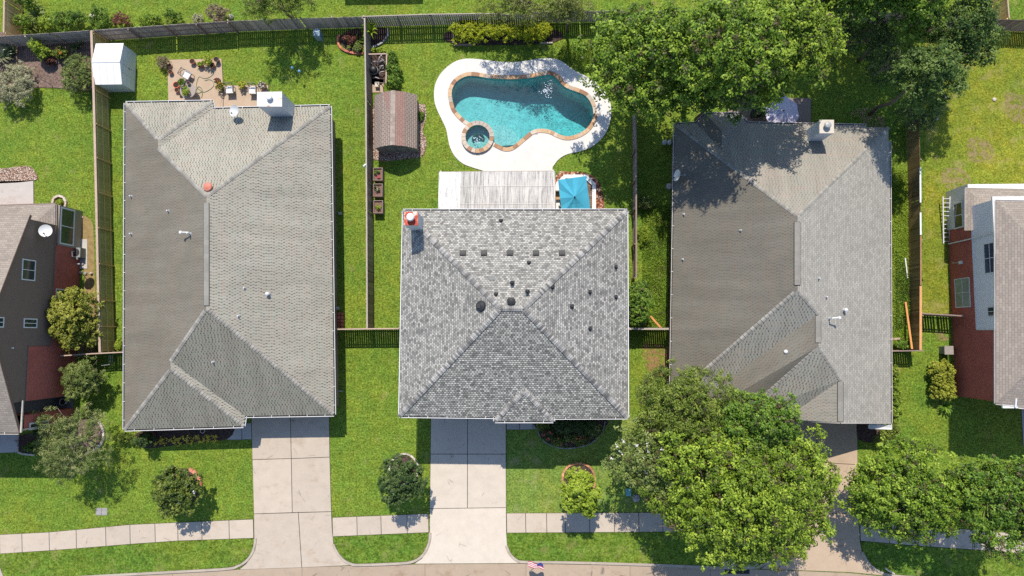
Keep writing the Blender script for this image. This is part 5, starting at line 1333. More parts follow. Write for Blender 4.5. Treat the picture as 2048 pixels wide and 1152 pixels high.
fence('wooden_fence', 'short dark fence between the three ridge roof house and the brown plank fence', [(1780,703),(1843,702)], 1.6, +1, W_DARK, gap=.02, cap=W_PLANT, capw=.07, nrail=2)
fence('wooden_fence', 'short gate fence running to the brick wall of the right hand house', [(1845,628),(1900,631),(1925,633)], 1.6, +1, W_DARK, gap=.05, cap=W_PLANT, capw=.08, nrail=2)
fence('wooden_fence', 'front fence between the left brick house and the weathered grey house', [(122,712.5),(180,708.5),(247,705)], 1.8, +1, W_DARK, gap=.016, cap=W_CAP, capw=.08, nrail=2)
fence('wooden_fence', 'fresh tan cedar fence in the top left corner', [(8,66),(9,0),(9,-80)], 1.8, -1, W_TAN, cap=W_CAP, capw=.12, nrail=2, gap=.006)
fence('wooden_fence', 'fresh tan cedar fence in the top right corner', [(2018,37),(2014,-10),(2010,-90)], 1.8, +1, W_TAN, cap=W_CAP, capw=.08, nrail=2, gap=.006)
# new boards screwed on top of the plank fence
def plank(name, label, a, b, za, zb, w_, h_, mat, cat='board', group=None):
    a, b = P(*a, za), P(*b, zb); mb = MB(); mb.bar(a, b, w_, h_); return tag(mb.build(name, mat), label, cat, group)
plank('cap_plank', 'fresh orange plank lying on the front end of the plank fence', (1841.5,572), (1841,700), 1.66, 1.66, .16, .04, W_NEW)
plank('cap_plank', 'white plank on the plank fence, the longer one towards the trees', (1840.5,335), (1841,405), 1.66, 1.66, .11, .04, WHITE, group='white planks on the plank fence')
plank('cap_plank', 'white plank on the plank fence between the bare stretches', (1841,425), (1841.5,470), 1.66, 1.66, .11, .04, WHITE, group='white planks on the plank fence')
plank('cap_plank', 'reddish plank on the middle of the plank fence', (1841.5,472), (1841.5,570), 1.66, 1.66, .10, .04, m_wood('reddish_wood', (.22, .10, .06), (.33, .17, .10), (.42, .25, .17)))
plank('loose_board', 'orange board leaning against the foot of the plank fence', (1811,604), (1824,698), .3, .9, .13, .05, ORANGE)
plank('loose_board', 'orange board lying in the grass beside the leafy bush', (1288,618), (1323,657), .08, .08, .14, .05, ORANGE)
plank('plastic_pipe', 'white pipe lying in the weeds by the plank fence', (1810,516), (1815,556), .15, .12, .08, .08, WHITE, 'pipe')
plank('loose_board', 'short tan board on the ground behind the three ridge roof house front fence', (1784,678), (1800,677), .08, .08, .14, .05, W_CAP)
plank('loose_board', 'white stone slab lying on the lawn by the left bay window', (145,437), (166,434), .05, .05, .14, .06, STONE_W, 'stone')

# ------------------------------------------------------------------ sheds
sh = thing('garden_shed', 'white metal shed with a shallow ridge roof in the back corner by the fence', 'shed', (P(245, 146).x, P(245, 146).y, 0))
xa, xb = P(221, 150).x, P(271.5, 150).x; ya, yb_ = P(250, 184).y, P(250, 108).y; ym_ = (ya + yb_) / 2; ez, rz_ = 1.78, 2.12
mb = MB(); mb.prism([(xa, ya), (xb, ya), (xb, yb_), (xa, yb_)], 0, ez - .02, bottom=False)
for x in (xa, xb): mb.face([(x, ya, ez - .02), (x, yb_, ez - .02), (x, ym_, rz_ - .03)])
mb.build('wall', SID_SHED, sh)
mb = MB(); o = .07
for y0, z0, y1_, z1 in ((ya - o, ez - .02, ym_, rz_), (yb_ + o, ez - .02, ym_, rz_)):
    f = [(xa - o, y0, z0), (xb + .06, y0, z0), (xb + .06, y1_, z1), (xa - o, y1_, z1)]
    mb.face(f); mb.face([(p[0], p[1], p[2] - .035) for p in f])
    for i in range(4):
        p, q = f[i], f[(i+1) % 4]; mb.face([p, q, (q[0], q[1], q[2] - .035), (p[0], p[1], p[2] - .035)])
rf = mb.build('roof', plain('white_roof_metal', (.74, .735, .725), .45, .4, var=.03, scale=2), sh)
mb = MB(); mb.bar((xa - o, ym_, rz_ + .012), (xb + .06, ym_, rz_ + .012), .08, .02); mb.build('ridge_strip', WHITE_R, rf)
mb = MB()
for k_ in range(1, 4):
    x_ = xa - o + (xb - xa + o + .06) * k_ / 4
    for y0_, z0_ in ((ya - o, ez - .02), (yb_ + o, ez - .02)): mb.bar((x_, y0_, z0_ + .008), (x_, ym_, rz_ + .006), .022, .014)
mb.build('roof_seam', plain('seam_metal', (.55, .56, .57), .5, .4), rf)
mb = MB()
for s_ in (-1, 1): mb.box(xb + .004, ym_ + (.02 if s_ > 0 else -.62), .08, xb + .03, ym_ + (.62 if s_ > 0 else -.02), 1.62)
dr = mb.build('door', plain('shed_door_metal', (.58, .60, .62), .5, .4, var=.06), sh)
mb = MB(); mb.box(xb + .03, ym_ - .1, .85, xb + .07, ym_ - .06, 1.0); mb.build('handle', DARK, dr)

sh = thing('garden_shed', 'brown shingled barn shaped shed beside the dividing fence in the pool yard', 'shed', (P(798, 260).x, P(798, 260).y, 0))
def sp(x, y, z): p = Q(x, y, z); return p
x0, x1 = P(758, 260).x, P(839, 260).x; yS, yN = P(798, 304.6).y, P(798, 206.5).y; xm = (x0 + x1) / 2; hw = (x1 - x0) / 2
prof = [(-hw, 1.38), (-hw * .98, 1.42), (-hw * .52, 2.06), (0, 2.38), (hw * .52, 2.06), (hw * .98, 1.42), (hw, 1.38)]
mb = MB(); mats_ = [SH_SHED, SH_RED]
for i in range(6):
    a, b = prof[i], prof[i+1]; mi = 1 if i == 3 else 0
    f = [(xm + a[0] * 1.03, yS - .12, a[1]), (xm + b[0] * 1.03, yS - .12, b[1]), (xm + b[0] * 1.03, yN + .12, b[1]), (xm + a[0] * 1.03, yN + .12, a[1])]
    mb.face(f[::-1] if Vector((b[0]-a[0], 0, b[1]-a[1])).cross(Vector((0,1,0))).z < 0 else f, .5, mi)
rf = mb.build('roof', mats_, sh)
mb = MB()
for k in range(14):
    ya_, yb2 = yS - .12 + (yN - yS + .24) * k / 14, yS - .12 + (yN - yS + .24) * (k + 1) / 14
    for sg in (-1, 1): mb.face([(xm, ya_, 2.43), (xm, yb2, 2.425), (xm + sg * .18, yb2, 2.325), (xm + sg * .18, ya_, 2.33)][::sg], random.random())
mb.build('ridge_cap', plain('tan_ridge_shingle', (.34, .28, .235), .9, .2, var=.1, tone=.15), rf)
# faded patch of newer red shingle at the back left
mb = MB(); a, b = prof[2], prof[3]
pp = lambda t, y: (xm + (a[0] + (b[0] - a[0]) * t) * 1.03, y, a[1] + (b[1] - a[1]) * t + .012)
mb.face([pp(0.05, yN + .1), pp(.62, yN + .1), pp(.62, yN - 1.5), pp(.35, yN - .9)]); mb.build('shingle_patch', SH_RED, rf)
for nme, yy, sg in (('gable', yS, 1), ('gable', yN, -1)):
    mb = MB(); f = [(xm + p[0] * .97, yy, p[1] - .03) for p in prof]; f = [(x0 + .05, yy, 0)] + f + [(x1 - .05, yy, 0)]
    mb.face(f[::-1] if sg > 0 else f); gb = mb.build('gable_wall', plain('grey_shed_board', (.21, .195, .18), .8, .2, var=.15), sh)
    if sg > 0:
        mb = MB(); z_ = lambda t: 0
        for xx in (-.8, 0, .8): mb.box(xm + xx - .03, yS - .03, .1, xm + xx + .03, yS - .005, 1.9)
        mb.bar((xm - .75, yS - .02, 1.5), (xm - .05, yS - .02, 2.0), .05, .03, up=(0,1,0)); mb.bar((xm + .75, yS - .02, 1.5), (xm + .05, yS - .02, 2.0), .05, .03, up=(0,1,0)); mb.bar((xm - .8, yS - .02, 1.45), (xm + .8, yS - .02, 1.45), .05, .03, up=(0,1,0))
        mb.build('door_frame', plain('grey_shed_trim', (.16, .15, .14), .8, .2), gb)
mb = MB(); mb.face([(x0 + .05, yS, 0), (x0 + .05, yN, 0), (x0 + .05, yN, 1.25), (x0 + .05, yS, 1.25)]); mb.face([(x1 - .05, yS, 0), (x1 - .05, yN, 0), (x1 - .05, yN, 1.25), (x1 - .05, yS, 1.25)][::-1]); mb.build('side_wall', W_DARK, sh)

# house to the north whose shadow reaches the top of the picture
nb = thing('storage_building', 'flat roofed building whose square shadow falls on the lawn behind the back fence', 'building', (P(765, -60).x, P(765, -60).y, 0))
xa, xb = P(687, 0).x, P(843, 0).x; ya, yb_ = P(0, -34).y, P(0, -34).y + 5
mb = MB(); mb.prism([(xa + .1, ya + .1), (xb - .1, ya + .1), (xb - .1, yb_), (xa + .1, yb_)], 0, 3.0, bottom=False); mb.build('wall', BRICK_T, nb)
mb = MB(); mb.prism([(xa, ya), (xb, ya), (xb, yb_ + .1), (xa, yb_ + .1)], 3.0, 3.18); mb.build('roof', SH_OLD, nb)

# ------------------------------------------------------------------ patio cover, deck and umbrellas
pc = thing('patio_cover', 'corrugated patio roof behind the new roof house, bright white at its left end', 'patio cover', (P(990, 395).x, P(990, 395).y, 0))
pt = [(877.5,343),(1109,343.5)]; zf, zb2 = 2.55, 2.95
yF = P(990, 343.3, zf).y; yB = H2.V['A'].y - .30; xL, xR = P(878, 343, zf).x, P(1109, 343, zf).x
npan = 10; w_ = (xR - xL) / npan
def corr(mb, a, b, ya, yb_, za, zb_, pitch=.076, amp=.016):
    n = max(2, int((b - a) / pitch * 4))
    for i in range(n):
        xa_, xb_ = a + (b - a) * i / n, a + (b - a) * (i + 1) / n
        da, db = amp * math.sin((xa_ - xL) / pitch * 2 * math.pi), amp * math.sin((xb_ - xL) / pitch * 2 * math.pi)
        mb.face([(xa_, ya, za + da), (xb_, ya, za + db), (xb_, yb_, zb_ + db), (xa_, yb_, zb_ + da)], mb.tn)
xW = P(920, 343, zf).x
edges = [xL, (xL + xW) / 2, xW] + [xW + (xR - xW) * i / 8 for i in range(1, 9)]
for i, (a, b) in enumerate(zip(edges[:-1], edges[1:])):
    mb = MB(); mb.tn = random.uniform(.2, .8); dz = .006 * (i % 2)
    corr(mb, a, b + .05, yF, yB, zf + dz, zb2 + dz); mb.build('roof_panel', PANEL_W if i < 2 else PANEL, pc)
for k in range(4):
    t = (k + .12) / 3.4; y_ = yF + (yB - yF) * min(.97, t); z_ = zf + (zb2 - zf) * min(.97, t)
    mb = MB(); mb.bar((xL, y_, z_ - .08), (xR, y_, z_ - .08), .05, .09); mb.build('purlin', W_GREY, pc)
for t in (.30, .66):
    mb = MB(); y_ = yF + (yB - yF) * t; z_ = zf + (zb2 - zf) * t; mb.bar((xW, y_, z_ + .024), (xR, y_, z_ + .024), .03, .012)
    mb.build('batten', plain('pale_batten', (.62, .58, .53), .7, .2), pc)
mb = MB(); mb.bar((xL, yF + .02, zf - .07), (xR, yF + .02, zf - .07), .05, .14); mb.build('front_beam', W_GREY, pc)
for x in (xL + .1, (xL + xR) / 2, xR - .1):
    mb = MB(); mb.box(x - .05, yF + .03, .0, x + .05, yF + .13, zf - .14); mb.build('post', WHITE, pc)

dk = thing('garden_deck', 'small octagonal brown deck with a white rim under the teal umbrella', 'deck', (P(1152, 390).x, P(1152, 390).y, 0))
oc = [(1112,366),(1128,350),(1172,350),(1191.5,368),(1191.5,440),(1112,440)]
oc = [(P(x, y, .3).x, P(x, y, .3).y) for x, y in oc]; inn = inset(oc, .27)
mb = MB(); y_ = min(p[1] for p in inn)
ys = np.arange(min(p[1] for p in inn), max(p[1] for p in inn), .15)
def span(poly, y):
    xs = []
    for i in range(len(poly)):
        a, b = poly[i], poly[(i+1) % len(poly)]
        if (a[1] > y) != (b[1] > y): xs.append(a[0] + (y - a[1]) / (b[1] - a[1]) * (b[0] - a[0]))
    return (min(xs), max(xs)) if len(xs) >= 2 else None
for y in ys:
    s_ = span(inn, y + .07)
    if s_: mb.box(s_[0] + .01, y, .24, s_[1] - .01, y + .135, .275, random.random())
mb.build('deck_boards', W_DECK, dk)
mb = MB()
for i in range(len(oc)):
    a, b, c_, d_ = oc[i], oc[(i+1) % len(oc)], inn[(i+1) % len(inn)], inn[i]
    mb.prism([a, b, c_, d_], .0, .42)
mb.build('rim_bench', WHITE, dk)
def umbrella(name, label, cpx, zc, cornerspx, zcs, hub, mat, pole_tilt=(0, 0), sag=.05):
    c = P(*cpx, zc); root = thing(name, label, 'umbrella', (c.x + pole_tilt[0], c.y + pole_tilt[1], 0))
    cs = [P(x, y, z) for (x, y), z in zip(cornerspx, zcs)]; n = len(cs); mb = MB()
    for i in range(n):
        a, b = cs[i], cs[(i+1) % n]; K = 5
        for k in range(K):
            t0, t1 = k / K, (k + 1) / K
            def q(u, e):
                p = c.lerp(e, u); p = p.copy(); p.z += -sag * math.sin(math.pi * u) * 2 ; return p
            m = (a + b) / 2
            f0 = [q(t0, a), q(t1, a)]; dip = Vector((0, 0, -sag * 1.2))
            m0, m1 = q(t0, m) + dip * t0, q(t1, m) + dip * t1
            tn = .5
            mb.face([f0[0], f0[1], m1, m0][::-1], tn + .12); mb.face([m0, m1, q(t1, b), q(t0, b)][::-1], tn - .10)
    cv = mb.build('canopy', mat, root)
    for i in range(n):
        mb = MB(); mb.tube([c - Vector((0, 0, .10)), c.lerp(cs[i], .5) - Vector((0, 0, .05 + sag * 2)), cs[i] - Vector((0, 0, .03))], .014, 5); mb.build('rib', CANE, root)
    base = wloc(root); mb = MB(); mb.tube([base, c - Vector((0, 0, .1))], .025, 8); mb.build('pole', GREYM, root)
    mb = MB(); mb.lathe([(.06, -.02), (.06, .03), (.02, .07)], c, 10); mb.build('finial', hub, root)
    mb = MB(); mb.lathe([(.25, 0), (.25, .06), (.05, .10)], base, 16); mb.build('base', DARK, root)
    return root
umbrella('patio_umbrella', 'teal rectangular umbrella over the small deck beside the patio cover', (1149.5,394), 2.9,
         [(1116,359.5),(1145,355.5),(1172.5,351.5),(1174.5,372),(1178,396),(1181,424),(1152,428),(1124,430),(1120,396)], [2.45,2.55,2.5,2.55,2.5,2.4,2.5,2.4,2.5], DARK, TEAL)
umbrella('patio_umbrella', 'pale lavender octagonal umbrella in tree shade behind the three ridge roof house', (1567.5,221), 2.6,
         [(1545,198),(1570,190.5),(1594,207.5),(1598.5,233),(1587,254),(1548,256),(1533,238),(1529.5,216)], [2.1]*8, DARK, LAV)
# box seat on the deck
o = thing('deck_chair', 'tan cushioned chair on the deck, left of the teal umbrella', 'chair', (P(1117, 396).x, P(1117, 396).y, .27))
b_ = wloc(o); mb = MB(); mb.box(b_.x - .28, b_.y - .25, b_.z + .30, b_.x + .28, b_.y + .25, b_.z + .42); mb.build('seat', plain('tan_cushion', (.40, .27, .15), .9, .1), o)
mb = MB(); mb.box(b_.x - .28, b_.y + .25, b_.z + .30, b_.x + .28, b_.y + .33, b_.z + .85); mb.build('backrest', W_DECK, o)
for sx in (-.24, .24):
    for sy in (-.2, .28): mb = MB(); mb.box(b_.x + sx - .025, b_.y + sy - .025, b_.z, b_.x + sx + .025, b_.y + sy + .025, b_.z + .3); mb.build('leg', W_DECK, o)

# ------------------------------------------------------------------ satellite dishes
h = H1.on(478, 240)[0]; dish('white satellite dish at the rear eave of the weathered grey house', 470, 222, 3.55, (-.35, -.1, 1), .40, h)
h = H3.on(1370, 350)[0]; dish('pale satellite dish seen edge on at the shaded left eave of the house', 1356, 351, 3.3, (-1, .15, .38), .40, h)
h = H4.on(104, 470)[0] if H4.on(104, 470) else P(104, 470, 3); dish('large round satellite dish on the low roof of the left house', 92, 462, 4.5, (.30, .05, 1), .42, h)

# ------------------------------------------------------------------ pots and patio things
def pot(px, py, r, h, label, mat, plant=None, pr=0, group='flower pots on the patio', z0=.045, name='flower_pot', flower=None):
    c = P(px, py, z0 + h); root = thing(name, label, 'flower pot', (c.x, c.y, z0), group)
    mb = MB(); mb.lathe([(r * .68, 0), (r * .92, h * .82), (r * 1.04, h * .83), (r * 1.06, h), (r * .92, h), (r * .90, h * .86)], (c.x, c.y, z0), 18, tone=random.uniform(.25, .8)); mb.f.pop(-2); mb.t.pop(-2); mb.m.pop(-2)
    mb.build('pot', mat, root)
    mb = MB(); mb.lathe([(r * .9, 0), (r * .9, .01)], (c.x, c.y, z0 + h * .84), 16); mb.build('soil', SOIL, root)
    if plant:
        L = [(c.x, c.y, z0 + h + pr * .35, pr, pr, pr * .6)]
        pts, N, tone = crown_leaves(L, pr * .4, 26, .09, 1.4); quads('foliage', leaf_quads(pts, N, .10, .06), tone, plant, root)
        if flower:
            q = pts[RNG.integers(0, len(pts), 60)]; q = q + np.array([0, 0, .05]); quads('blossom', leaf_quads(q, unit(RNG.normal(size=q.shape) * .6 + np.array([0, 0, 1])), .09, .08), RNG.uniform(0, 1, len(q)), flower, root)
    return root
pot(384, 122.5, .20, .30, 'empty terracotta pot, leftmost at the back edge of the patio', TERRA)
pot(399.5, 129, .22, .30, 'terracotta pot holding a small green plant at the back edge of the patio', TERRA, L_LIME, .15)
pot(416, 121, .22, .32, 'pot with a big yellow and green plant at the back edge of the patio', TERRA, L_LIME, .42, flower=L_GOLD)
pot(423.5, 129.5, .20, .30, 'empty terracotta pot in front of the yellow flowered one', TERRA)
pot(432, 118.5, .19, .40, 'tall dark pot in the back right corner of the patio', plain('brown_glazed_pot', (.16, .10, .09), .4, .5))
pot(352, 169.5, .24, .28, 'bright coral red plastic pot beside the round patio table', CORAL, None)
pot(353, 180, .16, .24, 'small terracotta pot below the coral red one', TERRA)
pot(360, 187, .14, .22, 'small dark pot at the lower left of the round patio table', plain('dark_clay', (.12, .08, .07), .6, .3))
pot(340, 143, .17, .28, 'small terracotta pot at the left edge of the patio', TERRA)
pot(339, 131, .13, .2, 'smallest terracotta pot on the patio edge by the dry bush', TERRA)
pot(436, 162, .16, .28, 'pot of thin reddish foliage left of the orange flowers', TERRA, L_RED, .22)
pot(441, 173.5, .18, .30, 'pot crowded with orange and yellow flowers between the hose and the chairs', plain('pink_pot', (.48, .22, .20), .6, .3), L_GREEN, .30, flower=L_ORANGE)
pot(484, 172, .17, .30, 'pot with yellow green foliage between the two cushioned chairs', TERRA, L_LIME, .26, flower=L_GOLD)
pot(526, 172, .24, .35, 'pot of red and white flowers right of the cushioned chairs', TERRA, L_DRY, .26, flower=L_WHITE)
tb_ = thing('patio_table', 'round grey patio table crowded with potted plants', 'table', (P(376, 181, .7).x, P(376, 181, .7).y, .045)); b_ = wloc(tb_)
mb = MB(); mb.lathe([(.60, .67), (.62, .69), (.60, .71)], (b_.x, b_.y, .045), 28); mb.build('table_top', GLASST, tb_)
for a in range(4): mb = MB(); q = b_ + Vector((math.cos(a * 1.57 + .8) * .42, math.sin(a * 1.57 + .8) * .42, 0)); mb.tube([q, (b_.x + math.cos(a * 1.57 + .8) * .3, b_.y + math.sin(a * 1.57 + .8) * .3, .715)], .018, 6); mb.build('leg', CANE, tb_)
pot(363, 164, .12, .18, 'small pot with upright green leaves at the back of the round table', TERRA, L_GREEN, .22, z0=.76)
pot(376.5, 166, .13, .18, 'mauve pot at the back right of the round table', plain('mauve_pot', (.25, .15, .14), .6, .3), None, z0=.76)
pot(372, 184, .12, .15, 'pot of bright green leaves at the front of the round table', TERRA, L_LIME, .27, z0=.76)
pot(365, 173, .10, .14, 'white flowered little pot in the middle of the round table', STONE_W, L_SILVER, .13, z0=.76)
def chair(px, py, rot, label, back=True, group='cushioned patio chairs'):
    c = P(px, py, .45); root = thing('patio_chair', label, 'chair', (c.x, c.y, .045), group)
    R_ = Matrix.Rotation(rot, 3, 'Z'); T = lambda x, y, z: Vector((c.x, c.y, .045)) + R_ @ Vector((x, y, z))
    def bx(x, y, z, hx, hy, hz, name, mat): mb = MB(); mb.frame(T(x, y, z), R_ @ Vector((hx, 0, 0)), R_ @ Vector((0, hy, 0)), Vector((0, 0, hz))); return mb.build(name, mat, root)
    bx(0, 0, .44, .27, .27, .055, 'cushion', CUSH); bx(0, 0, .37, .28, .28, .015, 'seat', CANE)
    for x in (-.26, .26):
        for y in (-.25, .27): bx(x, y, .18, .018, .018, .18, 'leg', CANE)
    mb = MB()
    for x in (-.26, .26): mb.bar(T(x, .28, .36), T(x, .40, .90), .035, .035)
    mb.bar(T(-.26, .40, .90), T(.26, .40, .90), .035, .035); mb.bar(T(-.26, .33, .6), T(.26, .38, .88), .025, .025); mb.bar(T(.26, .33, .6), T(-.26, .38, .88), .025, .025)
    mb.build('backrest', CANE, root)
    for x in (-.29, .29): mb = MB(); mb.bar(T(x, .30, .62), T(x, -.22, .60), .045, .025); mb.build('armrest', CANE, root)
    return root
chair(460, 180, 0.05, 'white cushioned chair on the patio, left of the yellow green pot'); chair(506, 181, -.02, 'white cushioned chair beside the tall white chimney'); chair(374, 150.5, 1.05, 'white cushioned chair turned towards the round table')
# garden hose
pts = [(396,141),(400,136),(412,135),(424,143),(428,146),(426,150),(418,156),(408,157.5),(400,154),(396,160),(394,168),(394,176),(400,180),(408,185),(420,180),(428,172),(427,164),(420,160),(410,162)]
pts2 = [(404,196),(406,186),(404,178),(398,174),(393,182),(398,187),(406,183)]
mb = MB(); mb.tube([Q(p[0], p[1], .065) for p in smooth_open([Vector(p) for p in pts], 5)], .018, 6); mb.tube([Q(p[0], p[1], .075) for p in smooth_open([Vector(p) for p in pts2], 5)], .018, 6)
tag(mb.build('garden_hose', HOSE, smooth=True), 'pale green hose looped on the patio concrete', 'hose')
# blue glass garden balls on stakes
for (x, y, hh, lab) in ((584.5,135.5,.95,'blue glass ball on a thin stake, the one nearer the back fence'), (598.5,142.5,1.05,'blue glass ball on a thin stake, the one nearer the chimney')):
    c = P(x, y, hh); o = thing('garden_stake', lab, 'garden ornament', (c.x, c.y, 0), 'blue glass garden stakes'); mb = MB()
    mb.lathe([(.02, -.11), (.09, -.07), (.115, 0), (.09, .07), (.02, .11)], (c.x, c.y, hh), 14); mb.build('glass_ball', BLUEG, o, smooth=True)
    mb = MB(); mb.tube([(c.x, c.y, 0), (c.x, c.y, hh - .1)], .012, 6); mb.build('stake', DARK, o)
# utility cabinet
o = thing('utility_box', 'blue grey utility cabinet standing at the smooth back fence', 'utility box', (P(641, 76).x, P(641, 76).y, 0)); b_ = wloc(o)
mb = MB(); mb.box(b_.x - .22, b_.y - .25, 0, b_.x + .22, b_.y + .25, .9); mb.build('body', BOXBLUE, o); mb = MB(); mb.box(b_.x - .25, b_.y - .28, .9, b_.x + .25, b_.y + .28, .97); mb.build('lid', BOXBLUE, o)
o = thing('utility_box', 'grey square utility pedestal near the brick wall of the right hand house', 'utility box', (P(1885, 700).x, P(1885, 700).y, 0)); b_ = wloc(o)
mb = MB(); mb.box(b_.x - .26, b_.y - .26, 0, b_.x + .26, b_.y + .26, .70); mb.build('body', plain('taupe_cabinet', (.22, .195, .18), .6, .3), o); mb = MB(); mb.box(b_.x - .31, b_.y - .30, .70, b_.x + .31, b_.y + .30, .78); mb.build('lid', plain('taupe_lid', (.27, .24, .22), .6, .3), o)
# flower boxes along the dividing fence
for i, (x, y, lab, lf, fl) in enumerate(((755.5,348,'raised mauve planter box with pink flowers, nearest the barn shaped shed', L_GREEN, L_PINK), (755.5,380,'middle raised planter box, with a white stone on its soil', L_DARK, None), (756,413.5,'raised planter box with a lime green plant, nearest the new roof house', L_LIME, None))):
    c = P(x, y, .62); o = thing('planter_box', lab, 'planter', (c.x, c.y, 0), 'raised planter boxes along the fence'); mb = MB(); a, b = .35, .48
    mb.box(c.x - a, c.y - b, .05, c.x - a + .05, c.y + b, .62, .4); mb.box(c.x + a - .05, c.y - b, .05, c.x + a, c.y + b, .62, .5); mb.box(c.x - a + .05, c.y - b, .05, c.x + a - .05, c.y - b + .05, .62, .45); mb.box(c.x - a + .05, c.y + b - .05, .05, c.x + a - .05, c.y + b, .62, .55)
    mb.build('box_side', W_PLANT, o); mb = MB(); mb.box(c.x - a + .05, c.y - b + .05, .1, c.x + a - .05, c.y + b - .05, .5); mb.build('soil', SOIL_M, o)
    L = [(c.x - .03, c.y + (.1 if i != 2 else 0), .62, .18, .22, .16)]; pts_, N_, tn_ = crown_leaves(L, .10, 14, .09, .8); quads('foliage', leaf_quads(pts_, N_, .10, .06), tn_, lf, o)
    if fl: q = np.array([[c.x + .05, c.y - .22, .62]] * 26) + RNG.normal(0, .06, (26, 3)); quads('blossom', leaf_quads(q, unit(RNG.normal(size=q.shape) * .5 + np.array([0, 0, 1])), .10, .09), RNG.uniform(0, 1, 26), fl, o)
    if i == 1: mb = MB(); mb.lathe([(.02, -.02), (.13, .04), (.10, .12), (.02, .15)], (c.x, c.y + .04, .5), 8); mb.build('stone', STONE_W, o)
# pool equipment in its timber pen
pe_ = thing('pool_filter', 'black round pool filter tank with white pipes inside the timber pen', 'pool filter', (P(751, 146).x, P(751, 146).y, 0)); b_ = P(751, 146)
mb = MB(); mb.lathe([(.26, .0), (.29, .1), (.30, .6), (.27, .78), (.16, .88), (.05, .90)], (b_.x, b_.y, 0), 24); mb.build('tank', BLACK, pe_, smooth=True)
mb = MB(); mb.lathe([(.315, .5), (.33, .53), (.315, .56)], (b_.x, b_.y, 0), 24); mb.build('clamp_ring', GREYM, pe_)
mb = MB()
for x, y, x2, y2 in ((752,132,770,124),(757,128,766,112),(762,140,768,134),(748,158,760,160),(764,120,772,128),(760,150,770,146),(745,130,754,126)): mb.tube([Q(x, y, .25), Q((x + x2) / 2, (y + y2) / 2, .45), Q(x2, y2, .3)], .04, 8)
mb.build('pipework', plain('pale_pvc', (.46, .43, .42), .5, .4, var=.1), pe_)
mb = MB(); q = Q(765, 136, 0); mb.box(q.x - .16, q.y - .2, 0, q.x + .16, q.y + .2, .3); mb.tube([q + Vector((0, .2, .2)), q + Vector((0, .45, .2))], .11, 12); mb.build('pump', BLACK, pe_)
pn = thing('timber_pen', 'pale timber rail pen around the pool filter', 'enclosure', (P(773, 110).x, P(773, 110).y, 0))
for a, b in (((737,108.5),(773.5,107.5)),((773.5,107.5),(772,166)),((750,165.5),(772,166))):
    mb = MB(); z_ = 1.0 if a[1] < 130 else .9; mb.bar(P(*a, 1.0), P(*b, 1.0), .09 if a[1] < 130 else .04, .05); mb.build('top_rail', W_CAP if a[1] < 130 else CANE, pn)
    mb = MB(); d_ = P(*b, 0) - P(*a, 0); k = int(d_.length / .22)
    for i in range(k): q = P(*a, 1.0).lerp(P(*b, 1.0), (i + .5) / k); mb.box(q.x - .02, q.y - .02, 0, q.x + .02, q.y + .02, .97, random.random())
    mb.build('slats', W_DECK, pn)
bed('mulch_bed', [(738,112),(772,110),(771,164),(740,166)], MULCH)
mb = MB(); q = P(756, 172); mb.box(q.x - .16, q.y - .18, .05, q.x + .16, q.y + .18, .35); tag(mb.build('valve_box', CREAM), 'cream valve box on the pad between the filter pen and the barn shaped shed', 'box')
# flood light on the dividing fence
o = thing('flood_light', 'small white flood light fixed to the dividing fence near the planter boxes', 'lamp', (P(733, 333, 1.75).x, P(733, 333, 1.75).y, 1.75)); b_ = wloc(o)
mb = MB(); mb.lathe([(.04, 0), (.09, .1), (.09, .14)], b_ + Vector((-.08, 0, .1)), 12, ax=(-1, 0, .3)); mb.lathe([(.04, 0), (.08, .1)], b_ + Vector((-.03, .05, .1)), 12, ax=(-.3, .5, 1)); mb.build('lamp_head', WHITE_R, o); mb = MB(); mb.box(b_.x - .05, b_.y - .04, b_.z - .05, b_.x + .05, b_.y + .04, b_.z + .1); mb.build('bracket', WHITE_R, o)
# bricks stacked at the side of house 1
mb = MB()
for i in range(5):
    for j in range(3):
        q = P(673 + j * 6.2, 628 + i * 7); mb.frame((q.x, q.y, .10 + .02 * random.random()), Vector((.095, 0, 0)), Vector((0, .105, 0)), Vector((0, 0, .1)), random.random())
tag(mb.build('brick_pile', BRICKRED), 'low pile of red bricks against the side of the weathered grey house', 'brick pile')
mb = MB(); c = P(677, 617); mb.lathe([(.05, 0), (.15, .05), (.12, .3), (.06, .42), (.13, .47), (.10, .6), (.02, .64)], c, 12); tag(mb.build('garden_statue', plain('statue_stone', (.30, .31, .31), .8, .2)), 'small grey stone figure in the shade behind the brick pile', 'statue')
mb = MB(); c = P(680.5, 427); mb.frame((c.x, c.y, .05), Vector((.12, 0, 0)), Vector((0, .1, 0)), Vector((0, 0, .05))); tag(mb.build('splash_block', CONC_GREY), 'pale splash block at the foot of the side downspout', 'splash block')
mb = MB(); c = P(683, 782); mb.frame((c.x - .1, c.y, .06), Vector((.22, 0, 0)), Vector((0, .04, 0)), Vector((0, 0, .05))); tag(mb.build('splash_block', CONC_GREY), 'small grey block in the narrow shadow near the front corner of the weathered grey house', 'splash block')
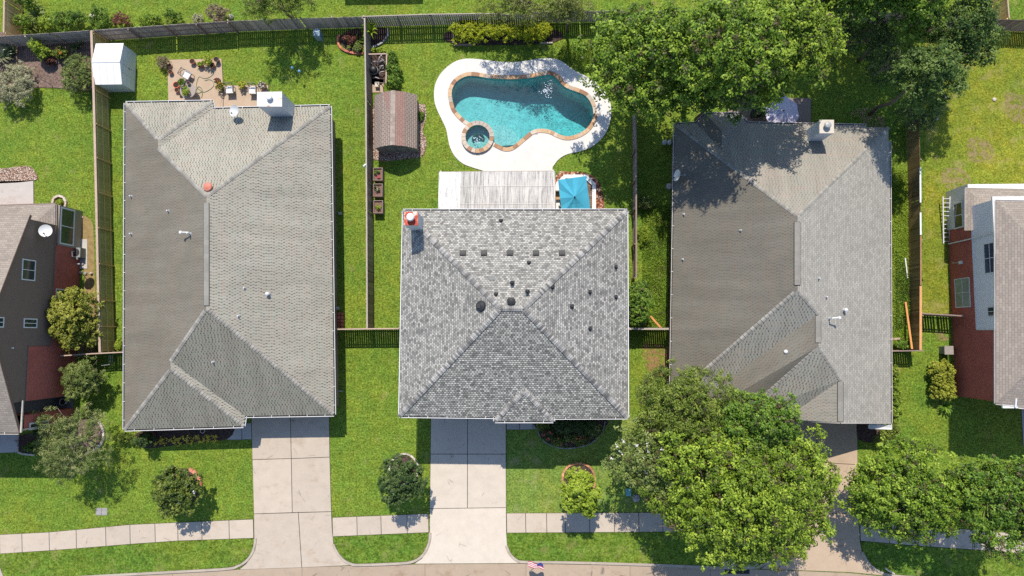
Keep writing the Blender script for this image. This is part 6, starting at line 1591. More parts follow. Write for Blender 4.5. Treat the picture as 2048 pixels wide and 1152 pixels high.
# water meter cover, bin, hydrant box
mb = MB(); c = P(203.5, 1023); mb.box(c.x - .42, c.y - .26, 0, c.x - .01, c.y + .26, .03); mb.box(c.x + .01, c.y - .26, 0, c.x + .42, c.y + .26, .03); tag(mb.build('meter_cover', STONE_G), 'flat grey meter cover in the front lawn at the left', 'meter cover')
o = thing('recycling_bin', 'small teal bin on the lawn at the edge of the flowering tree', 'bin', (P(1255, 982).x, P(1255, 982).y, 0)); b_ = wloc(o)
mb = MB(); mb.box(b_.x - .16, b_.y - .22, 0, b_.x + .16, b_.y + .22, .5); mb.build('body', TEALP, o); mb = MB(); mb.box(b_.x - .18, b_.y - .24, .5, b_.x + .18, b_.y + .24, .56); mb.build('lid', TEALP, o)
mb = MB(); c = P(1272, 996); mb.lathe([(.02, 0), (.30, .03), (.24, .16), (.05, .22)], c, 9); tag(mb.build('landscape_rock', STONE_G), 'grey rock in the shade below the flowering tree', 'rock')
# two white jugs by house 3
for x, lab in ((1330, 'round white jar beside the wall of the shaded house, the left of the pair'), (1340.5, 'round white jar touching the eave of the shaded house, the right of the pair')):
    c = P(x, 283, .5); o = thing('white_jar', lab, 'jar', (c.x, c.y, 0), 'pair of white jars'); mb = MB(); mb.lathe([(.12, 0), (.17, .08), (.18, .3), (.13, .44), (.06, .48)], (c.x, c.y, 0), 16); mb.build('jar_body', STUCCO, o, smooth=True); mb = MB(); mb.lathe([(.055, .48), (.055, .54)], (c.x, c.y, 0), 10); mb.build('lid', GREYM, o)
mb = MB(); c = P(1338, 373); mb.lathe([(.03, 0), (.26, .03), (.22, .16), (.05, .2)], c, 8); tag(mb.build('landscape_rock', CREAM), 'pale rock at the shaded left wall of the three ridge roof house', 'rock')
# barbecue under the trees
o = thing('barbecue_grill', 'dark barbecue with a pink lid in the shade beside the lavender umbrella', 'barbecue', (P(1512, 232).x, P(1512, 232).y, .045)); b_ = wloc(o)
mb = MB(); mb.box(b_.x - .5, b_.y - .28, .5, b_.x + .5, b_.y + .28, .85); mb.build('cabinet', BLACK, o); mb = MB(); mb.lathe([(.15, .85), (.17, .95), (.05, 1.02)], (b_.x - .1, b_.y - .05, .0), 12); mb.build('lid', plain('pink_lid', (.45, .27, .26), .6, .3), o)
for sx in (-.4, .4): mb = MB(); mb.box(b_.x + sx - .03, b_.y - .2, .0, b_.x + sx + .03, b_.y + .2, .5); mb.build('leg', BLACK, o)
mb = MB(); mb.tube([P(1501, 212, .1), P(1502, 200, .1)], .025, 6); mb.tube([P(1498, 200, .1), P(1507, 200, .1)], .025, 6); tag(mb.build('garden_rake', GREYM), 'thin grey rake lying behind the barbecue', 'rake')
# ladder leaning at house 5
o = thing('aluminium_ladder', 'aluminium ladder leaning beside the bay window of the right hand house', 'ladder', (P(1892, 470).x, P(1892, 470).y, 0))
a0, b0, a1, b1 = P(1886, 393, .55), P(1900, 393, .55), P(1887, 487, .08), P(1899.5, 487, .08)
for p, q in ((a1, a0), (b1, b0)): mb = MB(); mb.bar(p, q, .035, .08, up=(1, 0, 0)); mb.build('ladder_rail', plain('bright_aluminium', (.58, .58, .57), .4, .5, var=.05), o)
for i in range(11): mb = MB(); t = (i + .5) / 11; mb.bar(a1.lerp(a0, t), b1.lerp(b0, t), .045, .03); mb.build('rung', plain('rung_aluminium', (.52, .52, .51), .4, .5, var=.05) if i == 0 else bpy.data.materials['rung_aluminium'], o)
# things along the wall of house 4
o = thing('air_conditioner', 'grey air conditioner box in the shade beside the left bay window', 'air conditioner', (P(161, 512).x, P(161, 512).y, .05)); 
q = P(163, 507); mb = MB(); mb.box(q.x - .36, q.y - .36, .05, q.x + .36, q.y + .36, .68); mb.build('cabinet', GREYP, o); mb = MB(); mb.lathe([(.30, .68), (.30, .70), (.05, .71)], (q.x, q.y, 0), 18); mb.build('fan_grille', DARK, o)
for i, (x, y, w2, h2, lab) in enumerate(((168,506.5,.17,.15,'grey block above the others beside the air conditioner'),(166,528,.16,.13,'grey rock nearest the air conditioner'),(162,545,.15,.14,'grey rock lower down towards the yellowish tree'),(172,547,.14,.12,'grey rock nearest the fence below the air conditioner'))):
    mb = MB(); c = P(x, y); mb.lathe([(.03, 0), (w2, .03), (w2 * .8, h2), (.04, h2 + .03)], c, 7); tag(mb.build('landscape_rock', STONE_G), lab, 'rock', 'grey rocks by the left house')
mb = MB(); mb.tube([P(134, 528, .5), P(160, 528, .45)], .06, 8); tag(mb.build('drain_pipe', GREYM), 'grey drain pipe sticking out of the left brick wall', 'pipe')
mb = MB(); c = P(184, 547); mb.lathe([(.05, 0), (.12, .1), (.06, .22)], c, 9); tag(mb.build('hose_reel', STONE_W), 'small pale fitting at the foot of the mossy fence', 'hose reel')
# white stakes / gate at front left
o = thing('wire_gate', 'dark open gate frame with white edges below the front fence at the left', 'gate', (P(218, 725).x, P(218, 725).y, 0)); mb = MB()
mb.bar(P(203,731,.9), P(220,729,.9), .03, .03)
for x in (218, 221.5, 225): mb.bar(P(x, 711, 1.2), P(x, 728, .3), .03, .03)
mb.bar(P(219,711,1.2), P(219,711,0), .04, .04); mb.build('gate_frame', GREYM, o)
# ring ornaments
def ring(name, label, px, py, z, r, tr_, mat, cat, ax=None):
    c = P(px, py, z); mb = MB(); n = 24
    pts = [c + Vector((r * math.cos(2 * math.pi * i / n), r * math.sin(2 * math.pi * i / n), 0)) for i in range(n + 1)]; mb.tube(pts, tr_, 8); return tag(mb.build(name, mat, smooth=True), label, cat)
o = thing('round_planter', 'grey round pot on the dark porch of the left house', 'planter', (xw - .55, P(157, 803).y, .12)); b_ = wloc(o)
mb = MB(); mb.lathe([(.17, 0), (.24, .35), (.26, .36), (.22, .36), (.2, .3)], b_, 20); mb.f.pop(-2); mb.t.pop(-2); mb.m.pop(-2); mb.build('pot', plain('light_grey_pot', (.45, .45, .45), .6, .3), o); mb = MB(); mb.lathe([(.21, 0), (.21, .01)], b_ + Vector((0, 0, .3)), 16); mb.build('soil', SOIL, o)
ring('garden_hoop', 'white ring lying on the dark flower bed under the grey roof house eave', 405, 861.5, .2, .17, .025, STONE_W, 'ring')
mb = MB(); c = P(32, 888); mb.tube([P(30, 880, .3), P(34, 886, .3), P(34, 893, .25)], .035, 6); mb.bar(P(22, 884, .5), P(32, 882, .5), .05, .2); tag(mb.build('mail_sign', GREYM), 'small grey bent pipe by the front walk of the left brick house', 'pipe')

# ------------------------------------------------------------------ bed edgings
def edging(name, label, pts, w_, h_, mat, L=.3, cat='bed edging', closed=False, z0=0.0):
    line = [Vector(p) for p in (smooth_closed if closed else smooth_open)([Vector(G(*p)) for p in pts], 8)]
    if closed: line.append(line[0])
    mb = MB(); acc = [0]
    for a, b in zip(line[:-1], line[1:]): acc.append(acc[-1] + (b - a).length)
    def at_(d):
        for i in range(len(acc) - 1):
            if acc[i] <= d <= acc[i+1] + 1e-9: return line[i].lerp(line[i+1], (d - acc[i]) / max(1e-6, acc[i+1] - acc[i]))
        return line[-1]
    n = max(1, int(acc[-1] / L))
    for i in range(n):
        a, b = at_(acc[-1] * (i + .03) / n), at_(acc[-1] * (i + .97) / n)
        mb.bar((a.x, a.y, z0 + h_ / 2), (b.x, b.y, z0 + h_ / 2 + random.uniform(-.01, .01)), w_, h_, tone=random.random())
    return tag(mb.build(name, mat), label, cat)
edging('stone_edging', 'pale curved stone edging right of the spiky conifer by the left house', [(163,833),(180,831),(195,838),(206,854),(209,870),(206,884),(196,896),(184,903),(172,908)], .17, .16, STONE_W, .32)
edging('brick_edging', 'coral red brick arc at the upper right of the white flowered magnolia', [(379,938),(390,944),(398,953),(402,960)], .24, .14, plain('coral_brick', (.56, .22, .16), .85, .2, var=.1, tone=.12), .25)
edging('brick_edging', 'darker end of the brick arc right of the white flowered magnolia', [(402,961),(403.5,968),(402.5,978),(400,986)], .16, .13, BRICKRED, .2)
edging('brick_edging', 'tan brick ring around the bright leafy tree before the new roof house', [(1157,926.5),(1172,929),(1184,939),(1189.5,954),(1188,972),(1175,987),(1157,991),(1139,987),(1127,972),(1125,954),(1130,939),(1142,929)], .14, .14, BRICKTAN, .27, closed=True)
edging('stone_edging', 'pale stone ring under the small dark tree between the two driveways', [(805,907.5),(822,911),(834,925),(837,940),(830,958),(815,968),(795,966),(782,952),(779,936),(785,920)], .12, .12, STONE_W, .3, closed=True)
edging('brick_edging', 'reddish stone edging of the planting bed in the corner by the utility cabinet', [(679,70),(676,82),(680,94),(690,102),(708,107),(727,107.5)], .15, .14, BRICKRED, .28)
edging('stone_edging', 'dark stone edging of the bed under the palm by the back fence', [(776,58),(776,72),(766,85),(750,94),(738,98)], .14, .14, STONE_G, .28)
edging('stone_edging', 'grey edging of the shaded flower bed before the new roof house', [(1074,842),(1076,864),(1090,884),(1118,895.5),(1150,895.5),(1182,886),(1204,864),(1210,842)], .07, .10, STONE_G, .3)
edging('timber_edging', 'pinkish timber edging along the left front of the yellow hedge bed', [(906,91),(952,90)], .13, .14, W_CAP, 1.3)
edging('timber_edging', 'grey timber edging along the right front of the yellow hedge bed', [(1080,87),(1106,86.5)], .10, .14, W_GREY, 1.0)
edging('timber_edging', 'dark timber end board at the left of the yellow hedge bed', [(906.5,60),(906.5,88)], .08, .14, W_GREY, 1.0)
edging('stone_edging', 'white stone edging in front of the left brick house by its walk', [(38,868),(37,888),(38,905),(52,908),(70,910)], .12, .12, STONE_W, .4)
edging('stone_edging', 'white octagonal stone ring around a small plant behind the left bay window', [(119,392),(128,394),(133,402),(133,412),(127,419),(117,420),(109,415),(107,405),(110,396)], .16, .16, STONE_W, .42, closed=True)
# ------------------------------------------------------------------ trees
TG = 'large shade trees'
tree(1290, 112, 122, 114, 6.9, 2.8, 'bright green shade tree overhanging the right side of the pool deck', L_BRIGHT, group=TG, leaf=.23, rc=.72, per=62, lobes=9, tr=.2)
tree(1440, 92, 124, 118, 9.6, 3.2, 'broad bright green shade tree standing right of the one over the pool deck', L_BRIGHT, group=TG, leaf=.23, rc=.75, per=60, lobes=9, tr=.2)
tree(1580, 82, 92, 108, 9.0, 3.0, 'yellowish shade tree reaching towards the lavender umbrella', L_OAK, group=TG, leaf=.23, rc=.7, per=60, lobes=8, tr=.2)
tree(1430, 186, 135, 46, 5.5, 1.8, 'low dark skirt tree in front of the bright shade trees', L_GREEN, group=TG, leaf=.2, rc=.55, per=48, lobes=6, tr=.12)
tree(1838, 18, 66, 52, 8.0, 2.2, 'light green tree crown at the top edge above the blue green tree', L_BRIGHT, group=TG, leaf=.22, rc=.6, per=60, lobes=6, tr=.16)
tree(1925, 62, 70, 72, 6.0, 2.4, 'blue green tree over the back fence of the sunny right hand yard', L_BLUE, group=TG, leaf=.2, rc=.55, per=50, lobes=7, tr=.14)
tree(1858, 150, 64, 58, 7.6, 2.2, 'blue green tree at the far end of the plank fence', L_BLUE, group=TG, leaf=.19, rc=.5, per=46, lobes=8, tr=.14, dens=1.1, bare=4)
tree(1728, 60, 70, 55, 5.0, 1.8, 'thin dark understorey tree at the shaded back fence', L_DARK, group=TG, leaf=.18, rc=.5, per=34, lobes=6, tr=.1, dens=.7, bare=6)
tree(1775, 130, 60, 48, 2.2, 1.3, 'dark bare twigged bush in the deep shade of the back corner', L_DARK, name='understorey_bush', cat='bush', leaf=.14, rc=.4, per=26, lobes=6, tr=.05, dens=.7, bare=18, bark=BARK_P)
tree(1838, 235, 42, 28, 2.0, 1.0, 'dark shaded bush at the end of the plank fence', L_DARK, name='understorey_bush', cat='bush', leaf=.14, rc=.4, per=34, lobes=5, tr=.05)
tree(1045, 12, 108, 50, 3.7, 1.4, 'feathery grey green tree leaning over the yellow hedge', L_WILLOW, leaf=.16, rc=.42, per=40, lobes=9, tr=.15, aspect=.32, group=TG, dens=.8, basepx=(1045, -20), upn=.3)
tree(1140, 14, 52, 30, 3.8, 1.2, 'feathery pale tree over the fence right of the yellow hedge', L_WILLOW, leaf=.16, rc=.4, per=44, lobes=6, tr=.12, aspect=.32, group=TG)
tree(552, -2, 74, 46, 3.7, 1.5, 'dark olive tree at the top edge behind the smooth fence', L_OLIVE, leaf=.17, rc=.45, per=52, lobes=7, tr=.12, aspect=.35, group=TG)
tree(1316, 165, 82, 62, 4.6, 1.6, 'unseen lower storey tree added beneath the bright tree to shade the side yard', L_GREEN, group=TG, leaf=.2, rc=.55, per=48, lobes=6, tr=.1)  # hidden under the canopy, added for the shade it casts
tree(1712, -18, 84, 62, 8.5, 2.6, 'dark green shade tree at the top edge over the shaded back fence', L_GREEN, group=TG, leaf=.22, rc=.6, per=54, lobes=7, tr=.16)
tree(1800, -120, 120, 110, 10.0, 3.2, 'tall tree beyond the top edge that shades the back corner', L_BRIGHT, group=TG, leaf=.25, rc=.8, per=50, lobes=8, tr=.2)
tree(1882, -275, 118, 112, 10.0, 3.0, 'third tall tree beyond the top edge shading the back fence', L_BRIGHT, group=TG, leaf=.25, rc=.8, per=50, lobes=8, tr=.2)
tree(1975, -185, 100, 100, 9.5, 3.0, 'fourth tall tree beyond the top edge, shading the sunny yard corner', L_BRIGHT, group=TG, leaf=.25, rc=.8, per=50, lobes=8, tr=.2)
tree(1655, -150, 120, 120, 10.0, 3.2, 'second tall tree beyond the top edge shading the back yard', L_BRIGHT, group=TG, leaf=.25, rc=.8, per=50, lobes=8, tr=.2)
# front yard
tree(1368, 812, 112, 84, 5.6, 2.0, 'fine leaved olive tree in front of the three ridge roof house', L_OLIVE, leaf=.17, rc=.52, per=60, lobes=10, tr=.16, aspect=.45, group=TG, dens=1.15, bare=6)
tree(1318, 912, 92, 88, 5.2, 1.9, 'white flowering tree at the edge of the front lawn of the new roof house', L_SAGE, leaf=.18, rc=.5, per=52, lobes=8, tr=.13, blossom=L_WHITE, nbl=40, group=TG)
tree(1512, 850, 88, 66, 6.6, 2.0, 'deep green tree squeezed between the olive tree and the big yellow green oak', L_GREEN, leaf=.19, rc=.5, per=66, lobes=8, tr=.15, group=TG)
tree(1488, 982, 180, 142, 6.6, 2.8, 'biggest tree, a yellow green oak spreading over the sidewalk by the storm drain', L_OAK, leaf=.21, rc=.66, per=62, lobes=15, tr=.24, bare=6, group=TG, dens=1.35, spread=.58)
tree(1818, 988, 120, 92, 4.3, 1.9, 'dense bright green oak right of the shaded driveway', L_BRIGHT, leaf=.2, rc=.58, per=64, lobes=12, tr=.2, bare=3, group=TG, dens=1.2)
tree(2005, 1012, 80, 96, 6.0, 2.3, 'darker blue green oak at the lower right corner', L_GREEN, leaf=.2, rc=.58, per=60, lobes=9, tr=.18, group=TG)
SG = 'small front yard trees'
tree(802, 962, 43, 46, 2.7, 1.2, 'small dark round tree between the two driveways', L_DARK, leaf=.17, rc=.30, per=40, lobes=8, tr=.07, name='small_tree', group=SG, dens=.9, basepx=(812, 938), spread=.62)
tree(350, 982, 51, 46, 2.3, 1.2, 'magnolia with white flowers beside the coral brick arc', L_MAG, leaf=.22, rc=.36, per=48, lobes=8, tr=.08, name='small_tree', group=SG, basepx=(372, 980), blossom=L_WHITE, nbl=4, aspect=.5)
tree(1160, 980, 36, 40, 2.9, 1.7, 'bright leafy upright tree in a tan brick ring', L_LIME, leaf=.2, rc=.32, per=46, lobes=7, tr=.08, name='small_tree', group=SG, basepx=(1157, 958), aspect=.55)
bpy.data.objects[-1] if False else None
tree(146, 886, 66, 62, 3.0, 1.6, 'spiky grey green conifer inside the pale stone arc by the left house', m_leaf('conifer_needle', [(.075,.11,.028),(.17,.225,.065),(.38,.38,.16)]), leaf=.30, rc=.50, per=60, lobes=9, tr=.1, name='small_tree', group=SG, basepx=(188, 880), aspect=.13, bark=BARK_P, spread=.72, dens=.9, upn=.25, bare=6)
tree(166, 757, 43, 38, 1.9, 1.1, 'dark blue green conifer against the red brick wall of the left house', L_SAGE, leaf=.2, rc=.34, per=52, lobes=8, tr=.08, name='small_tree', group=SG, aspect=.25)
tree(146, 635, 50, 68, 2.4, 1.4, 'yellowish leafy tree between the left brick house and the mossy fence', m_leaf('yellow_green_leaf', [(.09, .11, .014), (.22, .24, .03), (.40, .40, .08)]), leaf=.2, rc=.38, per=50, lobes=9, tr=.08, name='small_tree', group=SG, aspect=.5)
tree(1277, 606, 22, 48, 2.0, 1.1, 'leafy dark green bush tree between the new roof house and the double rail fence', L_GREEN, leaf=.17, rc=.3, per=44, lobes=7, tr=.05, name='small_tree', group=SG, aspect=.5)

# ------------------------------------------------------------------ shrubs and plants
BG = 'shrubs in the corner bed'
shrub(30, 172, 44, 50, 1.6, 'silvery bush at the left edge of the corner mulch bed', L_SILVER, leaf=.13, rc=.34, per=60, lobes=7, group=BG, aspect=.4)
shrub(158, 150, 38, 42, 1.7, 'grey green bush against the mossy fence in the corner mulch bed', L_SAGE, leaf=.13, rc=.32, per=56, lobes=7, group=BG, aspect=.4)
shrub(76, 95, 14, 12, 1.9, 'upright lime green shrub at the dark back fence', L_LIME, leaf=.13, rc=.22, per=40, lobes=4, group=BG, aspect=.5)
shrub(88, 106, 13, 12, 1.4, 'lower lime green shrub leaning to the right', L_LIME, leaf=.13, rc=.22, per=36, lobes=4, group=BG, aspect=.5)
shrub(122, 106, 16, 12, .9, 'small mixed shrub with orange flowers behind the grey green bush', L_OLIVE, leaf=.11, flower=L_ORANGE, nfl=8, group=BG)
shrub(100, 122, 10, 9, .7, 'small purple tinged shrub left of the grey green bush', L_RED, leaf=.1, group=BG)
blades(2, 112, 1.1, .9, 46, 'pale spiky grass clump at the left edge of the corner bed', L_SILVER, name='ornamental_grass', group=BG, width=.05)
blades(24, 104, .8, .6, 18, 'dark strap leaved plant beside the pale grass clump', L_DARK, group=BG, width=.09)
blades(152, 92, .7, .5, 10, 'dark strap leaved plant by the back fence near the white shed', L_DARK, group=BG, width=.09)
mb = MB(); c = P(106, 172); mb.tube([c, c + Vector((.0, .05, 1.5))], [.03, .015], 6); limb(mb, c + Vector((0, .04, 1.2)), c + Vector((-.3, .3, 1.8)), .014, .006, 4); tag(mb.build('bare_sapling', BARK_P), 'thin bare sapling at the front of the corner mulch bed', 'sapling')
FB = 'shrubs behind the back fence'
for x, y, rx, ry, h, lf, lab in ((47, 44, 14, 14, 1.3, L_BRIGHT, 'round light green shrub nearest the tan cedar fence'), (120, 41, 20, 15, 1.3, L_GREEN, 'first of two touching dark green shrubs behind the back fence'),
      (150, 41, 24, 19, 1.5, L_GREEN, 'larger of two touching dark green shrubs behind the back fence'), (203, 39, 25, 21, 1.5, L_GREEN, 'dark green shrub with a pale stone at its left'), (245, 41, 15, 12, 1.0, L_RED, 'small brownish shrub between two green ones'),
      (300, 40, 26, 8, .6, L_BRIGHT, 'low bright green cover shrub at the back fence'), (345, 35, 17, 13, 1.1, L_GREEN, 'round green shrub left of the brown bush'), (433, 28, 23, 17, 1.3, L_DRY, 'brown dry looking bush near the olive tree'), (397, 38, 8, 6, .5, L_SILVER, 'tiny silvery shrub left of the brown bush'),
      (92, 44, 14, 12, .9, L_LIME, 'lime green shrub right of the spiky clump')):
    shrub(x, y, rx, ry, h, lab, lf, group=FB, leaf=.12, rc=.28, per=46)
shrub(58, 3, 22, 14, 1.6, 'leafy shrub at the top edge beside the tan cedar fence', L_GREEN, group=FB, leaf=.13, rc=.3)
blades(72, 30, .9, .8, 50, 'pale spiky grass clump behind the back fence', L_SAGE, name='ornamental_grass', width=.045, group=FB); blades(64, 55, .6, .6, 30, 'yellowish grass clump against the back fence', L_WILLOW, name='ornamental_grass', width=.045, group=FB)
for x, y, r, lab in ((186, 33, .22, 'pale rock left of the dark green shrub behind the fence'), (98, 42, .18, 'pale rock among the shrubs left behind the fence'), (463, 34, .2, 'pale rock right of the brown bush behind the fence')):
    mb = MB(); c = P(x, y); mb.lathe([(.03, 0), (r, .05), (r * .75, .2), (.04, .26)], c, 8); tag(mb.build('landscape_rock', CREAM), lab, 'rock', 'rocks behind the back fence')
# yellow hedge
hg = [shrub(x, 65 + random.uniform(-2, 2), 19, 19, 1.2, lab, L_YELL, name='golden_shrub', group='golden shrubs in the hedge bed', leaf=.14, rc=.3, per=54, aspect=.4, lobes=6)
      for x, lab in ((922, 'leftmost golden shrub of the yellow hedge behind the pool'), (948, 'second golden shrub from the left in the yellow hedge'), (975, 'golden shrub third from the left in the yellow hedge'), (1003, 'golden shrub in the middle of the yellow hedge, under the feathery tree'), (1030, 'golden shrub right of the middle of the yellow hedge'), (1058, 'second golden shrub from the right in the yellow hedge'), (1086, 'rightmost golden shrub of the yellow hedge'))]
blades(744, 66, .75, .8, 26, 'lime green palm like plant in the corner by the dividing fence', L_LIME, name='palm_plant', cat='palm', width=.085, stemh=.5)
PB = 'plants in the corner bed by the cabinet'
shrub(700, 78, 15, 11, .6, 'dark reddish plant in the bed by the utility cabinet', L_RED, leaf=.1, group=PB); blades(704, 90, .6, .4, 22, 'yellow striped strap leaved plant at the front of the cabinet bed', L_WILLOW, width=.06, group=PB); blades(716, 82, .5, .4, 18, 'green strap leaved plant against the dividing fence', L_GREEN, width=.06, group=PB)
shrub(715, 96, 9, 8, .5, 'small sage plant behind the reddish brick edging', L_SAGE, leaf=.09, group=PB)
VG = 'vine shrubs beside the filter pen'
for i, (x, y, rx, ry, lab) in enumerate(((784, 120, 11, 14, 'leafy shrub at the back end of the filter pen'), (787, 141, 13, 13, 'leafy shrub in the middle beside the filter pen'), (788, 163, 14, 17, 'leafy shrub between the filter pen and the barn shaped shed'))):
    shrub(x, y, rx, ry, 1.1, lab, L_GREEN, leaf=.15, rc=.24, per=30, group=VG)
shrub(760, 101, 13, 5, .35, 'low lime groundcover at the back of the filter pen', L_LIME, leaf=.09, group=VG); shrub(747, 101, 7, 4, .3, 'tiny lime groundcover against the dividing fence', L_LIME, leaf=.08, group=VG)
shrub(842, 232, 6, 9, .35, 'small green plant in the gravel beside the barn shaped shed', L_GREEN, leaf=.09)
shrub(327, 125, 14, 14, .7, 'dry brown bush at the left corner of the patio', L_DRY, leaf=.09, rc=.2, per=30)
shrub(255, 876, 21, 10, .9, 'low rounded shrub at the left front corner of the weathered grey house', L_OLIVE, leaf=.12, rc=.26, per=46)
c_ = P(289, 880, 1.2); o = thing('topiary_shrub', 'tall narrow dark shrub in the eave shade at the left front corner', 'shrub', (c_.x, c_.y, 0)); mb = MB()
L = [(c_.x, c_.y, 1.2, .42, .42, 1.2)]; pts, N_, tn_ = crown_leaves(L, .2, 40, .10, 1.6, low=-.9); quads('foliage', leaf_quads(pts, N_, .10, .06), tn_, L_DARK, o); mb.tube([(c_.x, c_.y, 0), (c_.x, c_.y, 1.5)], .04, 6); mb.build('stem', BARK, o)
# yellow flower bed in front of house 1
k = 0
for row, (y0, y1_, nn) in enumerate(((889, 879, 9), (883, 875, 9), (880, 872, 8))):
    for i in range(nn):
        x = 308 + (438 - 308) * (i + random.uniform(.1, .9)) / nn; y = y0 + (y1_ - y0) * (x - 308) / 130 + random.uniform(-2, 2)
        c = P(x, y, .15); o = thing('flower_plant', 'small yellow variegated plant in the dark bed under the grey roof house front eave', 'flower', (c.x, c.y, .05), 'yellow plants in the front bed')
        q = np.array([[c.x, c.y, .2]] * 14) + RNG.normal(0, .085, (14, 3)); q[:, 2] = np.abs(q[:, 2] - .2) + .1; quads('blossom', leaf_quads(q, unit(RNG.normal(size=q.shape) * .4 + np.array([0, 0, 1])), .19, .09), RNG.uniform(0, 1, 14), L_GOLD, o)
shrub(297, 870, 14, 7, .5, 'dark purple leaved shrub at the left end of the yellow flower bed', L_RED, leaf=.1); 
# shaded bed in front of house 2
SB = 'shrubs in the shaded front bed'
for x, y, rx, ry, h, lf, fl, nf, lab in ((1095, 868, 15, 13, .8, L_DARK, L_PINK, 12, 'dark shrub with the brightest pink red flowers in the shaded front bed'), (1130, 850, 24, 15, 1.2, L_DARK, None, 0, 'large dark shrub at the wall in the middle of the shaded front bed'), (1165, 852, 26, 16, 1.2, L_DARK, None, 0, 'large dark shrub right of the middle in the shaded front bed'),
      (1120, 882, 16, 10, .5, L_OLIVE, L_PINK, 4, 'low greyish shrub at the front of the shaded bed'), (1140, 876, 14, 9, .5, L_SAGE, L_ORANGE, 4, 'low shrub with salmon flowers in the front of the shaded bed'), (1164, 880, 13, 9, .5, L_OLIVE, L_PINK, 5, 'low shrub with pink flowers at the right front of the shaded bed'), (1190, 862, 14, 12, .7, L_SAGE, None, 0, 'grey green shrub at the right end of the shaded front bed'), (1086, 850, 10, 10, .7, L_OLIVE, None, 0, 'olive shrub at the left end of the shaded front bed by the walk')):
    shrub(x, y, rx, ry, h, lab, lf, leaf=.11, rc=.24, per=36, group=SB, flower=fl, nfl=nf, fsize=.13)
# clipped hedge at house 5
def hedge(name, label, x0, y0, x1, y1, h, lf, cat='hedge'):
    c = P((x0 + x1) / 2, (y0 + y1) / 2, h * .6); s = (CAMH - h * .6) / FPX; o = thing(name, label, cat, (c.x, c.y, 0)); hx, hy = (x1 - x0) / 2 * s, (y1 - y0) / 2 * s
    L = [(c.x + hx * u, c.y + hy * t, h * .5, hx * .56, hy * .34, h * .5) for t in (-.7, -.25, .25, .7) for u in (-.45, .45)]; pts, N_, tn_ = crown_leaves(L, .16, 44, .10, 1.3, low=-.5); pts[:, 2] = np.maximum(pts[:, 2], .03)
    quads('foliage', leaf_quads(pts, N_, .11, .065), tn_, lf, o); mb = MB()
    for t in (-.5, 0, .5): mb.tube([(c.x, c.y + hy * t, 0), (c.x, c.y + hy * t, h * .6)], .04, 6)
    mb.build('stem', BARK, o); return o
hedge('clipped_hedge', 'clipped yellow green hedge at the red brick wall of the right hand house', 1865, 727, 1905, 797, 1.35, m_leaf('hedge_leaf', [(.11, .135, .014), (.27, .30, .028), (.48, .49, .08)]))
blades(1893, 812, .65, .5, 24, 'small dark fan palm below the clipped hedge', L_GREEN, name='palm_plant', cat='palm', width=.07)
hedge('clipped_hedge', 'low narrow hedge along the sunny side of the three ridge roof house', 1783, 735, 1796, 838, .8, L_OAK)
shrub(1770, 878, 22, 12, 1.0, 'feathery green shrub at the front corner of the three ridge roof house', L_OLIVE, leaf=.15, aspect=.3, rc=.3); shrub(1783, 858, 14, 16, .8, 'dull green shrub under the white eave corner', L_OLIVE, leaf=.12)
shrub(1827, 887, 6, 5, .3, 'tiny green plant in the lawn behind the bright green oak', L_GREEN, leaf=.08); shrub(1738, 945, 9, 6, .4, 'small reddish shrub at the left edge of the bright green oak', L_RED, leaf=.1)
shrub(121, 405, 6, 7, .4, 'small leafy plant inside the octagonal stone ring', L_LIME, leaf=.09)
shrub(238, 690, 7, 14, .6, 'bright green weed clump at the foot of the mossy fence', L_LIME, leaf=.1)
shrub(1806, 690, 16, 8, .5, 'green weeds behind the short dark fence', L_GREEN, leaf=.11)
shrub(175, 842 - 12, 7, 7, 1.2, 'thin upright branch shrub behind the spiky conifer', L_SAGE, leaf=.12, aspect=.35)
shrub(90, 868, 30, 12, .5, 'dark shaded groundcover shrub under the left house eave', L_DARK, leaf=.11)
shrub(66, 893, 22, 9, .4, 'dark shaded groundcover shrub by the white edging', L_GREEN, leaf=.1)
shrub(1290, 405, 16, 14, .9, 'tall pale grass weed clump right of the double rail fence', L_SAGE, leaf=.2, aspect=.16, rc=.25, per=40)
shrub(1287, 468, 10, 18, .8, 'leafy weed clump by the middle of the double rail fence', L_LIME, leaf=.16, aspect=.2, rc=.25, per=34)
# weeds in the narrow side yards and rough grass: uncountable cover
ground_leaves('rough_grass', [G(1284, 412), G(1340, 412), G(1336, 655), G(1284, 655)], 9000, .16, .14, L_BRIGHT, 'rough green grass in the strip between the double rail fence and the shaded house', 'grass')
ground_leaves('rough_grass', [G(1780, 340), G(1822, 340), G(1826, 700), G(1780, 700)], 10000, .18, .14, L_LIME, 'rough bright grass in the strip left of the plank fence', 'grass')
ground_leaves('rough_grass', [G(1790, 500), G(1824, 560), G(1826, 640), G(1790, 660)], 2500, .4, .16, L_GREEN, 'taller weeds growing against the middle of the plank fence', 'weeds')
ground_leaves('fallen_leaf_cover', [G(1130, 85), G(1185, 90), G(1190, 150), G(1160, 140), G(1110, 115)], 2600, .3, .14, L_OAK, 'bright leafy ground cover behind the pool deck under the shade tree', 'ground cover')

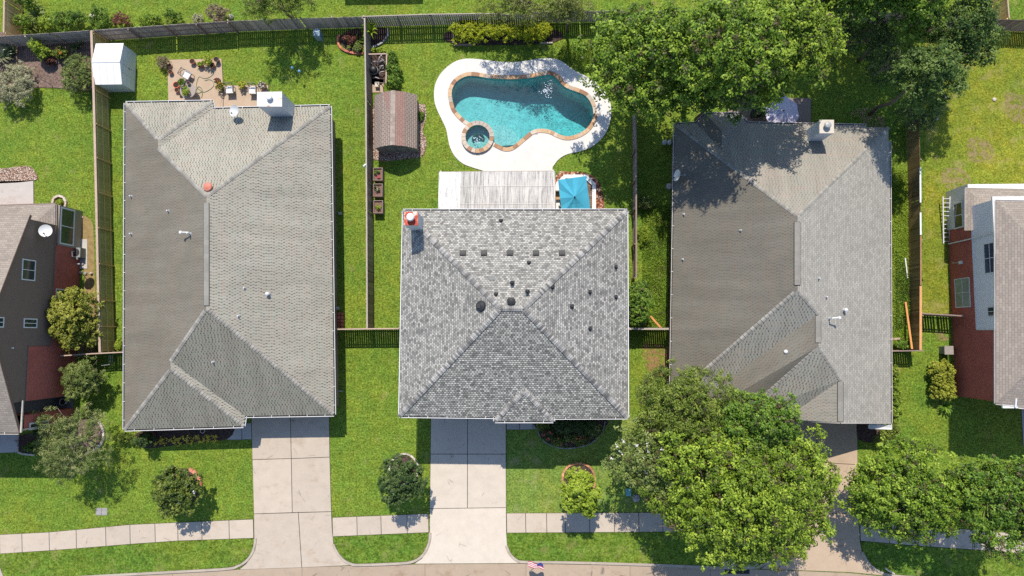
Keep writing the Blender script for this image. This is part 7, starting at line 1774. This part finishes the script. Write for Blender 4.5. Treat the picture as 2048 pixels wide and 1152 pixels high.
# ------------------------------------------------------------------ street things
o = thing('street_flag', 'small red white and blue striped flag on a thin pole at the kerb', 'flag', (P(1077, 1127).x, P(1077, 1127).y, .05)); b_ = wloc(o); zf_ = 1.9
mb = MB(); tip = P(1056, 1122, zf_); mb.tube([b_, tip], .02, 6); mb.build('pole', GREYM, o)
a, b = P(1055, 1123, 1.80), P(1086, 1128, 1.62)
dv = (b - a); dn = Vector((.06, -.40, -.10))
def fp(u, v): return a + dv * u + dn * v + Vector((.0, .05 * math.sin(u * 9 + v * 2), .05 * math.cos(u * 11)))
for nme, mat, sel in (('red_stripes', FLAGRED, lambda i, j: not (i >= 6 and j < 4) and j % 2 == 0), ('white_stripes', FLAGW, lambda i, j: not (i >= 6 and j < 4) and j % 2 == 1), ('blue_field', FLAGBLUE, lambda i, j: i >= 6 and j < 4)):
    mb = MB()
    for i in range(10):
        for j in range(7):
            if sel(i, j): mb.face([fp(i / 10, j / 7), fp((i+1) / 10, j / 7), fp((i+1) / 10, (j+1) / 7), fp(i / 10, (j+1) / 7)])
    mb.build(nme, mat, o)
o = thing('storm_drain', 'storm drain inlet with a dark grate in the kerb under the big oak', 'storm drain', (P(1490, 1140).x, P(1490, 1140).y, 0))
mb = MB(); q = [G(1448, 1136), G(1499, 1137.5), (P(1499, 1148).x, P(1499, 1148).y), G(1448, 1147)]; mb.prism(q, -.01, .012); mb.build('grate_pit', BLACK, o)
mb = MB()
for i in range(9): p_, r_ = G(1451 + i * 5.6, 1136.5), G(1451 + i * 5.6, 1147); mb.bar((*p_, .02), (*r_, .02), .025, .02)
mb.build('grate', DARK, o)
mb = MB(); q = [G(1445, 1124), G(1458, 1119), G(1512, 1121), G(1519, 1135.5), G(1444, 1134.5)]; mb.prism(inset(q, .01), -.01, .125, bottom=False); mb.build('inlet_slab', CONC_CURB, o)
mb = MB(); q = P(1772, 1139); mb.tube([q + Vector((-.2, .2, .3)), q + Vector((.05, 0, .2)), q + Vector((.5, -.25, .12))], .06, 8); tag(mb.build('drain_pipe', STONE_W), 'pale pipe end lying at the curved kerb of the right driveway', 'pipe')
for i, (x, y, lab) in enumerate(((1892, 195, 'white round stone nearest the corner of the plank fence in the sunny yard'), (1873, 237, 'white stone in the tree shade beside the plank fence'), (1988, 199, 'white stone in the middle of the sunny yard'))):
    mb = MB(); c = P(x, y); mb.lathe([(.03, 0), (.15, .02), (.13, .08), (.03, .11)], c, 9); tag(mb.build('landscape_rock', STONE_W), lab, 'rock', 'white stones in the sunny yard')
